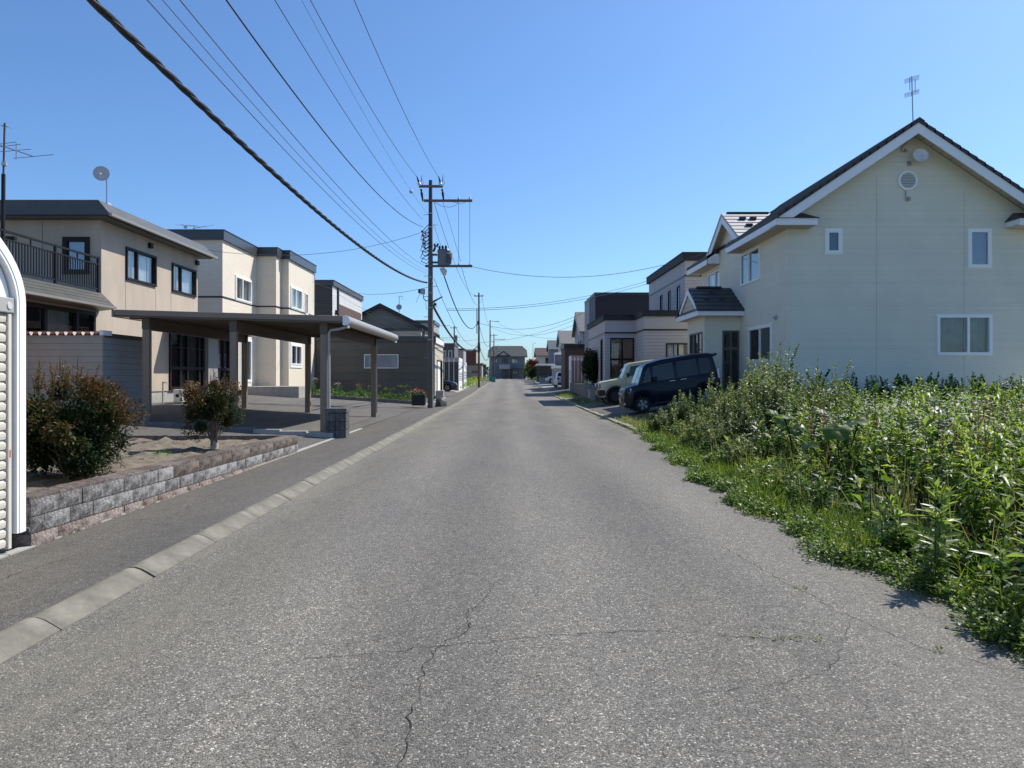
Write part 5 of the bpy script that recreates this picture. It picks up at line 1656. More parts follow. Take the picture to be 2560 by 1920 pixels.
b = MB(); b.box(X0+0.02, X1-0.04, Y0+0.03, Y1-0.03, z0-0.2, z0-0.003); b.build('plinth', M['concrete_dark'], SH)

# ------------------------------------------------------------------ carport
CP = thing('carport', 'brown metal carport on six posts with a flat dark roof beside the left sidewalk', 'carport', (-6.6, 20.5, 0.2))
px = (-8.76, -6.64, -4.44)
rzf = lambda x: 2.865+(-9.4-x)*0.0282      # underside height of the roof edge
for yy in (17.3, 23.75):
    for x in px:
        zt = rzf(x)-0.005
        b = MB(); b.box(x-0.085, x+0.085, yy-0.07, yy+0.07, gz(x, yy)-0.05, zt-0.28); o = b.build('post', M['carport'], CP, bevel=0.012)
        b = MB(); b.box(x-0.092, x+0.092, yy-0.078, yy+0.078, zt-0.279, zt); b.build('post_head', M['carport_dark'], CP, bevel=0.008)
for x in px:
    zt = rzf(x)
    b = MB()
    b.prism([(x-0.05, 17.38, zt-0.30), (x-0.05, 23.67, zt-0.30), (x-0.05, 23.67, zt-0.03), (x-0.05, 17.38, zt-0.03)], (0.10, 0, 0)); b.build('beam', M['carport_dark'], CP)
for yy in np.arange(17.6, 24.6, 0.62):
    b = MB(); b.add([(-9.35, yy, rzf(-9.35)-0.025), (-3.98, yy, rzf(-3.98)-0.025), (-3.98, yy+0.04, rzf(-3.98)-0.025), (-9.35, yy+0.04, rzf(-9.35)-0.025), (-9.35, yy, rzf(-9.35)+0.03), (-3.98, yy, rzf(-3.98)+0.03), (-3.98, yy+0.04, rzf(-3.98)+0.03), (-9.35, yy+0.04, rzf(-9.35)+0.03)],
                    [(0, 1, 2, 3), (0, 4, 5, 1), (2, 6, 7, 3)]); b.build('purlin', M['carport_dark'], CP)
b = MB()   # ribbed roof sheet
n = 36
for i in range(n+1):
    yy = 17.22+(24.45-17.22)*i/n
    dz = 0.03 if i % 2 else 0.0
    b.v.append((-9.38, yy, rzf(-9.38)+0.045+dz)); b.v.append((-3.95, yy, rzf(-3.95)+0.045+dz))
for i in range(n):
    b.f.append((2*i, 2*i+1, 2*i+3, 2*i+2))
b.build('roof_sheet', M['carport_sheet'], CP)
for (ya, yb) in ((17.06, 17.2), (24.47, 24.6)):
    b = MB()
    za, zb = rzf(-9.42), rzf(-3.9)
    b.prism([(-9.42, ya, za+0.02), (-3.9, ya, zb+0.02), (-3.9, ya, zb+0.16), (-9.42, ya, za+0.16)], (0, yb-ya, 0)); b.build('edge_beam', M['carport'], CP, bevel=0.02, seg=3)
    b = MB()
    b.prism([(-9.42, ya-0.01, za-0.012), (-3.9, ya-0.01, zb-0.012), (-3.9, ya-0.01, zb+0.018), (-9.42, ya-0.01, za+0.018)], (0, yb-ya+0.02, 0)); b.build('edge_lip', M['carport_dark'], CP)
b = MB(); b.box(-9.5, -9.43, 17.06, 24.6, rzf(-9.4)-0.02, rzf(-9.4)+0.17); b.build('edge_beam', M['carport'], CP, bevel=0.015)
zg = rzf(-3.86)
gp = [(-3.93, zg+0.17), (-3.86, zg+0.175), (-3.79, zg+0.14), (-3.755, zg+0.07), (-3.755, zg+0.0), (-3.80, zg-0.05), (-3.88, zg-0.07), (-3.93, zg-0.06)]
b = MB(); b.prism([(x, 17.05, z) for x, z in gp], (0, 7.55, 0)); b.build('gutter', M['gutter'], CP, smooth=60)
for yy in (17.03, 24.605):
    b = MB(); b.prism([(x*1.0, yy, z) for x, z in gp], (0, 0.018, 0)); b.build('gutter_cap', M['white_trim'], CP)
b = MB(); b.box(-3.84, -3.80, 17.1, 17.16, zg-0.13, zg-0.07); b.box(-3.86, -3.82, 24.4, 24.7, zg-0.11, zg-0.07); b.build('outlet', M['white_trim'], CP)
b = MB(); b.path([(-3.86, 17.14, zg-0.10), (-4.05, 17.16, zg-0.15), (-4.24, 17.18, zg-0.17), (-4.30, 17.19, zg-0.24), (-4.30, 17.19, 1.9)], 0.033, 8); b.build('downpipe', M['gutter'], CP, smooth=60)
b = MB(); b.path([(-4.30, 17.19, 1.9), (-4.30, 17.19, 0.1)], 0.036, 8); b.build('downpipe', M['pipe'], CP, smooth=60)
b = MB(); b.path([(-4.33, 23.7, rzf(-4.4)-0.2), (-4.33, 23.7, 0.2)], 0.02, 6); b.build('downpipe', M['gutter'], CP, smooth=60)

# ribbed block pillar by the carport
PL = thing('block_pillar', 'short dark pillar of ribbed concrete blocks at the corner of the carport drive', 'pillar', (-3.86, 16.2, 0.03))
def ribbed(w, d, h):
    b = MB(); b.box(-w/2+0.012, w/2-0.012, -d/2+0.012, d/2-0.012, 0, h)
    n = 6
    for i in range(n):
        xa = -w/2+w*i/n+0.008; xb = -w/2+w*(i+1)/n-0.008
        b.box(xa, xb, -d/2, -d/2+0.011, 0.006, h-0.006)
    m = 5
    for i in range(m):
        ya = -d/2+d*i/m+0.008; yb = -d/2+d*(i+1)/m-0.008
        b.box(w/2-0.011, w/2, ya, yb, 0.006, h-0.006)
    return b
rm = ribbed(0.235, 0.36, 0.185).mesh('ribbed_block'); rm.materials.append(M['block_dark'])
for j in range(3):
    for i in range(2):
        piece(rm, 'ribbed_block', PL, (-0.12+0.24*i, 0, -0.02+j*0.192))
b = MB(); b.box(-4.11, -3.61, 16.01, 16.39, 0.595, 0.69); b.build('cap_stone', M['block_dark'], PL, bevel=0.008)

# outdoor unit by the glazed porch
OU = thing('outdoor_unit', 'white box shaped outdoor heating unit below the glazed porch of the beige house', 'outdoor unit', (-11.05, 24.2, 0.52))
b = MB(); b.box(-11.22, -10.92, 23.9, 24.5, 0.56, 0.98); b.build('casing', M['white_frame'], OU, bevel=0.015)
b = MB(); b.lathe([(0.0, 0.0), (0.11, 0.0), (0.12, 0.015), (0.0, 0.015)], (-10.92, 24.12, 0.77), (1, 0, 0), 20); b.build('fan_grille', M['black_plastic'], OU)
b = MB(); b.lathe([(0.0, 0.0), (0.06, 0.0), (0.06, 0.015), (0.0, 0.015)], (-11.08, 23.9, 0.77), (0, -1, 0), 20); b.build('port', M['black_plastic'], OU)
b = MB(); b.box(-11.2, -10.94, 23.92, 24.0, 0.5, 0.557); b.box(-11.2, -10.94, 24.38, 24.46, 0.5, 0.557); b.build('foot', M['galv'], OU)
FP_ = thing('water_tap', 'thin grey standpipe tap beside the glazed porch of the beige house', 'tap', (-11.3, 23.5, 0.5))
b = MB(); b.path([(-11.35, 23.45, 0.5), (-11.35, 23.45, 1.25)], 0.025, 8); b.build('pipe', M['pipe'], FP_, smooth=50)
b = MB(); b.path([(-11.35, 23.45, 1.22), (-11.22, 23.45, 1.22), (-11.2, 23.45, 1.16)], 0.02, 6); b.build('spout', M['galv'], FP_, smooth=50)
# planter, tarp and small things at the foot of the pole
PT = thing('planter', 'black planter box with red flowers at the foot of the near utility pole', 'planter', (-3.95, 32.0, 0.1))
b = MB(); b.box(-4.25, -3.65, 31.8, 32.2, 0.12, 0.60); b.build('box', M['black_plastic'], PT, bevel=0.03)
lv = Leaves(5); mound(lv, -3.95, 32.0, 0.58, 0.33, 0.25, 220, 0.08, 0.05, 0.4); lv.build('foliage', M['leaf_weed'], PT)
lv = Leaves(6); mound(lv, -3.95, 32.0, 0.66, 0.30, 0.25, 70, 0.09, 0.08, 0.5); lv.build('flowers', M['petal_red'], PT)
TP = thing('garbage_net', 'dark green net heaped on the ground right of the near utility pole', 'net', (-2.95, 32.6, 0.05))
R_ = np.random.default_rng(3)
b = MB()
nn, mm = 14, 6
for j in range(mm+1):
    for i in range(nn):
        a = 2*math.pi*i/nn; r = 0.34*math.cos(j/mm*math.pi/2)*(1+0.12*math.sin(3*a+j))
        b.v.append((-3.02+r*math.cos(a)*0.8, 32.6+r*math.sin(a), 0.05+0.42*math.sin(j/mm*math.pi/2)+R_.normal(0, 0.012)))
for j in range(mm):
    for i in range(nn):
        b.f.append((j*nn+i, j*nn+(i+1) % nn, (j+1)*nn+(i+1) % nn, (j+1)*nn+i))
b.build('heap', M['green_tarp'], TP, smooth=80)
BK = thing('concrete_block', 'pale concrete step block on the drive right of the near utility pole', 'block', (-3.2, 41.0, 0.1))
b = MB(); b.box(-4.1, -3.65, 41.0, 41.5, 0.05, 0.62); b.build('block', M['concrete'], BK, bevel=0.02)

# zigzag topped sheds beyond the garage
def zig_shed(name, label, x0, x1, y0, y1, zb, zt, wall, side, top, face='E', n=7, stripes='w_charcoal'):
    r = thing(name, label, 'shed', ((x0+x1)/2, (y0+y1)/2, zb), 'zigzag topped storage sheds')
    b = MB(); b.box(x0, x1, y0+0.061, y1, zb-0.1, zt); b.build('body', M[side], r)
    b = MB()
    pw = (x1-x0)/n
    for i in range(n):
        xa = x0+i*pw
        b.prism([(xa+0.02, y0+0.06, zb-0.1), (xa+pw*0.2, y0, zb-0.1), (xa+pw*0.7, y0, zb-0.1), (xa+pw*0.9, y0+0.06, zb-0.1)], (0, 0, zt-zb+0.1))
    b.build('ribbed_wall', M[wall], r)
    b = MB()
    for i in range(n):
        xa = x0+i*pw
        b.prism([(xa, y0-0.03, zt+0.36), (xa+pw, y0-0.03, zt+0.36), (xa+pw*0.5, y0-0.03, zt-0.12)], (0, 0.06, 0))
    b.build('zigzag_edge', M[top], r)
    b = MB(); b.box(x0, x1+0.02, y0+0.031, y1, zt+0.003, zt+0.36); b.build('roof', M[side], r)
    b = MB()
    xf = x1 if face == 'E' else x0
    for i in range(5):
        zz = zb+0.9+i*0.16
        b.box(xf-0.015, xf+0.015, y0+0.3, y1-0.3, zz, zz+0.05)
    b.build('louvre', M['sheet_grey'], r)
    return r
zig_shed('storage_shed', 'brown ribbed storage shed with a pale zigzag top beyond the long dark garage', -7.2, -4.2, 62.5, 67.5, 0.2, 2.75, 'sheet_dark', 'white_trim', 'ivory_grey')
zig_shed('storage_shed', 'white storage shed with a zigzag top just behind the brown ribbed shed', -7.2, -4.15, 69, 73.5, 0.3, 2.5, 'sheet_dark', 'white_trim', 'ivory_grey')
zig_shed('storage_shed', 'faded pink ribbed shed with a zigzag top behind the ivy covered tree on the right', 4.85, 6.4, 53.2, 55.2, 0.3, 2.65, 'pink', 'white_trim', 'terracotta', face='W', n=6)

# concrete planter wall on the right with rubble steps
PW = thing('planter_wall', 'low grey concrete planter wall in front of the pale mauve house', 'wall', (4.9, 44, 0.1))
for k in range(6):
    ya = 37.0+k*2.45
    b = MB(); b.box(4.62, 4.76, ya, ya+2.44, 0.0, 0.98); b.build('wall_panel', M['concrete_dark'], PW)
b = MB(); b.box(4.765, 5.0, 37.0, 37.14, 0.0, 0.98); b.build('wall_panel', M['concrete_dark'], PW)
b = MB(); b.box(4.77, 5.03, 37.15, 51.6, 0.0, 0.80); b.build('soil', M['earth'], PW)
b = MB(); b.box(4.35, 4.61, 37.0, 38.0, 0.0, 0.75); b.build('end_block', M['concrete'], PW)

# ------------------------------------------------------------------ aerials and dishes
def yagi(root, c, boom, els, mat, r=0.012, er=0.007):
    """c centre, boom vector, els (t, half length vector)"""
    c = V3(c); bv = V3(boom)
    b = MB(); b.tube(c-bv*0.5, c+bv*0.5, r, n=5); b.build('boom', M[mat], root)
    for t, h in els:
        p = c+bv*t; h = V3(h)
        b = MB(); b.tube(p-h, p+h, er, n=5); b.build('element', M[mat], root)
A1 = thing('tv_aerial', 'tv aerial on a mast standing on the cream gable roof ridge', 'tv aerial', (12.37, 21.6, 9.1))
b = MB(); b.tube((12.37, 21.6, 9.1), (12.33, 21.6, 10.55), 0.016, n=6); b.build('mast', M['steel'], A1)
for zz, sl in ((10.45, 0.10), (10.02, 0.10)):
    yagi(A1, (12.33, 21.6, zz), (0.34, 0.60, 0.10), [(t, (0.17, -0.10, 0.03)) for t in (-0.45, -0.25, -0.05, 0.15, 0.4)], 'steel', er=0.006)
b = MB(); b.box(12.24, 12.255, 21.55, 21.565, 10.1, 10.5); b.box(12.40, 12.415, 21.55, 21.565, 10.05, 10.45); b.build('side_bar', M['steel'], A1)
A2 = thing('tv_aerial', 'tall tv aerial on a black mast above the balcony at the left edge', 'tv aerial', (-12.4, 17.5, 3.8))
b = MB(); b.tube((-12.42, 17.5, 3.8), (-12.40, 17.5, 6.4), 0.045, n=8); b.build('mast', M['black_metal'], A2)
b = MB(); b.tube((-12.40, 17.5, 6.4), (-12.37, 17.5, 7.66), 0.022, n=6); b.build('upper_mast', M['pole_brown'], A2)
yagi(A2, (-12.15, 17.5, 7.0), (0.75, 0.35, -0.22), [(-0.40, (0.55, -0.12, 0.02)), (-0.25, (0.5, -0.1, 0.02)), (0.05, (0.45, -0.1, 0.0)), (0.5, (0.6, -0.15, 0.0))], 'steel', r=0.013, er=0.008)
b = MB(); b.tube((-12.05, 17.45, 6.75), (-12.05, 17.45, 7.15), 0.014, n=5); b.build('stay', M['galv'], A2)
yagi(A2, (-12.37, 17.5, 7.58), (0.12, 0.1, 0.0), [(0.5, (0.0, 0.10, 0.0))], 'steel')
b = MB(); b.box(-12.41, -12.30, 17.44, 17.52, 6.60, 6.70); b.build('junction_box', M['galv'], A2)
b = MB(); b.box(-12.7, -12.1, 17.45, 17.56, 4.78, 4.86); b.build('clamp', M['black_metal'], A2)
A3 = thing('tv_aerial', 'small tv aerial on the roof of the stepped pale brick house', 'tv aerial', (-14.2, 32.5, 7.9))
b = MB(); b.tube((-14.3, 32.5, 7.9), (-14.3, 32.5, 8.35), 0.018, n=6); b.build('mast', M['steel'], A3)
yagi(A3, (-14.55, 32.5, 8.33), (-0.8, 0.2, 0.1), [(-0.4, (0.1, 0.35, 0.0)), (-0.1, (0.2, 0.25, 0.05)), (0.2, (0.15, 0.3, 0)), (0.45, (0.2, 0.3, 0.05))], 'steel')
yagi(A3, (-14.05, 32.5, 8.25), (0.6, 0.1, 0.14), [(0.2, (0.18, 0.3, 0.04)), (0.48, (0.3, 0.2, 0.1))], 'steel')
b = MB(); b.box(-14.75, -14.6, 32.45, 32.5, 8.2, 8.3); b.build('junction_box', M['galv'], A3)
A4 = thing('tv_aerial', 'thin tv aerial with a small dish on the ridge of the low gabled house', 'tv aerial', (-9.3, 60.5, 6.9))
b = MB(); b.tube((-9.15, 60.5, 6.9), (-9.15, 60.5, 8.3), 0.03, n=6); b.build('mast', M['steel'], A4)
b = MB(); b.tube((-9.15, 60.5, 8.25), (-8.85, 60.5, 8.3), 0.02, n=5); b.tube((-8.85, 60.5, 8.3), (-8.85, 60.5, 8.0), 0.015, n=5); b.build('element', M['steel'], A4)
b = MB(); b.lathe([(0.0, 0.05), (0.15, 0.03), (0.24, 0.0), (0.24, 0.01), (0.0, 0.06)], (-9.15, 60.42, 7.35), (0, 1, 0), 20); b.build('dish', M['dish'], A4, smooth=60)

def dish(label, base, head, face, r, mat, arm=0.3, wallmount=False):
    t = thing('satellite_dish', label, 'satellite dish', base)
    b = MB()
    prof = [(r*k/6, 0.16*r*(k/6)**2) for k in range(7)]+[(r*1.01, 0.16*r+0.004), (r*0.99, 0.16*r-0.012)]
    back = [(r*k/6, 0.16*r*(k/6)**2-0.012) for k in range(6, -1, -1)]
    b.lathe(prof+back, head, face, 32, cap=False); b.build('reflector', M[mat], t, smooth=50)
    f = V3(face).normalized(); h = V3(head)
    b = MB(); p = h+f*(r*1.0)+Vector((0, 0, -r*0.35)); q = h+Vector((0, 0, -r*0.98))+f*(0.15*r)
    b.path([q, (q+p)/2+Vector((0, 0, -0.02)), p], 0.012, 6)
    b.tube(p, p-f*0.09+Vector((0, 0, 0.03)), 0.026, n=8); b.build('feed_arm', M['dish_white'], t)
    b = MB()
    bb = V3(base)
    if wallmount:
        b.path([bb, bb+f*0.14, h-f*0.02], 0.02, 6); b.box(bb[0]-0.06, bb[0]+0.06, bb[1]-0.01, bb[1]+0.02, bb[2]-0.07, bb[2]+0.07)
    else:
        b.tube(bb, (bb[0], bb[1], h[2]), 0.022, n=8); b.tube((bb[0], bb[1], h[2]), h-f*0.02, 0.02, n=6)
        b.prism([(bb[0]-0.12, bb[1]-0.12, bb[2]-0.02), (bb[0]+0.12, bb[1]-0.12, bb[2]-0.02), (bb[0], bb[1], bb[2]+0.12)], (0, 0.2, 0))
    b.build('mount', M['galv'], t)
    return t
dish('grey satellite dish on a white post on the roof corner of the beige house', (-11.68, 20.75, 6.40), (-11.72, 20.55, 7.28), (0.32, -1, 0.12), 0.215, 'dish')
dish('white satellite dish fixed to the cream gable wall above the round vent', (12.42, 21.88, 7.98), (12.60, 21.62, 8.14), (-0.15, -1, 0.28), 0.22, 'dish_white', wallmount=True)

# ------------------------------------------------------------------ utility poles
def pole_shaft(t, H, r0, r1, mat='pole'):
    b = MB(); b.tube((0, 0, -0.3), (0, 0, H), r0, r1, n=16); return b.build('shaft', M[mat], t, smooth=50)
P1 = thing('utility_pole', 'near concrete utility pole carrying a grey transformer and crossarms beside the left kerb', 'utility pole', (-3.35, 31.3, 0.05), local=True, group='utility poles along the left kerb')
pole_shaft(P1, 7.0, 0.135, 0.10)
b = MB(); b.tube((0, 0, 7.0), (0, 0, 10.02), 0.10, 0.078, n=14); b.build('upper_shaft', M['pole_brown'], P1, smooth=50)
def arm(t, x0, x1, z, y=-0.13, h=0.05, mat='arm', name='crossarm'):
    b = MB(); b.box(x0, x1, y-h, y+h, z-h, z+h); return b.build(name, M[mat], t, bevel=0.006)
arm(P1, -0.50, 0.56, 9.72)
arm(P1, -0.28, 1.85, 9.09)
arm(P1, -0.22, 1.85, 6.22)
def pin_insulator(t, x, y, z, s=1.0, mat='insul'):
    b = MB(); b.lathe([(0.02*s, -0.10*s), (0.02*s, 0.0), (0.07*s, 0.0), (0.055*s, 0.05*s), (0.075*s, 0.055*s), (0.045*s, 0.11*s), (0.03*s, 0.15*s), (0.0, 0.15*s)], (x, y, z), (0, 0, 1), 12)
    return b.build('insulator', M[mat], t, smooth=50)
for x in (1.25, 1.74):
    pin_insulator(P1, x, -0.13, 9.14, 0.8)
for x in (1.25, 1.74):
    pin_insulator(P1, x, -0.13, 6.27, 0.6)
for sx in (-1, 1):      # strain insulator strings either side of the top arm
    x = -0.46 if sx < 0 else 0.47
    b = MB(); b.lathe([(0.03, 0), (0.06, 0.03), (0.03, 0.08), (0.07, 0.12), (0.03, 0.17), (0.06, 0.22), (0.03, 0.30), (0.02, 0.42)], (x, -0.2, 9.75), (-0.05, -1, 0.25), 10); b.build('strain_insulator', M['insul'], P1, smooth=50)
    b = MB(); b.tube((x, -0.55, 9.83), (x-0.03, -0.9, 9.93), 0.045, 0.02, n=8); b.build('sleeve', M['rubber_black'], P1)
    b = MB(); b.lathe([(0.03, 0), (0.055, 0.05), (0.03, 0.12), (0.06, 0.2), (0.05, 0.30), (0.03, 0.55)], (x+0.04, 0.0, 9.65), (0.12, 0.35, -1), 10); b.build('fuse_tube', M['rubber_black'], P1, smooth=50)
    b = MB(); b.tube((x+0.03, -0.13, 9.77), (x+0.08, -0.13, 10.05), 0.016, n=6); b.tube((x+0.08, -0.13, 10.03), (x+0.10, -0.13, 10.25), 0.026, 0.008, n=6); b.build('arrester', M['steel'], P1)
    b = MB(); b.path([(x+0.08, -0.13, 10.05), (x+0.15, -0.13, 9.9), (x+0.12, -0.13, 9.75)], 0.01, 5); b.build('jumper', M['wire'], P1)
# drop leads from the long arm down to the lower arm
b = MB()
for x in (1.25, 1.74):
    b.path([(x, -0.13, 9.1), (x, -0.16, 8.3), (x, -0.16, 6.5), (x, -0.13, 6.32)], 0.010, 5)
b.path([(0.15, -0.13, 9.05), (0.5, -0.13, 8.85), (0.85, -0.13, 8.80), (1.15, -0.13, 8.9), (1.25, -0.13, 9.12)], 0.009, 5)
b.path([(0.55, -0.13, 9.55), (0.95, -0.13, 9.05), (1.35, -0.13, 8.95), (1.74, -0.13, 9.1)], 0.008, 5)
b.path([(0.55, -0.12, 9.05), (0.85, -0.12, 8.1), (1.2, -0.12, 6.9), (1.35, -0.12, 6.4)], 0.009, 5)
b.path([(0.15, -0.12, 8.05), (0.35, -0.12, 7.45), (0.52, -0.12, 6.98)], 0.009, 5)
b.build('drop_lead', M['wire_grey'], P1)
# transformer on its bracket
b = MB(); b.lathe([(0.0, 0), (0.24, 0.0), (0.285, 0.04), (0.285, 0.60), (0.30, 0.61), (0.30, 0.67), (0.26, 0.72), (0.0, 0.74)], (0.60, -0.02, 6.24), (0, 0, 1), 28)
tr = b.build('transformer', M['trafo'], P1, smooth=45)
for k in range(14):
    a = -1.2+k*0.19
    b = MB(); ca, sa = math.cos(a), math.sin(a)
    b.prism([(0.60+0.286*ca, -0.02+0.286*sa, 6.32), (0.60+0.33*ca, -0.02+0.33*sa, 6.36), (0.60+0.33*ca, -0.02+0.33*sa, 6.74), (0.60+0.286*ca, -0.02+0.286*sa, 6.78)], (-0.012*sa, 0.012*ca, 0)); b.build('cooling_fin', M['trafo'], tr)
for (x, y_) in ((0.42, -0.2), (0.56, -0.24), (0.70, -0.24)):
    b = MB(); b.lathe([(0.055, 0.0), (0.065, 0.04), (0.04, 0.08), (0.06, 0.12), (0.03, 0.2), (0.0, 0.21)], (x, y_, 6.90), (0, -0.3, 1), 10); b.build('bushing', M['rubber_black'], tr, smooth=50)
b = MB(); b.box(0.86, 0.98, -0.14, 0.02, 6.55, 6.80); b.build('terminal_box', M['insul'], tr, bevel=0.01)
b = MB(); b.box(0.08, 0.30, -0.05, 0.05, 6.70, 6.78); b.box(0.08, 0.32, -0.05, 0.05, 6.36, 6.44); b.build('bracket', M['arm'], P1)
b = MB(); b.prism([(0.40, -0.17, 6.12), (0.52, -0.17, 5.86), (0.70, -0.17, 5.84), (0.75, -0.17, 6.02), (0.60, -0.17, 6.16)], (0, 0.22, 0)); b.build('cutout', M['insul'], P1, bevel=0.02)
# tangle of sleeves and jumpers left of the shaft
b = MB()
rr = random.Random(4)
for k in range(9):
    z = 7.9-k*0.16
    b.path([(-0.08, -0.08, z+0.15), (-0.25-rr.uniform(0, .1), -0.15, z+rr.uniform(-.1, .1)), (-0.32-rr.uniform(0, 0.12), -0.16, z-0.2), (-0.16, -0.15, z-0.3), (-0.05, -0.12, z-0.18)], 0.016, 5)
b.build('jumper', M['wire'], P1)
b = MB()
for k in range(5):
    z = 7.75-k*0.17
    b.tube((-0.38+0.03*k, -0.2, z), (-0.18, -0.2, z-0.14), 0.04, 0.03, n=8)
b.build('connector', M['rubber_black'], P1)
b = MB()
for k in range(4):
    z = 7.62-k*0.2
    b.tube((-0.30, -0.22, z), (-0.20, -0.22, z+0.12), 0.035, n=8)
b.build('connector', M['insul'], P1)
b = MB(); b.tube((0.28, -0.16, 7.05), (0.36, -0.2, 7.2), 0.04, n=8); b.tube((0.22, -0.16, 7.0), (0.2, -0.2, 7.2), 0.04, n=8); b.tube((0.14, -0.16, 6.85), (0.22, -0.2, 7.0), 0.05, n=8); b.build('connector', M['rubber_black'], P1)
# step bolts, bands, lamp arm, meter boxes
sb = MB().tube((0, 0, 0), (0.20, 0, 0), 0.012, n=6).mesh('step_bolt'); sb.materials.append(M['steel'])
for k in range(15):
    z = 2.2+k*0.45; s = 1 if k % 2 else -1
    piece(sb, 'step_bolt', P1, (0.10*s, 0, z), rot=(0, 0, 0 if s > 0 else math.pi))
for z in (5.05, 4.4, 3.0, 5.75, 8.55, 7.95):
    b = MB(); r = 0.135-0.035*z/7+0.008; b.lathe([(r, -0.03), (r, 0.03)], (0, 0, z), (0, 0, 1), 16, cap=False); b.build('band', M['steel'], P1, smooth=60)
b = MB(); b.box(-0.42, -0.22, -0.22, -0.10, 4.98, 5.22); b.build('splice_box', M['dish'], P1, bevel=0.02)
b = MB(); b.box(-0.52, -0.421, -0.22, -0.12, 5.02, 5.20); b.build('splice_cap', M['rubber_black'], P1, bevel=0.02)
b = MB(); b.path([(-0.3, -0.15, 4.97), (-0.28, -0.15, 4.78), (-0.2, -0.12, 4.7), (-0.11, -0.08, 4.7)], 0.02, 6); b.path([(-0.44, -0.16, 5.0), (-0.55, -0.16, 4.8), (-0.6, -0.16, 4.62)], 0.008, 5); b.path([(-0.2, -0.12, 4.65), (-0.18, -0.12, 4.4), (-0.14, -0.12, 4.3)], 0.008, 5); b.build('jumper', M['wire'], P1)
b = MB(); b.add([(0.10, -0.06, 4.62), (0.52, -0.30, 4.84), (0.56, -0.26, 4.84), (0.12, 0.04, 4.62), (0.10, -0.06, 4.70), (0.52, -0.30, 4.87), (0.56, -0.26, 4.87), (0.12, 0.04, 4.70)], [(0, 3, 2, 1), (4, 5, 6, 7), (0, 1, 5, 4), (1, 2, 6, 5), (2, 3, 7, 6), (3, 0, 4, 7)]); b.build('lamp_arm', M['arm'], P1)
b = MB(); b.lathe([(0.0, -0.08), (0.07, -0.05), (0.08, 0.03), (0.0, 0.09)], (0.2, -0.05, 4.55), (0, 0, 1), 12); b.build('cable_clamp', M['rubber_black'], P1, smooth=50)
b = MB(); b.tube((0.10, -0.09, 0.0), (0.10, -0.09, 2.5), 0.022, n=8); b.build('conduit', M['pipe'], P1, smooth=50)

def far_pole(label, loc, H, arms, mat='pole_brown', r=0.12, extra=None, lampish=False):
    t = thing('utility_pole', label, 'utility pole', loc, local=True, group='utility poles along the left kerb')
    pole_shaft(t, H, r, r*0.62, mat)
    for (x0, x1, z) in arms:
        arm(t, x0, x1, z, h=0.045)
        for x in (x0+0.06, x1-0.06):
            pin_insulator(t, x, -0.13, z+0.06, 0.8)
    return t
P2 = far_pole('second utility pole with a short top arm, brown and thinner, beyond the near transformer pole', (-2.8, 72, 0.3), 9.65, [(-0.46, 0.46, 9.3)])
b = MB(); b.tube((-0.20, -0.02, 5.5), (-0.20, -0.02, 8.0), 0.045, n=8); b.build('conduit', M['arm'], P2)
b = MB(); b.lathe([(0.13, 0), (0.15, 0.5), (0.12, 1.0)], (0, 0, 3.6), (0, 0, 1), 10); b.build('sleeve', M['rubber_black'], P2)
b = MB(); b.box(-0.22, -0.06, -0.2, -0.05, 6.4, 6.75); b.build('splice_box', M['rubber_black'], P2)
P3 = far_pole('third pole, pale with a single lamp arm to the right at its top', (-2.45, 106, 0.77), 9.1, [], mat='pole', r=0.13)
b = MB(); b.path([(0, 0, 9.05), (0.6, 0, 8.9), (1.15, 0, 8.92)], 0.045, 6); b.box(1.0, 1.35, -0.1, 0.1, 8.86, 8.98); b.build('lamp_arm', M['galv'], P3)
P4 = far_pole('farthest utility pole of the left row, thin with two arms near its top', (-2.5, 141, 0.95), 9.0, [(-0.7, 0.7, 8.7), (-0.1, 2.2, 7.9)], mat='pole_brown', r=0.14)
b = MB(); b.lathe([(0.22, 0.0), (0.25, 0.1), (0.25, 0.9), (0.0, 1.0)], (-0.15, -0.2, 5.6), (0, 0, 1), 12); b.build('transformer', M['trafo'], P4)
P5 = far_pole('dark utility pole with a transformer rising behind the red house on the left', (-8.1, 110, 0.7), 8.6, [(-0.6, 0.5, 8.3)], mat='pole_brown', r=0.15)
b = MB(); b.lathe([(0.25, 0.0), (0.28, 0.1), (0.28, 0.9), (0.0, 1.0)], (0.25, -0.2, 6.2), (0, 0, 1), 12); b.build('transformer', M['trafo'], P5)
LP = thing('lamp_post', 'thin pale lamp post in the far distance right of the end house', 'street lamp', (5.6, 150, 0.97), local=True)
b = MB(); b.tube((0, 0, 0), (0, 0, 7.4), 0.07, 0.05, n=8); b.build('shaft', M['galv'], LP)
b = MB(); b.path([(0, 0, 7.38), (0.3, 0, 7.6), (0.7, 0, 7.6)], 0.04, 6); b.build('lamp_head', M['galv'], LP)

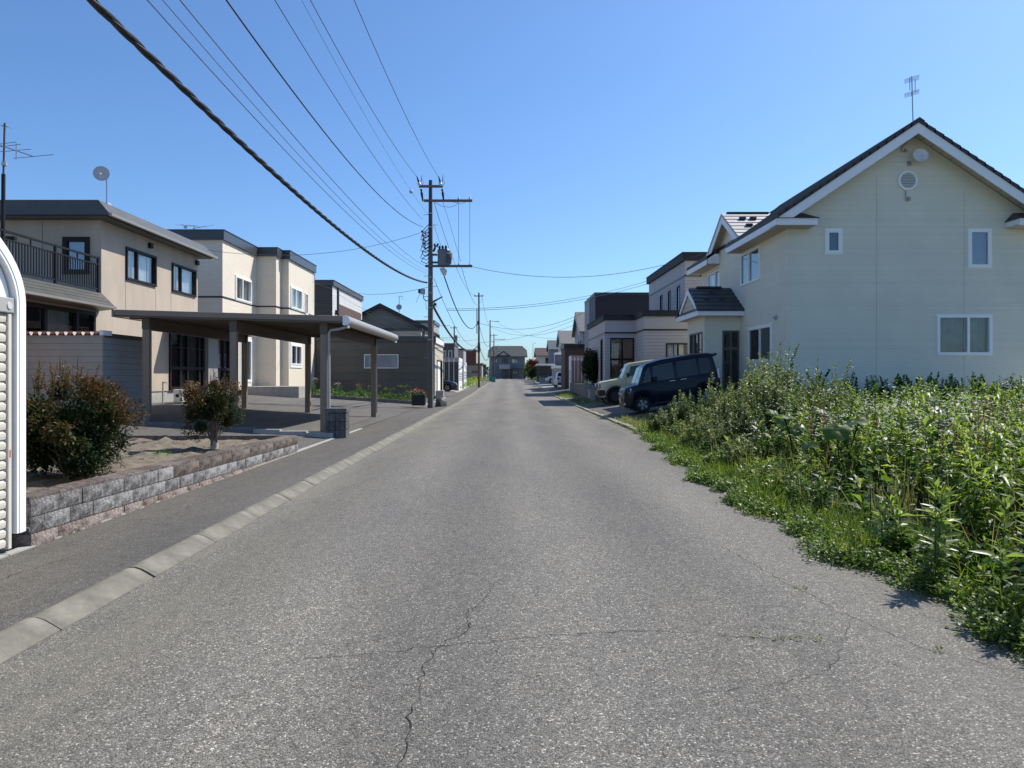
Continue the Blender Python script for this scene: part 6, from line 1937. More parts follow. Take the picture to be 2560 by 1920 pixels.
# ------------------------------------------------------------------ wires
def wire(name, label, p0, p1, sag, r=0.008, mat='wire', n=40, twist=False, group=None, cat='wire'):
    p0, p1 = V3(p0), V3(p1)
    pts = []
    for i in range(n+1):
        t = i/n
        p = p0.lerp(p1, t); p.z -= 4*sag*t*(1-t); pts.append(p)
    mid = V3(pts[n//2])
    b = MB()
    if not twist:
        b.path(pts, r, 6)
        o = b.build(name, M[mat], org=mid, smooth=60)
        return tag(o, label, cat, group)
    t_ = thing(name, label, cat, mid, group)
    Lt = (p1-p0).length; m = int(Lt*9)
    P = []
    for i in range(m+1):
        t = i/m; p = p0.lerp(p1, t); p.z -= 4*sag*t*(1-t); P.append(p)
    for k in range(3):
        pr = []
        for i, p in enumerate(P):
            a = i/9/1.15*2*math.pi+k*2.094
            pr.append(p+Vector((math.cos(a), 0, math.sin(a)))*r*0.72)
        b = MB(); b.path(pr, r*0.82, 6); b.build('strand', M[mat], t_, smooth=60)
    return t_
YB = -7.0
G = 'wires running along the street overhead'
wire('bundled_cable', 'thick twisted black cable sagging from the top left corner to the near pole', (-3.42, YB, 5.5), (-3.5, 31.2, 5.55), 1.10, r=0.026, twist=True, group=G, cat='cable')
wire('power_wire', 'wire from the left end of the top crossarm of the near pole to overhead', (-3.86, YB, 9.98), (-3.84, 30.4, 9.98), 1.20, r=0.008, group=G)
wire('power_wire', 'rightmost overhead wire from the right end of the top crossarm of the near pole', (-3.1, YB, 9.98), (-2.92, 30.4, 9.98), 1.18, r=0.008, group=G)
wire('power_wire', 'thin wire ending left of the shaft just above the tangle on the near pole', (-3.7, YB, 8.4), (-3.70, 31.2, 8.33), 0.95, r=0.007, group=G)
wire('power_wire', 'black service wire ending in the tangle of connectors on the near pole', (-3.65, YB, 7.9), (-3.68, 31.2, 8.0), 1.65, r=0.012, group=G)
bw_ = wire('guard_wire', 'faint thin wire with a small ball near the near pole', (-3.45, YB, 8.9), (-3.40, 31.25, 8.5), 1.0, r=0.004, mat='wire_grey', group=G)
wire('phone_wire', 'thin grey wire just above the thick twisted cable, left of the pair', (-3.5, YB, 6.1), (-3.5, 31.2, 5.95), 1.05, r=0.006, mat='wire_grey', group=G)
wire('phone_wire', 'thin grey wire just above the thick twisted cable, right of the pair', (-3.42, YB, 6.2), (-3.46, 31.2, 6.05), 1.05, r=0.005, mat='wire_grey', group=G)
wire('phone_wire', 'grey wire ending at the lower crossarm left side of the near pole', (-3.6, YB, 6.6), (-3.55, 31.2, 6.25), 0.98, r=0.007, mat='wire_grey', group=G)
b = MB(); b.lathe([(0.0, -0.07), (0.05, -0.05), (0.07, 0.0), (0.05, 0.05), (0.0, 0.07)], (-3.44, 25.6, 8.08), (0, 0, 1), 14)
tag(b.build('marker_ball', M['dish'], org=(-3.44, 25.6, 8.08), smooth=60), 'small grey marker ball on the faint overhead wire left of the near pole', 'marker ball')
# onwards to the second pole
wire('power_wire', 'sagging wire from the upper long arm of the near pole to the second pole', (-3.2, 31.4, 9.1), (-3.2, 71.9, 9.65), 1.0, r=0.012, mat='wire_grey', group=G)
wire('power_wire', 'sagging wire from the lower arm of the near pole to the second pole top', (-2.0, 31.4, 6.3), (-2.4, 71.9, 9.65), 1.3, r=0.012, mat='wire_grey', group=G)
wire('power_cable', 'thick black cable dropping from under the transformer towards the second pole', (-2.85, 31.4, 6.15), (-2.9, 71.9, 7.0), 1.5, r=0.030, group=G, cat='cable')
wire('bundled_cable', 'thick twisted black cable hanging low between the near pole and the second pole', (-3.25, 31.4, 4.55), (-2.9, 71.9, 4.6), 1.15, r=0.038, group=G, twist=True, cat='cable')
wire('phone_wire', 'thin grey wire running low between the near and the second pole', (-3.2, 31.4, 5.75), (-2.85, 71.9, 4.9), 1.3, r=0.012, mat='wire_grey', group=G)
wire('power_wire', 'wire from the second pole arm to the third pole', (-2.5, 72.1, 9.6), (-2.4, 106, 9.2), 0.9, r=0.015, mat='wire_grey', group=G)
wire('power_cable', 'black cable hanging between the second pole and the third pole', (-2.75, 72.1, 6.6), (-2.45, 106, 6.3), 1.0, r=0.022, group=G, cat='cable')
wire('bundled_cable', 'lowest black cable drooping between the second pole and the third pole', (-2.75, 72.1, 4.6), (-2.45, 106, 5.0), 1.3, r=0.035, group=G, cat='cable')
wire('power_wire', 'wire between the third pole and the farthest pole', (-2.4, 106, 8.0), (-2.5, 141, 8.9), 1.0, r=0.02, mat='wire_grey', group=G)
# services to the houses
H = 'service wires crossing to the houses'
wire('service_wire', 'single wire crossing the street from the near pole to the cream gabled house', (-1.52, 31.2, 6.25), (8.5, 29.3, 6.62), 0.75, r=0.010, mat='wire_grey', group=H)
wire('service_wire', 'upper of two joined wires rising across the street to the flat roofed mauve house', (-3.15, 37.5, 5.0), (8.65, 43.0, 7.25), 0.45, r=0.011, mat='wire_grey', group=H)
wire('service_wire', 'lower of two joined wires rising across the street to the flat roofed mauve house', (-3.15, 37.5, 4.92), (8.65, 43.0, 7.08), 0.45, r=0.011, mat='wire_grey', group=H)
wire('service_wire', 'sagging wire from the second pole across the street towards the black house', (-2.8, 72, 6.9), (6.7, 62, 7.0), 1.0, r=0.016, mat='wire_grey', group=H)
wire('service_wire', 'upper far wire from the third pole over the street to the grey gabled house', (-2.4, 106, 8.9), (7.0, 73.9, 6.8), 1.2, r=0.016, mat='wire_grey', group=H)
wire('service_wire', 'far wire slanting down from the third pole to the white house on the right', (-1.3, 106, 9.5), (6.8, 90, 6.3), 0.7, r=0.015, mat='wire_grey', group=H)
wire('service_wire', 'far wire rising from the second pole to the grey gabled house on the right', (-2.8, 72, 4.9), (7.0, 71, 7.2), 0.5, r=0.013, mat='wire_grey', group=H)
wire('service_wire', 'wire from the near pole left to the roof corner of the beige house', (-3.45, 31.2, 7.85), (-11.3, 26.9, 6.2), 0.55, r=0.008, mat='wire_grey', group=H)
wire('service_wire', 'upper wire from the near pole to the stepped brick house', (-3.45, 31.2, 5.35), (-11.2, 41.0, 6.9), 0.5, r=0.009, mat='wire_grey', group=H)
wire('service_wire', 'wire from the low cable span to the dark fronted house on the left', (-3.2, 40, 4.3), (-11.2, 47.2, 6.9), 0.6, r=0.010, mat='wire_grey', group=H)
wire('service_wire', 'lower wire from the span beyond the near pole to the low gabled house', (-3.1, 48, 4.1), (-11.2, 56, 6.6), 0.7, r=0.010, mat='wire_grey', group=H)
wire('service_wire', 'far left wire from the second pole to the low gabled house', (-2.9, 72, 5.2), (-7.0, 64, 5.2), 0.3, r=0.012, mat='wire_grey', group=H)
wire('service_wire', 'long thin wire across the far street in front of the end house', (-3.0, 141, 4.3), (6.5, 128, 4.3), 0.3, r=0.03, mat='wire_grey', group=H)

# ------------------------------------------------------------------ cars (local: nose at x = 0, length along +x, y across, z up)
def lerp_(pts, x):
    return float(np.interp(x, [p[0] for p in pts], [p[1] for p in pts]))

class Car:
    def __init__(s, name, label, loc, rot, spec, cat='car', group=None):
        s.S = spec
        s.root = thing(name, label, cat, loc, group=group, local=True, rot=rot)
        s.body(); s.windows(); s.wheels()
    def w_at(s, x):
        S = s.S; L, W = S['L'], S['W']/2
        f = np.interp(x, [0, S['nose']*0.35, S['nose'], L-S['tail'], L-S['tail']*0.3, L], [S.get('wf', .82), .94, 1, 1, .96, S.get('wr', .86)])
        return W*float(f)
    def body(s):
        S = s.S; L = S['L']; zb = S['zb']
        arch = [(x, S['r']*1.16) for x in S['axles']]
        xs = set([0, L]+[p[0] for p in S['top']]+[S['nose']*0.35, S['nose'], L-S['tail'], L-S['tail']*0.3])
        for ax, R in arch:
            for k in range(13):
                xs.add(round(ax-R*math.cos(math.pi*k/12), 4))
        xs |= set(span(0, L, 0.22))
        xs = sorted(xs)
        b = MB(); rows = []
        for x in xs:
            z0 = zb+S.get('lift', 0.0)*max(0, 1-x/0.5)
            for ax, R in arch:
                d = R*R-(x-ax)**2
                if d > 0: z0 = max(z0, S['r']+math.sqrt(d))
            zt = lerp_(S['top'], x)
            z0 = min(z0, zt-0.08)
            w = s.w_at(x)
            zs = [z0, z0+(zt-z0)*0.12, z0+(zt-z0)*0.5, z0+(zt-z0)*0.82, zt-0.02, zt]
            ws = [w*0.965, w*0.995, w, w*0.985, w*0.955, w*0.90]
            rows.append([(x, -a, z) for a, z in zip(ws, zs)]+[(x, 0, zt+S.get('crown', 0.02))]+[(x, a, z) for a, z in zip(ws[::-1], zs[::-1])])
        n = len(rows[0])
        for r in rows: b.v += r
        for i in range(len(rows)-1):
            for k in range(n-1):
                b.f.append((i*n+k, i*n+k+1, (i+1)*n+k+1, (i+1)*n+k))
        b.f.append(tuple(range(n))); m = (len(rows)-1)*n
        b.f.append(tuple(range(m, m+n))[::-1])
        # cabin
        st = S['cabin']      # (x, z) outline from windscreen base over the roof to the tail
        zbelt = lambda x: lerp_(S['top'], x)-0.01
        s.cst = []
        k0 = len(b.v); nn = 0
        rr_ = []
        for i, (x, z) in enumerate(st):
            wb = s.w_at(x)*0.94
            h = max(0.0, z-zbelt(x)); f = h/S['cabh']
            wr = wb*(1-S['tumble']*f)
            s.cst.append((x, zbelt(x), z, wb, wr))
            rr_.append([(x, -wb, zbelt(x)), (x, -(wb+wr)/2-0.008*f, zbelt(x)+h*0.5), (x, -wr, z-0.07*f), (x, -wr*0.95, z-0.02*f), (x, -wr*0.80, z), (x, 0, z+0.025*f),
                        (x, wr*0.80, z), (x, wr*0.95, z-0.02*f), (x, wr, z-0.07*f), (x, (wb+wr)/2+0.008*f, zbelt(x)+h*0.5), (x, wb, zbelt(x))])
        n = 11
        for r in rr_: b.v += r
        for i in range(len(rr_)-1):
            for k in range(n-1):
                a = k0+i*n+k
                b.f.append((a, a+1, a+n+1, a+n))
        m = k0+(len(rr_)-1)*n
        b.f.append(tuple(range(m, m+n))[::-1])
        b.build('body', M[S['paint']], s.root, smooth=38)
        b = MB(); b.box(0.12, L-0.12, -S['W']*0.40, S['W']*0.40, zb-0.06, zb+0.30); b.build('underbody', M['black_plastic'], s.root)
        if S.get('roofmat'):
            pass
    def side(s, x, t, sg, off=0.008):
        c = s.cst
        xs = [p[0] for p in c]
        zb = float(np.interp(x, xs, [p[1] for p in c])); z = float(np.interp(x, xs, [p[2] for p in c]))
        wb = float(np.interp(x, xs, [p[3] for p in c])); wr = float(np.interp(x, xs, [p[4] for p in c]))
        f = max(0, (z-zb)/s.S['cabh'])
        zz = zb+(z-0.07*f-zb)*t
        w = wb+(wr-wb)*t+0.016*f*math.sin(math.pi*t)*1.0
        return (x, sg*(w+off), zz)
    def pane_side(s, pts, mat, name, parent=None, th=0.006, sgs=(-1, 1)):
        for sg in sgs:
            P = [s.side(x, t, sg) for x, t in pts]
            b = MB(); b.prism(P, (0, -sg*th*0.6, 0)); b.build(name, M[mat], parent or s.root)
    def pane_cross(s, i, j, a, c, wk, mat, name, off=0.012):
        """pane between cabin outline stations i and j, fractions a..c, width factor wk"""
        p, q = s.cst[i], s.cst[j]
        def at(t, sg):
            x = p[0]+(q[0]-p[0])*t; z = p[2]+(q[2]-p[2])*t; wr = p[4]+(q[4]-p[4])*t
            return Vector((x, sg*wr*wk, z))
        dx, dz = q[0]-p[0], q[2]-p[2]; l = math.hypot(dx, dz)
        nrm = Vector((-dz/l, 0, dx/l))*off
        up = Vector((0, 0, 0.018))
        pts = []
        for sg in (-1, -0.5, 0, 0.5, 1): pts.append(at(a, sg)+nrm+(up*(1-sg*sg)))
        for sg in (1, 0.5, 0, -0.5, -1): pts.append(at(c, sg)+nrm+(up*(1-sg*sg)))
        b = MB()
        b.v = [tuple(v) for v in pts]
        b.f = [(k, k+1, 8-k, 9-k) for k in range(4)]
        return b.build(name, M[mat], s.root, smooth=60)
    def windows(s):
        S = s.S
        if 'ws' in S: s.pane_cross(*S['ws'], M_ws(S), 'windscreen')
        if 'rw' in S: s.pane_cross(*S['rw'], 'glass_tint', 'rear_window')
        for pts, mat in S['side']:
            s.pane_side(pts, mat, 'side_window')
    def wheels(s):
        S = s.S; r = S['r']; tw = S.get('tw', 0.19)
        tb = MB(); tb.lathe([(r*0.62, -tw/2), (r*0.9, -tw/2), (r, -tw*0.32), (r, tw*0.32), (r*0.9, tw/2), (r*0.62, tw/2)], (0, 0, 0), (0, 1, 0), 28, cap=False)
        tm = tb.mesh('tyre', smooth=40); tm.materials.append(M['tyre'])
        db = MB(); db.lathe([(r*0.64, -0.05), (r*0.60, 0.0), (0.0, 0.0)], (0, 0, 0), (0, 1, 0), 24, cap=False)
        dm = db.mesh('rim'); dm.materials.append(M['rim_dark'])
        sp = MB()
        for k in range(S.get('spokes', 5)):
            a = 2*math.pi*k/S.get('spokes', 5)
            for da in (-0.16, 0.16):
                ca, sa = math.cos(a+da), math.sin(a+da); ca2, sa2 = math.cos(a+da*0.4), math.sin(a+da*0.4)
                tx, tz = -sa*0.018, ca*0.018
                sp.prism([(r*0.12*ca2-tx, 0.004, r*0.12*sa2-tz), (r*0.61*ca-tx*1.4, 0.004, r*0.61*sa-tz*1.4), (r*0.61*ca+tx*1.4, 0.004, r*0.61*sa+tz*1.4), (r*0.12*ca2+tx, 0.004, r*0.12*sa2+tz)], (0, 0.02, 0))
        sp.lathe([(0.0, 0.0), (r*0.16, 0.0), (r*0.14, 0.032), (0.0, 0.034)], (0, 0, 0), (0, 1, 0), 12)
        sm = sp.mesh('spokes'); sm.materials.append(M[S.get('rimmat', 'rim')])
        for ax in S['axles']:
            for sg in (-1, 1):
                t = piece(tm, 'wheel', s.root, (ax, sg*(S['W']/2-tw/2-0.02), r))
                piece(dm, 'rim', t, (0, sg*tw*0.42, 0), rot=(0, 0, 0 if sg > 0 else math.pi))
                piece(sm, 'spokes', t, (0, sg*tw*0.42, 0), rot=(0, 0, 0 if sg > 0 else math.pi))
    def part(s, fn, name, mat, parent=None, bevel=0.0, smooth=None):
        b = MB(); fn(b); return b.build(name, M[mat], parent or s.root, bevel=bevel, smooth=smooth)
    def pair(s, fn, name, mat, bevel=0.0, smooth=None):
        for sg in (-1, 1):
            b = MB(); fn(b, sg); b.build(name, M[mat], s.root, bevel=bevel, smooth=smooth)

def M_ws(S):
    return S.get('wsmat', 'glass_car')

def shape(b, pts, vec):
    b.prism(pts, vec)

# tall navy minivan, nose to the road, on the sloping drive
TILT = -math.atan(0.132)
VAN = dict(L=3.22, W=1.42, zb=0.20, r=0.275, axles=(0.56, 2.72), nose=0.30, tail=0.22, paint='navy', wf=.84, wr=.93, lift=0.02,
    top=[(0, 0.60), (0.03, 0.80), (0.09, 0.88), (0.30, 0.93), (0.56, 0.96), (1.2, 0.975), (2.9, 1.02), (3.19, 1.02), (3.22, 0.9)],
    cabin=[(0.50, 0.955), (0.63, 1.25), (0.76, 1.52), (0.88, 1.62), (1.35, 1.70), (2.4, 1.725), (2.95, 1.705), (3.08, 1.66), (3.18, 1.02)], cabh=0.74, tumble=0.085, spokes=5,
    side=[([(0.66, 0.10), (0.94, 0.09), (0.94, 0.84), (0.84, 0.82)], 'glass_car'),
          ([(1.02, 0.08), (1.72, 0.06), (1.72, 0.87), (1.04, 0.86)], 'glass_car'),
          ([(1.84, 0.06), (2.50, 0.06), (2.50, 0.86), (1.84, 0.86)], 'glass_tint'),
          ([(2.60, 0.08), (2.90, 0.10), (2.98, 0.3), (2.98, 0.72), (2.90, 0.84), (2.60, 0.86)], 'glass_tint')],
    ws=(0, 2, 0.06, 0.93, 0.93), rw=(7, 8, 0.08, 0.6, 0.85))
v = Car('parked_minivan', 'dark navy boxy minivan parked nose to the street beside the weeds and the cream house', (4.02, 24.31, gz(4.55, 24.3)-0.02), (0, TILT, 0), VAN, cat='minivan')
v.part(lambda b: b.prism([(-0.012, -0.56, 0.60), (-0.012, 0.56, 0.60), (0.02, 0.56, 0.78), (0.02, -0.56, 0.78)], (0.03, 0, 0)), 'grille', 'black_plastic', bevel=0.01)
v.part(lambda b: (b.box(-0.03, 0.0, -0.44, 0.44, 0.67, 0.735), b.box(-0.026, 0.0, -0.38, 0.38, 0.63, 0.645), b.lathe([(0.0, 0.0), (0.05, 0.0), (0.045, 0.012), (0.0, 0.014)], (-0.025, 0, 0.70), (-1, 0, 0), 16)), 'grille_bar', 'chrome')
v.pair(lambda b, g: b.prism([(0.0, g*0.40, 0.66), (0.19, g*0.672, 0.70), (0.23, g*0.685, 0.86), (0.05, g*0.57, 0.83), (0.0, g*0.42, 0.76)], (0.02, g*0.012, 0.0)), 'headlight', 'lamp_glass', bevel=0.008)
v.pair(lambda b, g: b.prism([(0.004, g*0.42, 0.655), (0.19, g*0.69, 0.685), (0.19, g*0.69, 0.71), (0.004, g*0.42, 0.68)], (-0.012, 0, 0.0)), 'headlight_trim', 'chrome')
v.part(lambda b: b.prism([(-0.045, -0.50, 0.24), (-0.045, 0.50, 0.24), (-0.02, 0.58, 0.56), (-0.02, -0.58, 0.56)], (0.06, 0, 0)), 'lower_bumper', 'black_plastic', bevel=0.02)
v.pair(lambda b, g: b.lathe([(0.0, 0.0), (0.045, 0.0), (0.04, 0.02), (0.0, 0.025)], (0.0, g*0.55, 0.36), (-1, g*0.4, 0), 14), 'fog_lamp', 'lamp_glass')
v.pair(lambda b, g: b.prism([(-0.01, g*0.46, 0.28), (0.08, g*0.63, 0.28), (0.08, g*0.63, 0.295), (-0.01, g*0.46, 0.295)], (-0.012, 0, 0)), 'bumper_trim', 'chrome')
v.part(lambda b: b.box(-0.068, -0.052, -0.165, 0.165, 0.40, 0.56), 'number_plate', 'plate_yellow', bevel=0.004)
v.pair(lambda b, g: b.box(1.52, 1.72, g*0.700, g*0.735, 0.925, 0.95), 'door_handle', 'chrome', bevel=0.008)
v.pair(lambda b, g: b.box(1.90, 2.10, g*0.700, g*0.735, 0.932, 0.957), 'door_handle', 'chrome', bevel=0.008)
v.pair(lambda b, g: b.box(0.98, 1.12, g*0.74, g*0.88, 1.00, 1.15), 'mirror', 'navy', bevel=0.03)
v.part(lambda b: b.prism([(3.0, -0.56, 1.645), (3.26, -0.54, 1.665), (3.28, -0.54, 1.60), (3.12, -0.56, 1.55)], (0, 1.12, 0)), 'spoiler', 'navy', bevel=0.02)
v.pair(lambda b, g: b.box(3.16, 3.235, g*0.575, g*0.675, 0.82, 1.15), 'tail_light', 'lamp_glass', bevel=0.015)
v.pair(lambda b, g: b.box(0.95, 2.4, g*0.70, g*0.722, 0.235, 0.29), 'side_sill', 'black_plastic', bevel=0.01)
v.pair(lambda b, g: [b.box(x-0.004, x+0.004, g*0.7075, g*0.7125, 0.32, 0.93) for x in (1.05, 1.79, 2.55)], 'door_gap', 'black_plastic')
v.pair(lambda b, g: b.prism([s_ for s_ in [v.side(1.0, 0.95, g, 0.012), v.side(2.62, 0.97, g, 0.012), v.side(2.62, 1.01, g, 0.02), v.side(1.0, 0.99, g, 0.02)]], (0, g*0.02, 0)), 'rain_visor', 'black_plastic')
v.part(lambda b: (b.box(1.25, 1.65, -0.55, 0.55, 0.5, 1.25), b.box(2.0, 2.3, -0.55, 0.55, 0.5, 1.25)), 'seats', 'black_plastic', bevel=0.05)

# small sand coloured off-roader behind it
JIM = dict(L=3.3, W=1.46, zb=0.36, r=0.335, axles=(0.62, 2.82), nose=0.16, tail=0.10, paint='sand', wf=.93, wr=.97, tw=0.2,
    top=[(0, 0.72), (0.03, 0.98), (0.10, 1.03), (0.55, 1.07), (1.02, 1.10), (3.2, 1.12), (3.27, 1.1), (3.3, 0.95)],
    cabin=[(1.0, 1.10), (1.16, 1.44), (1.30, 1.66), (1.42, 1.70), (2.2, 1.725), (3.1, 1.71), (3.18, 1.66), (3.24, 1.12)], cabh=0.62, tumble=0.075, rimmat='rim_dark',
    side=[([(1.24, 0.10), (2.10, 0.08), (2.10, 0.86), (1.42, 0.86)], 'glass_car'), ([(2.25, 0.10), (3.05, 0.10), (3.05, 0.86), (2.25, 0.86)], 'glass_tint')],
    ws=(0, 2, 0.06, 0.94, 0.92), rw=(6, 7, 0.08, 0.8, 0.85))
j = Car('parked_offroader', 'sand coloured boxy small off-roader parked just behind the navy minivan', (4.20, 31.7, gz(4.75, 31.7)-0.03), (0, TILT*0.9, 0), JIM, cat='off-roader')
j.part(lambda b: b.box(-0.03, 0.03, -0.56, 0.56, 0.74, 0.96), 'grille', 'black_plastic', bevel=0.015)
j.pair(lambda b, g: b.lathe([(0.0, 0.0), (0.095, 0.0), (0.10, 0.02), (0.08, 0.035), (0.0, 0.04)], (-0.025, g*0.50, 0.86), (-1, 0, 0), 20), 'headlight', 'lamp_glass', smooth=40)
j.part(lambda b: [b.box(-0.04, -0.028, -0.36+0.16*k, -0.30+0.16*k, 0.77, 0.93) for k in range(5)], 'grille_slot', 'rim_dark')
j.part(lambda b: b.box(-0.12, 0.20, -0.74, 0.74, 0.42, 0.68), 'front_bumper', 'black_plastic', bevel=0.05)
j.part(lambda b: b.box(-0.137, -0.122, -0.165, 0.165, 0.46, 0.62), 'number_plate', 'plate_yellow', bevel=0.004)
j.pair(lambda b, g: b.lathe([(0.46, -0.04), (0.46, 0.04), (0.39, 0.05), (0.39, -0.04)], (0.62, g*0.74, 0.335), (0, g, 0), 32, cap=False), 'wheel_arch', 'black_plastic', smooth=40)
j.pair(lambda b, g: b.box(1.18, 1.30, g*0.74, g*0.90, 1.12, 1.30), 'mirror', 'black_plastic', bevel=0.03)
j.pair(lambda b, g: b.box(0.95, 1.0, g*0.725, g*0.74, 0.92, 0.96), 'side_marker', 'amber')
j.part(lambda b: b.box(1.05, 1.12, -0.5, 0.5, 1.115, 1.13), 'cowl', 'black_plastic')
j.pair(lambda b, g: [b.box(x-0.004, x+0.004, g*0.722, g*0.733, 0.45, 1.08) for x in (1.12, 2.18)], 'door_gap', 'black_plastic')

def hatch(name, label, loc, rz_, paint_, L=3.9, W=1.66, H=1.46, cat='car'):
    S = dict(L=L, W=W, zb=0.22, r=0.30, axles=(0.78, L-0.72), nose=0.5, tail=0.35, paint=paint_, wf=.72, wr=.84,
        top=[(0, 0.48), (0.05, 0.66), (0.30, 0.78), (0.9, 0.90), (1.1, 0.93), (L-0.25, 1.0), (L-0.05, 0.95), (L, 0.75)],
        cabin=[(0.95, 0.90), (1.45, 1.22), (1.85, H-0.04), (2.3, H), (L-1.0, H-0.02), (L-0.55, H-0.10), (L-0.2, 0.99)], cabh=H-0.93, tumble=0.22,
        side=[([(1.42, 0.12), (2.2, 0.08), (2.2, 0.88), (1.85, 0.86)], 'glass_car'), ([(2.3, 0.08), (L-0.75, 0.12), (L-0.85, 0.86), (2.3, 0.88)], 'glass_tint')],
        ws=(0, 2, 0.08, 0.93, 0.88), rw=(5, 6, 0.10, 0.88, 0.85))
    c = Car(name, label, loc, (0, 0, rz_), S, cat=cat)
    c.pair(lambda b, g: b.prism([(0.06, g*0.45, 0.58), (0.42, g*0.74, 0.64), (0.50, g*0.76, 0.76), (0.16, g*0.52, 0.70)], (0.03, g*0.01, 0.015)), 'headlight', 'lamp_glass')
    c.part(lambda b: b.box(-0.02, 0.05, -0.42, 0.42, 0.30, 0.55), 'grille', 'black_plastic', bevel=0.02)
    c.pair(lambda b, g: b.box(L-0.14, L+0.015, g*0.50, g*0.70, 0.72, 0.92), 'tail_light', 'tail_red', bevel=0.02)
    c.part(lambda b: b.box(L-0.03, L+0.02, -0.165, 0.165, 0.62, 0.78), 'number_plate', 'white_trim')
    c.part(lambda b: b.box(L-0.14, L+0.02, -0.62, 0.62, 0.24, 0.44), 'rear_bumper', 'black_plastic', bevel=0.03)
    c.part(lambda b: b.prism([(L-0.62, -0.55, H-0.10), (L-0.38, -0.53, H-0.07), (L-0.36, -0.53, H-0.11), (L-0.6, -0.55, H-0.15)], (0, 1.08, 0)), 'spoiler', 'black_plastic', bevel=0.01)
    c.pair(lambda b, g: b.box(1.45, 1.6, g*0.82, g*0.95, 0.92, 1.05), 'mirror', paint_, bevel=0.03)
    return c
hatch('parked_hatchback', 'white hatchback seen from behind, parked before the red brown garage', (5.55, 71.9, gz(5.5, 69)), -math.pi/2, 'white_car')
hatch('parked_car', 'silver car parked nose to the street beyond the white hatchback, half hidden', (4.75, 87.0, gz(5, 87)), 0.0, 'silver_car', L=3.6)
hatch('parked_car', 'black car with its nose showing beside the long dark garage on the left', (-4.05, 58.6, gz(-5, 58.6)), math.pi, 'black_car', L=4.0, H=1.40)
hatch('parked_car', 'dark car parked under the far carport on the right', (4.6, 99.5, gz(5, 99.5)), 0.0, 'black_car', L=3.6)

# ------------------------------------------------------------------ shrubs on the soil bed
def shrub(name, label, loc, rad, n, seed, stem_h, cat='shrub', mat='leaf_shrub', trunk='bark', L=0.045, W=0.022, tint=0.30, tips=0.55, lobes=22, sprouts=0, trunk_r=0.035, czf=1.0):
    t = thing(name, label, cat, loc)
    x, y, z = loc
    lv = Leaves(seed)
    c = (x, y, z+stem_h+rad[2]*czf)
    crown(lv, c, rad, n, L, W, lobes=lobes, seed=seed, tint=tint, tips=tips, ragged=True)
    if stem_h < 0.1: crown(lv, (x, y, z+0.26), (rad[0]*0.85, rad[1]*0.85, 0.30), n//3, L, W, lobes=20, seed=seed+9, tint=tint-0.08, tips=0.1, hollow=0.2)
    R = np.random.default_rng(seed+50)
    for k in range(sprouts):
        a = R.uniform(0, 6.283); rr = R.uniform(0.1, 0.75)
        bx, by = x+rad[0]*rr*math.cos(a), y+rad[1]*rr*math.sin(a)
        bz = c[2]+rad[2]*0.82*math.sqrt(max(0.05, 1-rr*rr))
        stem_plant(lv, bx, by, bz-0.05, R.uniform(0.12, 0.34), 16, L*0.95, W*0.85, lean=0.12, tint=R.uniform(0.55, 0.85), spread=0.6)
    lv.build('crown', M[mat], t)
    b = MB()
    rn = random.Random(seed)
    if trunk_r:
        b.path([(x, y, z-0.06), (x+0.01, y, z+stem_h*0.5), (x-0.01, y+0.01, z+stem_h)], trunk_r, 8, radii=[trunk_r*1.3, trunk_r, trunk_r*0.9])
    b.build('trunk', M[trunk], t, smooth=70)
    b = MB()
    for k in range(14):
        a = rn.uniform(0, 6.283); e = rn.uniform(0.3, 0.8)
        tip = (x+rad[0]*e*math.cos(a), y+rad[1]*e*math.sin(a), z+stem_h+rad[2]*rn.uniform(0.5, 1.7))
        s = (x+rn.uniform(-.03, .03), y+rn.uniform(-.03, .03), z+stem_h*rn.uniform(0.2, 0.95))
        mid = tuple((s[i]+tip[i])/2+(0.06 if i == 2 else rn.uniform(-.03, .03)) for i in range(3))
        b.path([s, mid, tip], 0.012, 5, radii=[trunk_r*0.35+0.004, 0.006, 0.003])
    b.build('branches', M['bark'], t, smooth=70, kind='stuff')
    return t
shrub('shrub', 'large rounded shrub with reddish tips on the soil bed beside the white arched garage', (-4.70, 7.6, 0.33), (0.64, 0.60, 0.55), 22000, 17, 0.02, sprouts=46, lobes=40, L=0.05, W=0.026, tint=0.29, tips=0.58)
shrub('shrub', 'smaller round shrub on a pale trunk at the far end of the soil bed', (-4.49, 10.9, 0.28), (0.46, 0.44, 0.45), 15000, 23, 0.16, trunk='bark_pale', tint=0.33, tips=0.55, trunk_r=0.06, sprouts=26, lobes=28)
lv = Leaves(31)
mound(lv, -4.75, 9.8, 0.3, 0.09, 0.10, 26, 0.06, 0.04, 0.6)
tag(lv.build('weed_tuft', M['leaf_weed'], org=(-4.75, 9.8, 0.3)), 'small bright green weed on the soil between the two shrubs', 'weed')

lv = Leaves(32)
rl = np.random.default_rng(5)
for k in range(900):
    x, y = rl.uniform(-8.5, -4.12), rl.uniform(5.9, 12.9)
    if rl.uniform() < 0.5:
        a = rl.uniform(0, 6.283); q = rl.uniform(0.2, 0.9)
        x, y = (-4.72+q*math.cos(a), 7.6+q*math.sin(a)) if rl.uniform() < 0.6 else (-4.49+q*0.7*math.cos(a), 10.9+q*0.7*math.sin(a))
        if x > -4.1: continue
    a = rl.uniform(0, 6.283)
    lv.leaves([[x, y, bed_top(y)-0.055]], [[math.cos(a), math.sin(a), 0.15]], rl.uniform(0.02, 0.05), rl.uniform(0.01, 0.022), 0.1, rl.uniform(0.55, 1.0))
for k in range(26):
    x, y = rl.uniform(-7.5, -4.15), rl.uniform(5.9, 12.9)
    grass_clump(lv, x, y, bed_top(y)-0.08, rl.uniform(0.05, 0.13), 9, 0.03, 0.008, tint=0.6)
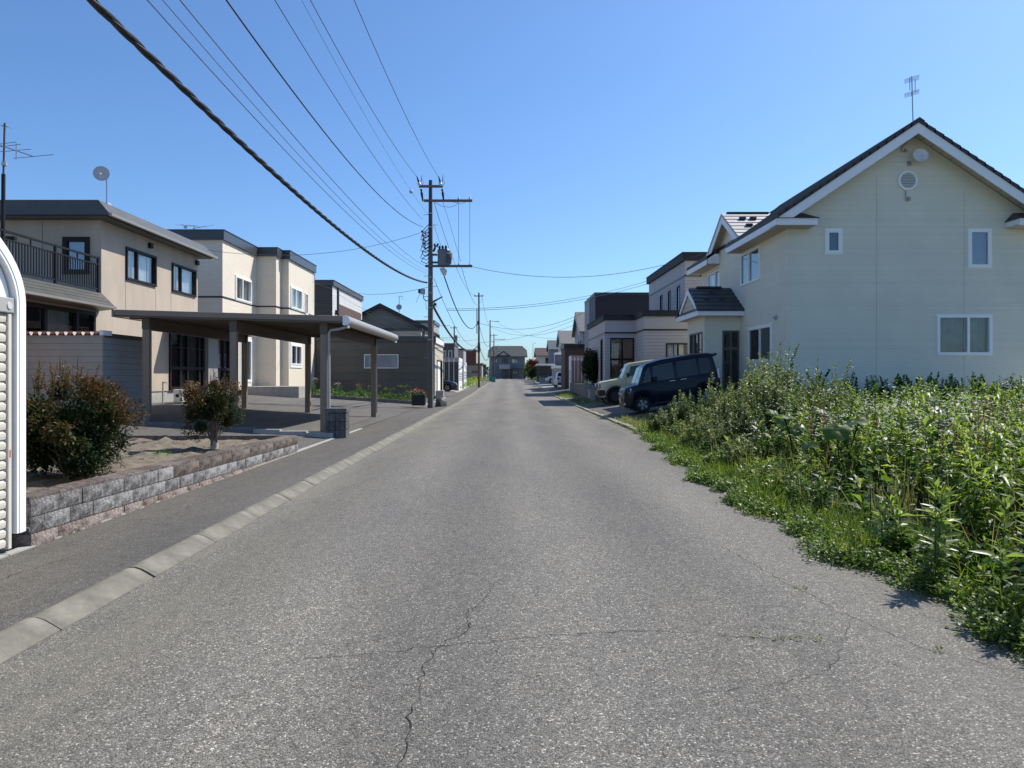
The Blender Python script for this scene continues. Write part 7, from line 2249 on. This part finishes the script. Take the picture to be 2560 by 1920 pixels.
tag(lv.build('leaf_litter', M['leaf_shrub']), kind='stuff')

# garden plants in the flower bed of the dark garage
rg = np.random.default_rng(77)
FBZ = lambda x, y: gz(x, y)+0.10
lv = Leaves(41)
for k in range(260):
    x, y = rg.uniform(-10.6, -4.5), rg.uniform(35.1, 41.5)
    grass_clump(lv, x, y, FBZ(x, y), rg.uniform(0.08, 0.22), 9, 0.12, 0.03, 0.35)
for k in range(70):
    x, y = rg.uniform(-10.6, -4.5), rg.uniform(35.0, 40.5)
    mound(lv, x, y, FBZ(x, y), rg.uniform(0.1, 0.28), rg.uniform(0.1, 0.35), 30, 0.10, 0.06, 0.35)
tag(lv.build('bed_greenery', M['leaf_weed']), kind='stuff')
spots = [(-9.9, 36.3, 0.95, 'tall pale flowering clump by the left end of the flower bed', 'petal_pink'), (-8.9, 37.2, 0.7, 'flowering clump seen between the carport posts', 'petal_pink'),
         (-7.9, 38.0, 0.75, 'reddish leaved plant under the long dark garage wall', 'petal_red'), (-7.0, 37.0, 0.7, 'leafy yellow green plant left of the narrow garage window', 'leaf_yellow'),
         (-6.1, 36.4, 0.62, 'broad leafy clump in the middle of the flower bed', 'leaf_yellow'), (-5.3, 37.5, 0.85, 'upright leafy plant below the narrow garage window', 'leaf_yellow'), (-4.7, 36.2, 0.55, 'low clump with pinkish flowers at the right end of the flower bed', 'petal_white')]
for (x, y, h, lab, fm) in spots:
    t = thing('garden_plant', lab, 'plant', (x, y, FBZ(x, y)))
    lv = Leaves(int(abs(x)*100))
    for k in range(9):
        stem_plant(lv, x+rg.normal(0, 0.16), y+rg.normal(0, 0.16), FBZ(x, y)-0.02, h*rg.uniform(0.6, 1.0), 20, 0.16, 0.045, lean=0.15, tint=0.5)
    lv.build('foliage', M['leaf_weed'], t)
    lv = Leaves(int(abs(x)*100)+1)
    for k in range(5):
        mound(lv, x+rg.normal(0, 0.2), y+rg.normal(0, 0.15), FBZ(x, y)+h*0.75, 0.12, 0.16, 12, 0.05, 0.03, 0.5)
    lv.build('blooms', M[fm], t)

# ------------------------------------------------------------------ the overgrown lot on the right
LZ = lambda x, y: gz(x, y)+0.014
def edge_x(y):      # ragged border of the growth along the road
    return float(np.interp(y, [0, 3.0, 3.9, 4.5, 5.7, 7.5, 9.1, 13, 17.1, 19], [2.85, 2.82, 2.80, 2.72, 2.66, 2.70, 2.72, 3.05, 3.36, 3.7]))
rw = np.random.default_rng(2024)
def height_cap(x, y):
    """how tall growth stands at a point: low at the road, waist high inside"""
    d = x-edge_x(y)
    h = float(np.interp(d, [0, 0.35, 0.8, 1.4, 2.0, 4.0, 8], [0.14, 0.30, 0.44, 0.72, 0.90, 0.97, 0.98]))
    return h+min(1.0, d/1.2)*1.08*math.exp(-((x-5.6)/1.05)**2-((y-15.0)/1.9)**2)
# 1. low cover at the verge: clover cushions and grass
lv = Leaves(101)
for k in range(1900):
    y = 2.6+(rw.uniform()**1.4)*15.5
    x = edge_x(y)+abs(rw.normal(0, 0.33))-0.10+0.10*math.sin(y*3.1)+0.06*math.sin(y*7.7)
    s = 0.7+0.5*min(1, y/9)
    mound(lv, x, y, LZ(x, y)-0.005, rw.uniform(0.07, 0.19), rw.uniform(0.05, 0.20), 34, 0.034*s, 0.022*s, tint=rw.uniform(0.45, 0.92))
tag(lv.build('clover', M['leaf_weed']), kind='stuff')
lv = Leaves(102)
for k in range(820):
    y = 2.6+(rw.uniform()**1.3)*15.5
    x = edge_x(y)+abs(rw.normal(0, 0.45))+0.02+0.10*math.sin(y*3.1)
    grass_clump(lv, x, y, LZ(x, y)-0.01, rw.uniform(0.14, 0.42), int(rw.integers(10, 26)), 0.05, 0.007+0.0006*y, tint=rw.uniform(0.25, 0.62))
for k in range(230):     # dry stalks
    y = rw.uniform(3.5, 15); x = edge_x(y)+rw.uniform(0.4, 2.6)
    grass_clump(lv, x, y, LZ(x, y), rw.uniform(0.5, 0.85), 7, 0.06, 0.006, tint=0.95, splay=0.25)
tag(lv.build('verge_grass', M['leaf_grass']), kind='stuff')
# 2. body of the thicket, in drifts of unlike kinds
def drift(x, y, a, b, c):
    return math.sin(a*x+1.3*b*y+c)+0.7*math.sin(1.9*b*x-a*y+2.1*c)+0.45*math.sin(3.7*a*x+2.9*b*y+c*0.7)
lv = Leaves(103); lvm = Leaves(113); lv2 = Leaves(123)
cnt = 0
while cnt < 3000:
    y = 2.2+(rw.uniform()**1.25)*17.5
    x = edge_x(y)+0.30+rw.uniform()**1.15*min(13.5, 0.95*y+2.5)
    if x > 0.80*y+1.5: continue
    g = drift(x, y, 1.7, 1.3, 0.4)
    if g < -0.62 and rw.uniform() < 0.9: continue
    d = x-edge_x(y)
    if y < 11.5 and 0.7 < d < 1.45 and rw.uniform() < 0.8: continue
    cnt += 1
    h = height_cap(x, y)*rw.uniform(0.55, 1.0)*(1+0.10*drift(x, y, 1.1, 0.8, 2.0)+0.11*drift(x, y, 2.6, 2.2, 5.0))
    s = 1.0 if y < 9 else 1.0+0.045*(y-9)
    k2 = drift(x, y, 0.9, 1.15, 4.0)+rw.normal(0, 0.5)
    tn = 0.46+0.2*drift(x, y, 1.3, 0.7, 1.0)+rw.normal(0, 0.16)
    q = 0.5+h*0.6
    if y > 12.0+0.5*math.sin(3*x) and x < 7.4:
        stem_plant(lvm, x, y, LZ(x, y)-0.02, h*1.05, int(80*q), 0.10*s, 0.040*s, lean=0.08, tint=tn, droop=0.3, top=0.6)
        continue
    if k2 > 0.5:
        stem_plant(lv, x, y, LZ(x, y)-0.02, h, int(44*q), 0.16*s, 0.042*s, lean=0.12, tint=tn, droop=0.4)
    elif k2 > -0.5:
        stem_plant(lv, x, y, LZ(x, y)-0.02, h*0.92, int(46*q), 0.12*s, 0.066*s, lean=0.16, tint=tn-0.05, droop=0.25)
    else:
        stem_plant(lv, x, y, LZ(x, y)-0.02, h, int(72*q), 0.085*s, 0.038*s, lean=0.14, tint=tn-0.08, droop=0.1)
tag(lv.build('weed_thicket', M['leaf_weed']), kind='stuff')
tag(lvm.build('mugwort_thicket', M['leaf_mug']), kind='stuff')
# broad dock leaves low between the stems, and thin stalks above them
for k in range(130):
    y = rw.uniform(3.5, 13); d = rw.uniform(0.7, 4.0); x = edge_x(y)+d
    if x > 0.75*y+1.2: continue
    stem_plant(lv2, x, y, LZ(x, y)-0.02, height_cap(x, y)*rw.uniform(0.6, 1.05), 16, 0.26, 0.085, lean=0.10, tint=rw.uniform(0.3, 0.85), droop=0.45, top=0.7)
tag(lv2.build('broad_leaved_docks', M['leaf_weed']), kind='stuff')
# brighter, yellower growth toward the right and back
lv = Leaves(104)
for k in range(480):
    y = rw.uniform(5.0, 13.5); x = rw.uniform(3.9, 0.74*y+1.6)
    if x < edge_x(y)+1.1 or drift(x, y, 0.8, 1.0, 3.0) < -0.25: continue
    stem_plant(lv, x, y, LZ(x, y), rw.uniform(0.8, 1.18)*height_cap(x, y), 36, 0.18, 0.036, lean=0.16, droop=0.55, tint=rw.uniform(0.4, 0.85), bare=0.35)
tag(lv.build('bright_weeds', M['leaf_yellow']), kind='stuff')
# small white daisies and rusty dock plumes
lv = Leaves(105)
def flower_head(lv, x, y, z, r, n=8):
    a = np.arange(n)*6.283/n
    o = np.repeat([[x, y, z]], n, 0); d = np.stack([np.cos(a), np.sin(a), np.full(n, 0.15)], 1)
    lv.leaves(o, d, r, r*0.55, 0.0, 0.7, fold=0.0)
for k in range(60):
    y = rw.uniform(6.5, 13.0); cx_ = rw.uniform(4.0, 0.66*y+1.1)
    if cx_ < edge_x(y)+0.9: continue
    zt = LZ(cx_, y)+height_cap(cx_, y)*rw.uniform(0.80, 1.06)
    for q in range(18):
        flower_head(lv, cx_+rw.normal(0, 0.14), y+rw.normal(0, 0.14), zt+rw.normal(0, 0.05), 0.011+0.0008*y)
tag(lv.build('white_daisies', M['petal_white']), kind='stuff')
lv = Leaves(106)
for (x, y) in ((4.9, 8.2), (5.6, 8.4), (6.4, 9.0), (5.2, 7.4), (6.1, 7.9), (7.0, 10.0), (4.2, 6.6), (4.7, 9.4), (3.9, 8.9), (5.9, 10.6), (6.6, 8.0), (4.6, 7.0), (7.6, 11.0)):
    for q in range(4):
        xx, yy = x+rw.normal(0, 0.15), y+rw.normal(0, 0.15)
        stem_plant(lv, xx, yy, LZ(xx, yy)+0.35, rw.uniform(0.55, 0.8), 60, 0.035, 0.02, lean=0.06, tint=0.5, bare=0.4, spread=0.6)
tag(lv.build('dock_plumes', M['plume_brown']), kind='stuff')

# 3. plants that stand out one by one
def mugwort(label, x, y, H, n_st, seed, tint=0.55, L=0.13, group='tall mugwort stands at the back of the weedy lot', mat='leaf_mug', W=0.046, rad=0.24, leaves=85):
    t = thing('tall_weed', label, 'weed', (x, y, LZ(x, y)), group)
    lv = Leaves(seed); R = lv.r
    for k in range(int(n_st*2.4)):
        xx, yy = x+R.normal(0, rad), y+R.normal(0, rad)
        hh = H*math.exp(-0.32*((xx-x)**2+(yy-y)**2)/rad**2)*R.uniform(0.8, 1.04)
        stem_plant(lv, xx, yy, LZ(x, y)-0.02, hh, leaves, L, W, lean=0.06, tint=tint, droop=0.35, top=0.62, bare=0.12)
    lv.build('foliage', M[mat], t)
    return t
mugwort('tall mugwort clump, second highest peak, below the dark sliding window of the cream house', 5.35, 15.2, 1.92, 11, 201)
mugwort('tallest mugwort clump standing just left of the cream gable corner', 6.05, 15.4, 2.12, 12, 202, tint=0.5)
mugwort('slender mugwort spike against the cream gable wall, right of the tallest clump', 6.65, 15.2, 1.86, 5, 203, rad=0.10)
mugwort('last slender mugwort spike leaning right against the cream gable wall', 7.2, 15.4, 1.72, 4, 204, rad=0.10)
mugwort('mugwort clump directly behind the tail of the navy minivan', 4.85, 17.0, 1.5, 10, 205)
mugwort('low mugwort clump hiding the lower side of the navy minivan', 4.35, 17.6, 1.15, 11, 206, tint=0.62)
mugwort('leafy clump at the road end of the weedy lot nearest the minivan wheel', 3.75, 16.6, 0.72, 8, 207, tint=0.72)
mugwort('dense mugwort clump between the minivan and the tallest clump', 5.2, 13.6, 1.45, 13, 208, tint=0.6)
mugwort('broad mugwort mass in the middle of the lot edge', 4.3, 12.6, 1.02, 10, 209, tint=0.55)
mugwort('bushy weed clump spilling to the road verge near the concrete kerb', 3.7, 13.6, 0.66, 9, 210, tint=0.72)
mugwort('bright weed clump at the road verge halfway along the lot', 3.5, 10.6, 0.60, 9, 211, tint=0.7)
G2 = 'dark leafy weeds along the foot of the cream gable wall'
for i, (x, h, lab) in enumerate(((10.25, 0.62, 'left dark leafy clump at the foot of the cream gable wall'), (10.85, 0.66, 'second dark leafy clump at the foot of the cream gable wall'),
                                 (11.95, 0.45, 'thin dark weed at the wall foot below the middle panel joint'), (12.75, 0.46, 'single dark weed at the wall foot left of the lower window'), (13.4, 0.50, 'dark weed at the wall foot under the lower right window'))):
    mugwort(lab, x, 21.2, h+0.32, 7, 220+i, tint=0.15, L=0.16, W=0.05, group=G2, mat='leaf_willow', rad=0.16, leaves=34)
# tall willow leaved plants close to the camera
def willow_weed(label, x, y, H, seed, n_st=3, rad=0.08, L=0.175, W=0.040, tint=0.72, mat='leaf_willow', leaves=52, droop=0.3, lean=0.07, group='willow leaved weeds in the near right corner'):
    t = thing('willow_leaved_weed', label, 'weed', (x, y, LZ(x, y)), group)
    lv = Leaves(seed); R = lv.r
    for k in range(n_st):
        xx, yy = x+R.normal(0, rad), y+R.normal(0, rad)
        stem_plant(lv, xx, yy, LZ(x, y)-0.02, H*R.uniform(0.8, 1.0), leaves, L, W, lean=lean, tint=tint, droop=droop, top=0.7, bare=0.06, r=0.006)
    lv.build('foliage', M[mat], t)
willow_weed('largest willow leaved weed with pale shining leaves in the near right corner', 2.92, 4.05, 0.84, 301, n_st=4)
willow_weed('willow leaved weed left of the largest one near the road edge', 2.84, 4.75, 0.74, 302)
willow_weed('willow leaved weed behind and right of the largest one at the right edge', 3.40, 4.55, 0.84, 303)
willow_weed('short willow leaved shoots just left of the near right corner group', 2.98, 5.5, 0.50, 304)
willow_weed('small willow leaved rosette at the road edge in front of the corner group', 2.82, 3.45, 0.36, 305)
willow_weed('willow leaved weed at the right edge, low and half in shade', 3.15, 3.75, 0.62, 306)
G3 = 'tall arching yellow green weeds at the right edge'
willow_weed('tall arching yellow green weed rising above eye level at the right edge', 4.62, 6.9, 1.30, 311, n_st=4, L=0.26, W=0.036, tint=0.75, mat='leaf_yellow', droop=0.8, lean=0.12, group=G3, leaves=48)
willow_weed('arching yellow green weed with one plume bending left near the right edge', 4.75, 8.3, 1.42, 312, n_st=2, L=0.26, W=0.034, tint=0.7, mat='leaf_yellow', droop=0.9, lean=0.16, group=G3, leaves=44)
willow_weed('bright arching weed just below the plume at the right edge', 4.3, 6.6, 0.98, 313, n_st=4, L=0.26, W=0.036, tint=0.8, mat='leaf_yellow', droop=0.8, lean=0.14, group=G3, leaves=44)
willow_weed('lower bright arching weed at the right edge, in the foreground', 3.75, 5.5, 0.88, 314, n_st=4, L=0.24, W=0.034, tint=0.65, mat='leaf_yellow', droop=0.7, lean=0.14, group=G3, leaves=44)
willow_weed('bright arching weed patch in the middle of the lot', 5.0, 9.8, 1.08, 315, n_st=6, L=0.24, W=0.034, tint=0.6, mat='leaf_yellow', droop=0.7, lean=0.14, group=G3, leaves=40, rad=0.22)
# butterbur: single big round leaves on stalks
def butterbur(label, x, y, leaves, seed):
    t = thing('butterbur', label, 'plant', (x, y, LZ(x, y)), 'butterbur plants with broad round leaves')
    R = random.Random(seed)
    sb_ = MB()
    for (dx, dy, h, r, tx, ty) in leaves:
        h -= 0.20; r *= 0.62
        c = Vector((x+dx, y+dy, LZ(x, y)+h))
        nrm = Vector((tx, ty, 1)).normalized()
        u = nrm.orthogonal().normalized(); w = nrm.cross(u)
        vs = [tuple(c-nrm*0.03)]
        n = 18
        rings = 3
        for q in range(1, rings+1):
            for k in range(n):
                a = 2*math.pi*k/n
                rr = r*q/rings*(1+0.09*math.sin(5*a+seed)+R.uniform(-0.08, 0.08)*q/rings)
                if k == 0: rr *= (1-0.5*q/rings)
                dz = 0.12*r*math.sin(4*a+seed)*q/rings-0.28*r*(q/rings)**2
                vs.append(tuple(c+u*(rr*math.cos(a))+w*(rr*math.sin(a))+nrm*dz))
        fs = [(0, 1+k, 1+(k+1) % n) for k in range(n)]
        for q in range(rings-1):
            for k in range(n):
                a, b2 = 1+q*n+k, 1+q*n+(k+1) % n
                fs += [(a, a+n, b2+n), (a, b2+n, b2)]
        v = np.array(vs)-np.array(ORG[t.name])
        tint = np.full(len(vs), R.uniform(0.25, 0.9))+np.array([0]+[0.12*((k % 2)-0.5) for q in range(rings) for k in range(n)])
        me = np_mesh('leaf', v, np.array(fs), tint)
        me.materials.append(M['leaf_butter'])
        me.polygons.foreach_set('use_smooth', [True]*len(me.polygons))
        o = bpy.data.objects.new('leaf', me); link(o); o.parent = t
        sb_.path([(x+dx*0.2, y+dy*0.2, LZ(x, y)-0.02), (x+dx*0.6, y+dy*0.6, LZ(x, y)+h*0.6), tuple(c-nrm*0.035)], 0.008, 5)
    sb_.build('stalk', M['leaf_weed'], t)
def bb_leaves(seed, n, h0, h1, r0, r1, sp):
    R = random.Random(seed); out = []
    for k in range(n):
        out.append((R.gauss(0, sp), R.gauss(0, sp), R.uniform(h0, h1), R.uniform(r0, r1), R.uniform(-0.6, 0.3), R.uniform(-0.7, 0.1)))
    return out
butterbur('butterbur with a large dark leaf turned to the camera and a bright one above', 4.05, 8.6, [(-0.1, -0.1, 0.92, 0.27, -0.45, -0.55), (0.25, 0.1, 1.0, 0.24, -0.2, 0.1), (-0.3, 0.2, 0.72, 0.2, -0.5, 0.0), (0.5, -0.1, 0.8, 0.2, 0.2, -0.5)], 1)
butterbur('butterbur below the tallest mugwort with pale shining leaves', 4.3, 10.4, bb_leaves(5, 5, 0.8, 1.05, 0.16, 0.25, 0.32), 2)
butterbur('butterbur in the middle of the lot with drooping pale leaves', 5.3, 9.5, bb_leaves(6, 5, 0.85, 1.08, 0.16, 0.24, 0.35), 3)
butterbur('butterbur left of the lower window with glossy leaves', 6.1, 11.4, bb_leaves(8, 5, 0.95, 1.15, 0.15, 0.22, 0.4), 4)
butterbur('butterbur half hidden among the bright weeds at the right', 5.5, 7.9, bb_leaves(9, 4, 0.75, 1.0, 0.14, 0.2, 0.3), 5)
# thistles and clover heads, pink
for i, (x, y, z, lab) in enumerate(((3.02, 4.9, 0.30, 'pink clover head near the willow leaved corner group'), (3.12, 6.1, 0.46, 'pink thistle head above the shaded gap in the weeds'))):
    lv = Leaves(400+i)
    mound(lv, x, y, LZ(x, y)+z, 0.018, 0.03, 40, 0.016, 0.007, 0.5)
    t = thing('pink_flower', lab, 'flower', (x, y, LZ(x, y)))
    lv.build('head', M['petal_pink'], t)
    b = MB(); b.path([(x, y, LZ(x, y)), (x+0.01, y, LZ(x, y)+z)], 0.004, 5); b.build('stem', M['leaf_weed'], t)
# weeds along the kerb and drive on the right, tufts in cracks
lv = Leaves(107)
for k in range(110):
    y = rw.uniform(17, 27); x = 3.4+rw.normal(0, 0.10)
    if rw.uniform() < 0.5 and y > 21: continue
    grass_clump(lv, x, y, gz(x, y)+0.02, rw.uniform(0.06, 0.2), 12, 0.07, 0.014, tint=rw.uniform(0.5, 1.0))
for k in range(90):
    x, y = rw.uniform(3.5, 4.6), rw.uniform(18.6, 22.5)
    grass_clump(lv, x, y, gz(x, y)+0.01, rw.uniform(0.08, 0.3), 14, 0.10, 0.016, tint=rw.uniform(0.6, 1.0))
for k in range(120):
    x, y = rw.uniform(3.5, 4.7), rw.uniform(33.5, 52)
    grass_clump(lv, x, y, gz(x, y)+0.01, rw.uniform(0.08, 0.35), 12, 0.12, 0.03, tint=rw.uniform(0.3, 0.9))
for (x, y) in ((1.55, 3.80), (1.66, 3.78), (1.35, 3.83), (1.45, 3.79), (1.95, 4.7), (2.2, 3.62), (2.45, 5.9)):
    mound(lv, x, y, 0.0, 0.03, 0.018, 14, 0.022, 0.010, 0.7)
tag(lv.build('kerb_weeds', M['leaf_grass']), kind='stuff')
# weeds along left walk and drive
lv = Leaves(108)
for k in range(60):
    y = rw.uniform(64, 120); x = -3.9+rx(y)-rw.uniform(0, 1.5)
    mound(lv, x, y, gz(x, y), rw.uniform(0.3, 0.7), rw.uniform(0.3, 0.9), 40, 0.22, 0.12, tint=rw.uniform(0.4, 0.8))
tag(lv.build('verge_weeds', M['leaf_yellow']), kind='stuff')
lv = Leaves(109)
for k in range(70):
    y = rw.uniform(110, 150); x = 3.8+rx(y)+rw.uniform(0, 1.2)
    mound(lv, x, y, gz(x, y), rw.uniform(0.2, 0.5), rw.uniform(0.2, 0.5), 30, 0.2, 0.1, tint=0.6)
for k in range(24):
    x, y = rw.uniform(4.8, 6.2), rw.uniform(37.3, 51)
    mound(lv, x, y, 0.80, rw.uniform(0.15, 0.35), rw.uniform(0.15, 0.35), 40, 0.10, 0.06, tint=0.6)
tag(lv.build('planter_weeds', M['leaf_weed']), kind='stuff')

def tree(name, label, x, y, h, rad, n, seed, mat='leaf_tree', L=0.12, W=0.07, tint=0.35, lobes=20):
    z = gz(x, y)
    t = thing(name, label, 'tree', (x, y, z))
    lv = Leaves(seed); crown(lv, (x, y, z+h-rad[2]), rad, n, L, W, lobes=lobes, seed=seed, tint=tint, tips=0.3); lv.build('crown', M[mat], t)
    b = MB(); rn = random.Random(seed)
    b.path([(x, y, z-0.2), (x+0.03, y, z+h*0.4), (x, y+0.05, z+h*0.75)], 0.08, 8, radii=[0.10, 0.075, 0.04])
    for k in range(9):
        a = rn.uniform(0, 6.283)
        b.path([(x, y, z+h*rn.uniform(0.25, 0.6)), (x+rad[0]*0.4*math.cos(a), y+rad[1]*0.4*math.sin(a), z+h*0.65), (x+rad[0]*0.8*math.cos(a), y+rad[1]*0.8*math.sin(a), z+h*rn.uniform(0.6, 0.95))], 0.03, 5, radii=[0.035, 0.022, 0.01])
    b.build('trunk', M['bark'], t, smooth=70)
tree('ivy_covered_tree', 'dark bushy small tree in the concrete planter before the pale mauve house', 4.78, 39.6, 2.65, (0.55, 0.7, 0.95), 4200, 501, L=0.13, W=0.08, tint=0.3)
tree('small_tree', 'red leaved small tree at the far right end of the street', 4.6, 122, 3.4, (1.1, 1.1, 1.2), 1800, 502, mat='leaf_red', L=0.3, W=0.16)
tree('small_tree', 'bright green small tree beside the end house on the far right', 5.0, 136, 3.4, (1.7, 1.5, 1.7), 2200, 503, mat='leaf_yellow', L=0.35, W=0.2, tint=0.5)
tree('small_tree', 'dark green small tree under the red leaved tree on the far right', 4.8, 118, 2.3, (1.1, 1.1, 1.0), 1600, 504, L=0.3, W=0.17)
tree('small_tree', 'green tree just right of the end house, in the background', 9.5, 172, 5.0, (3.0, 2.5, 2.4), 2400, 505, mat='leaf_yellow', L=0.5, W=0.3, tint=0.4)
BN = thing('green_net_bin', 'small green garbage net box by the third pole on the left', 'net box', (-2.0, 100, 0.7))
b = MB(); b.box(-2.35, -1.55, 99.6, 100.4, gz(-3, 100), gz(-3, 100)+0.75); b.build('net', M['green_bin'], BN, bevel=0.05)
b = MB(); b.box(-2.4, -1.5, 99.55, 100.45, gz(-3, 100)+0.751, gz(-3, 100)+0.80); b.build('lid', M['green_bin'], BN)
# distant wood beyond the end of the street
lv = Leaves(601)
for k in range(60):
    x = -160+k*5.4+rw.normal(0, 2); y = 260+rw.normal(0, 12); r = rw.uniform(2.0, 3.2)
    crown(lv, (x, y, 1.0+r*0.6), (r, r, r*0.8), 240, 1.3, 0.8, lobes=8, seed=700+k, tint=0.4)
tag(lv.build('distant_wood', M['leaf_tree']), kind='stuff')
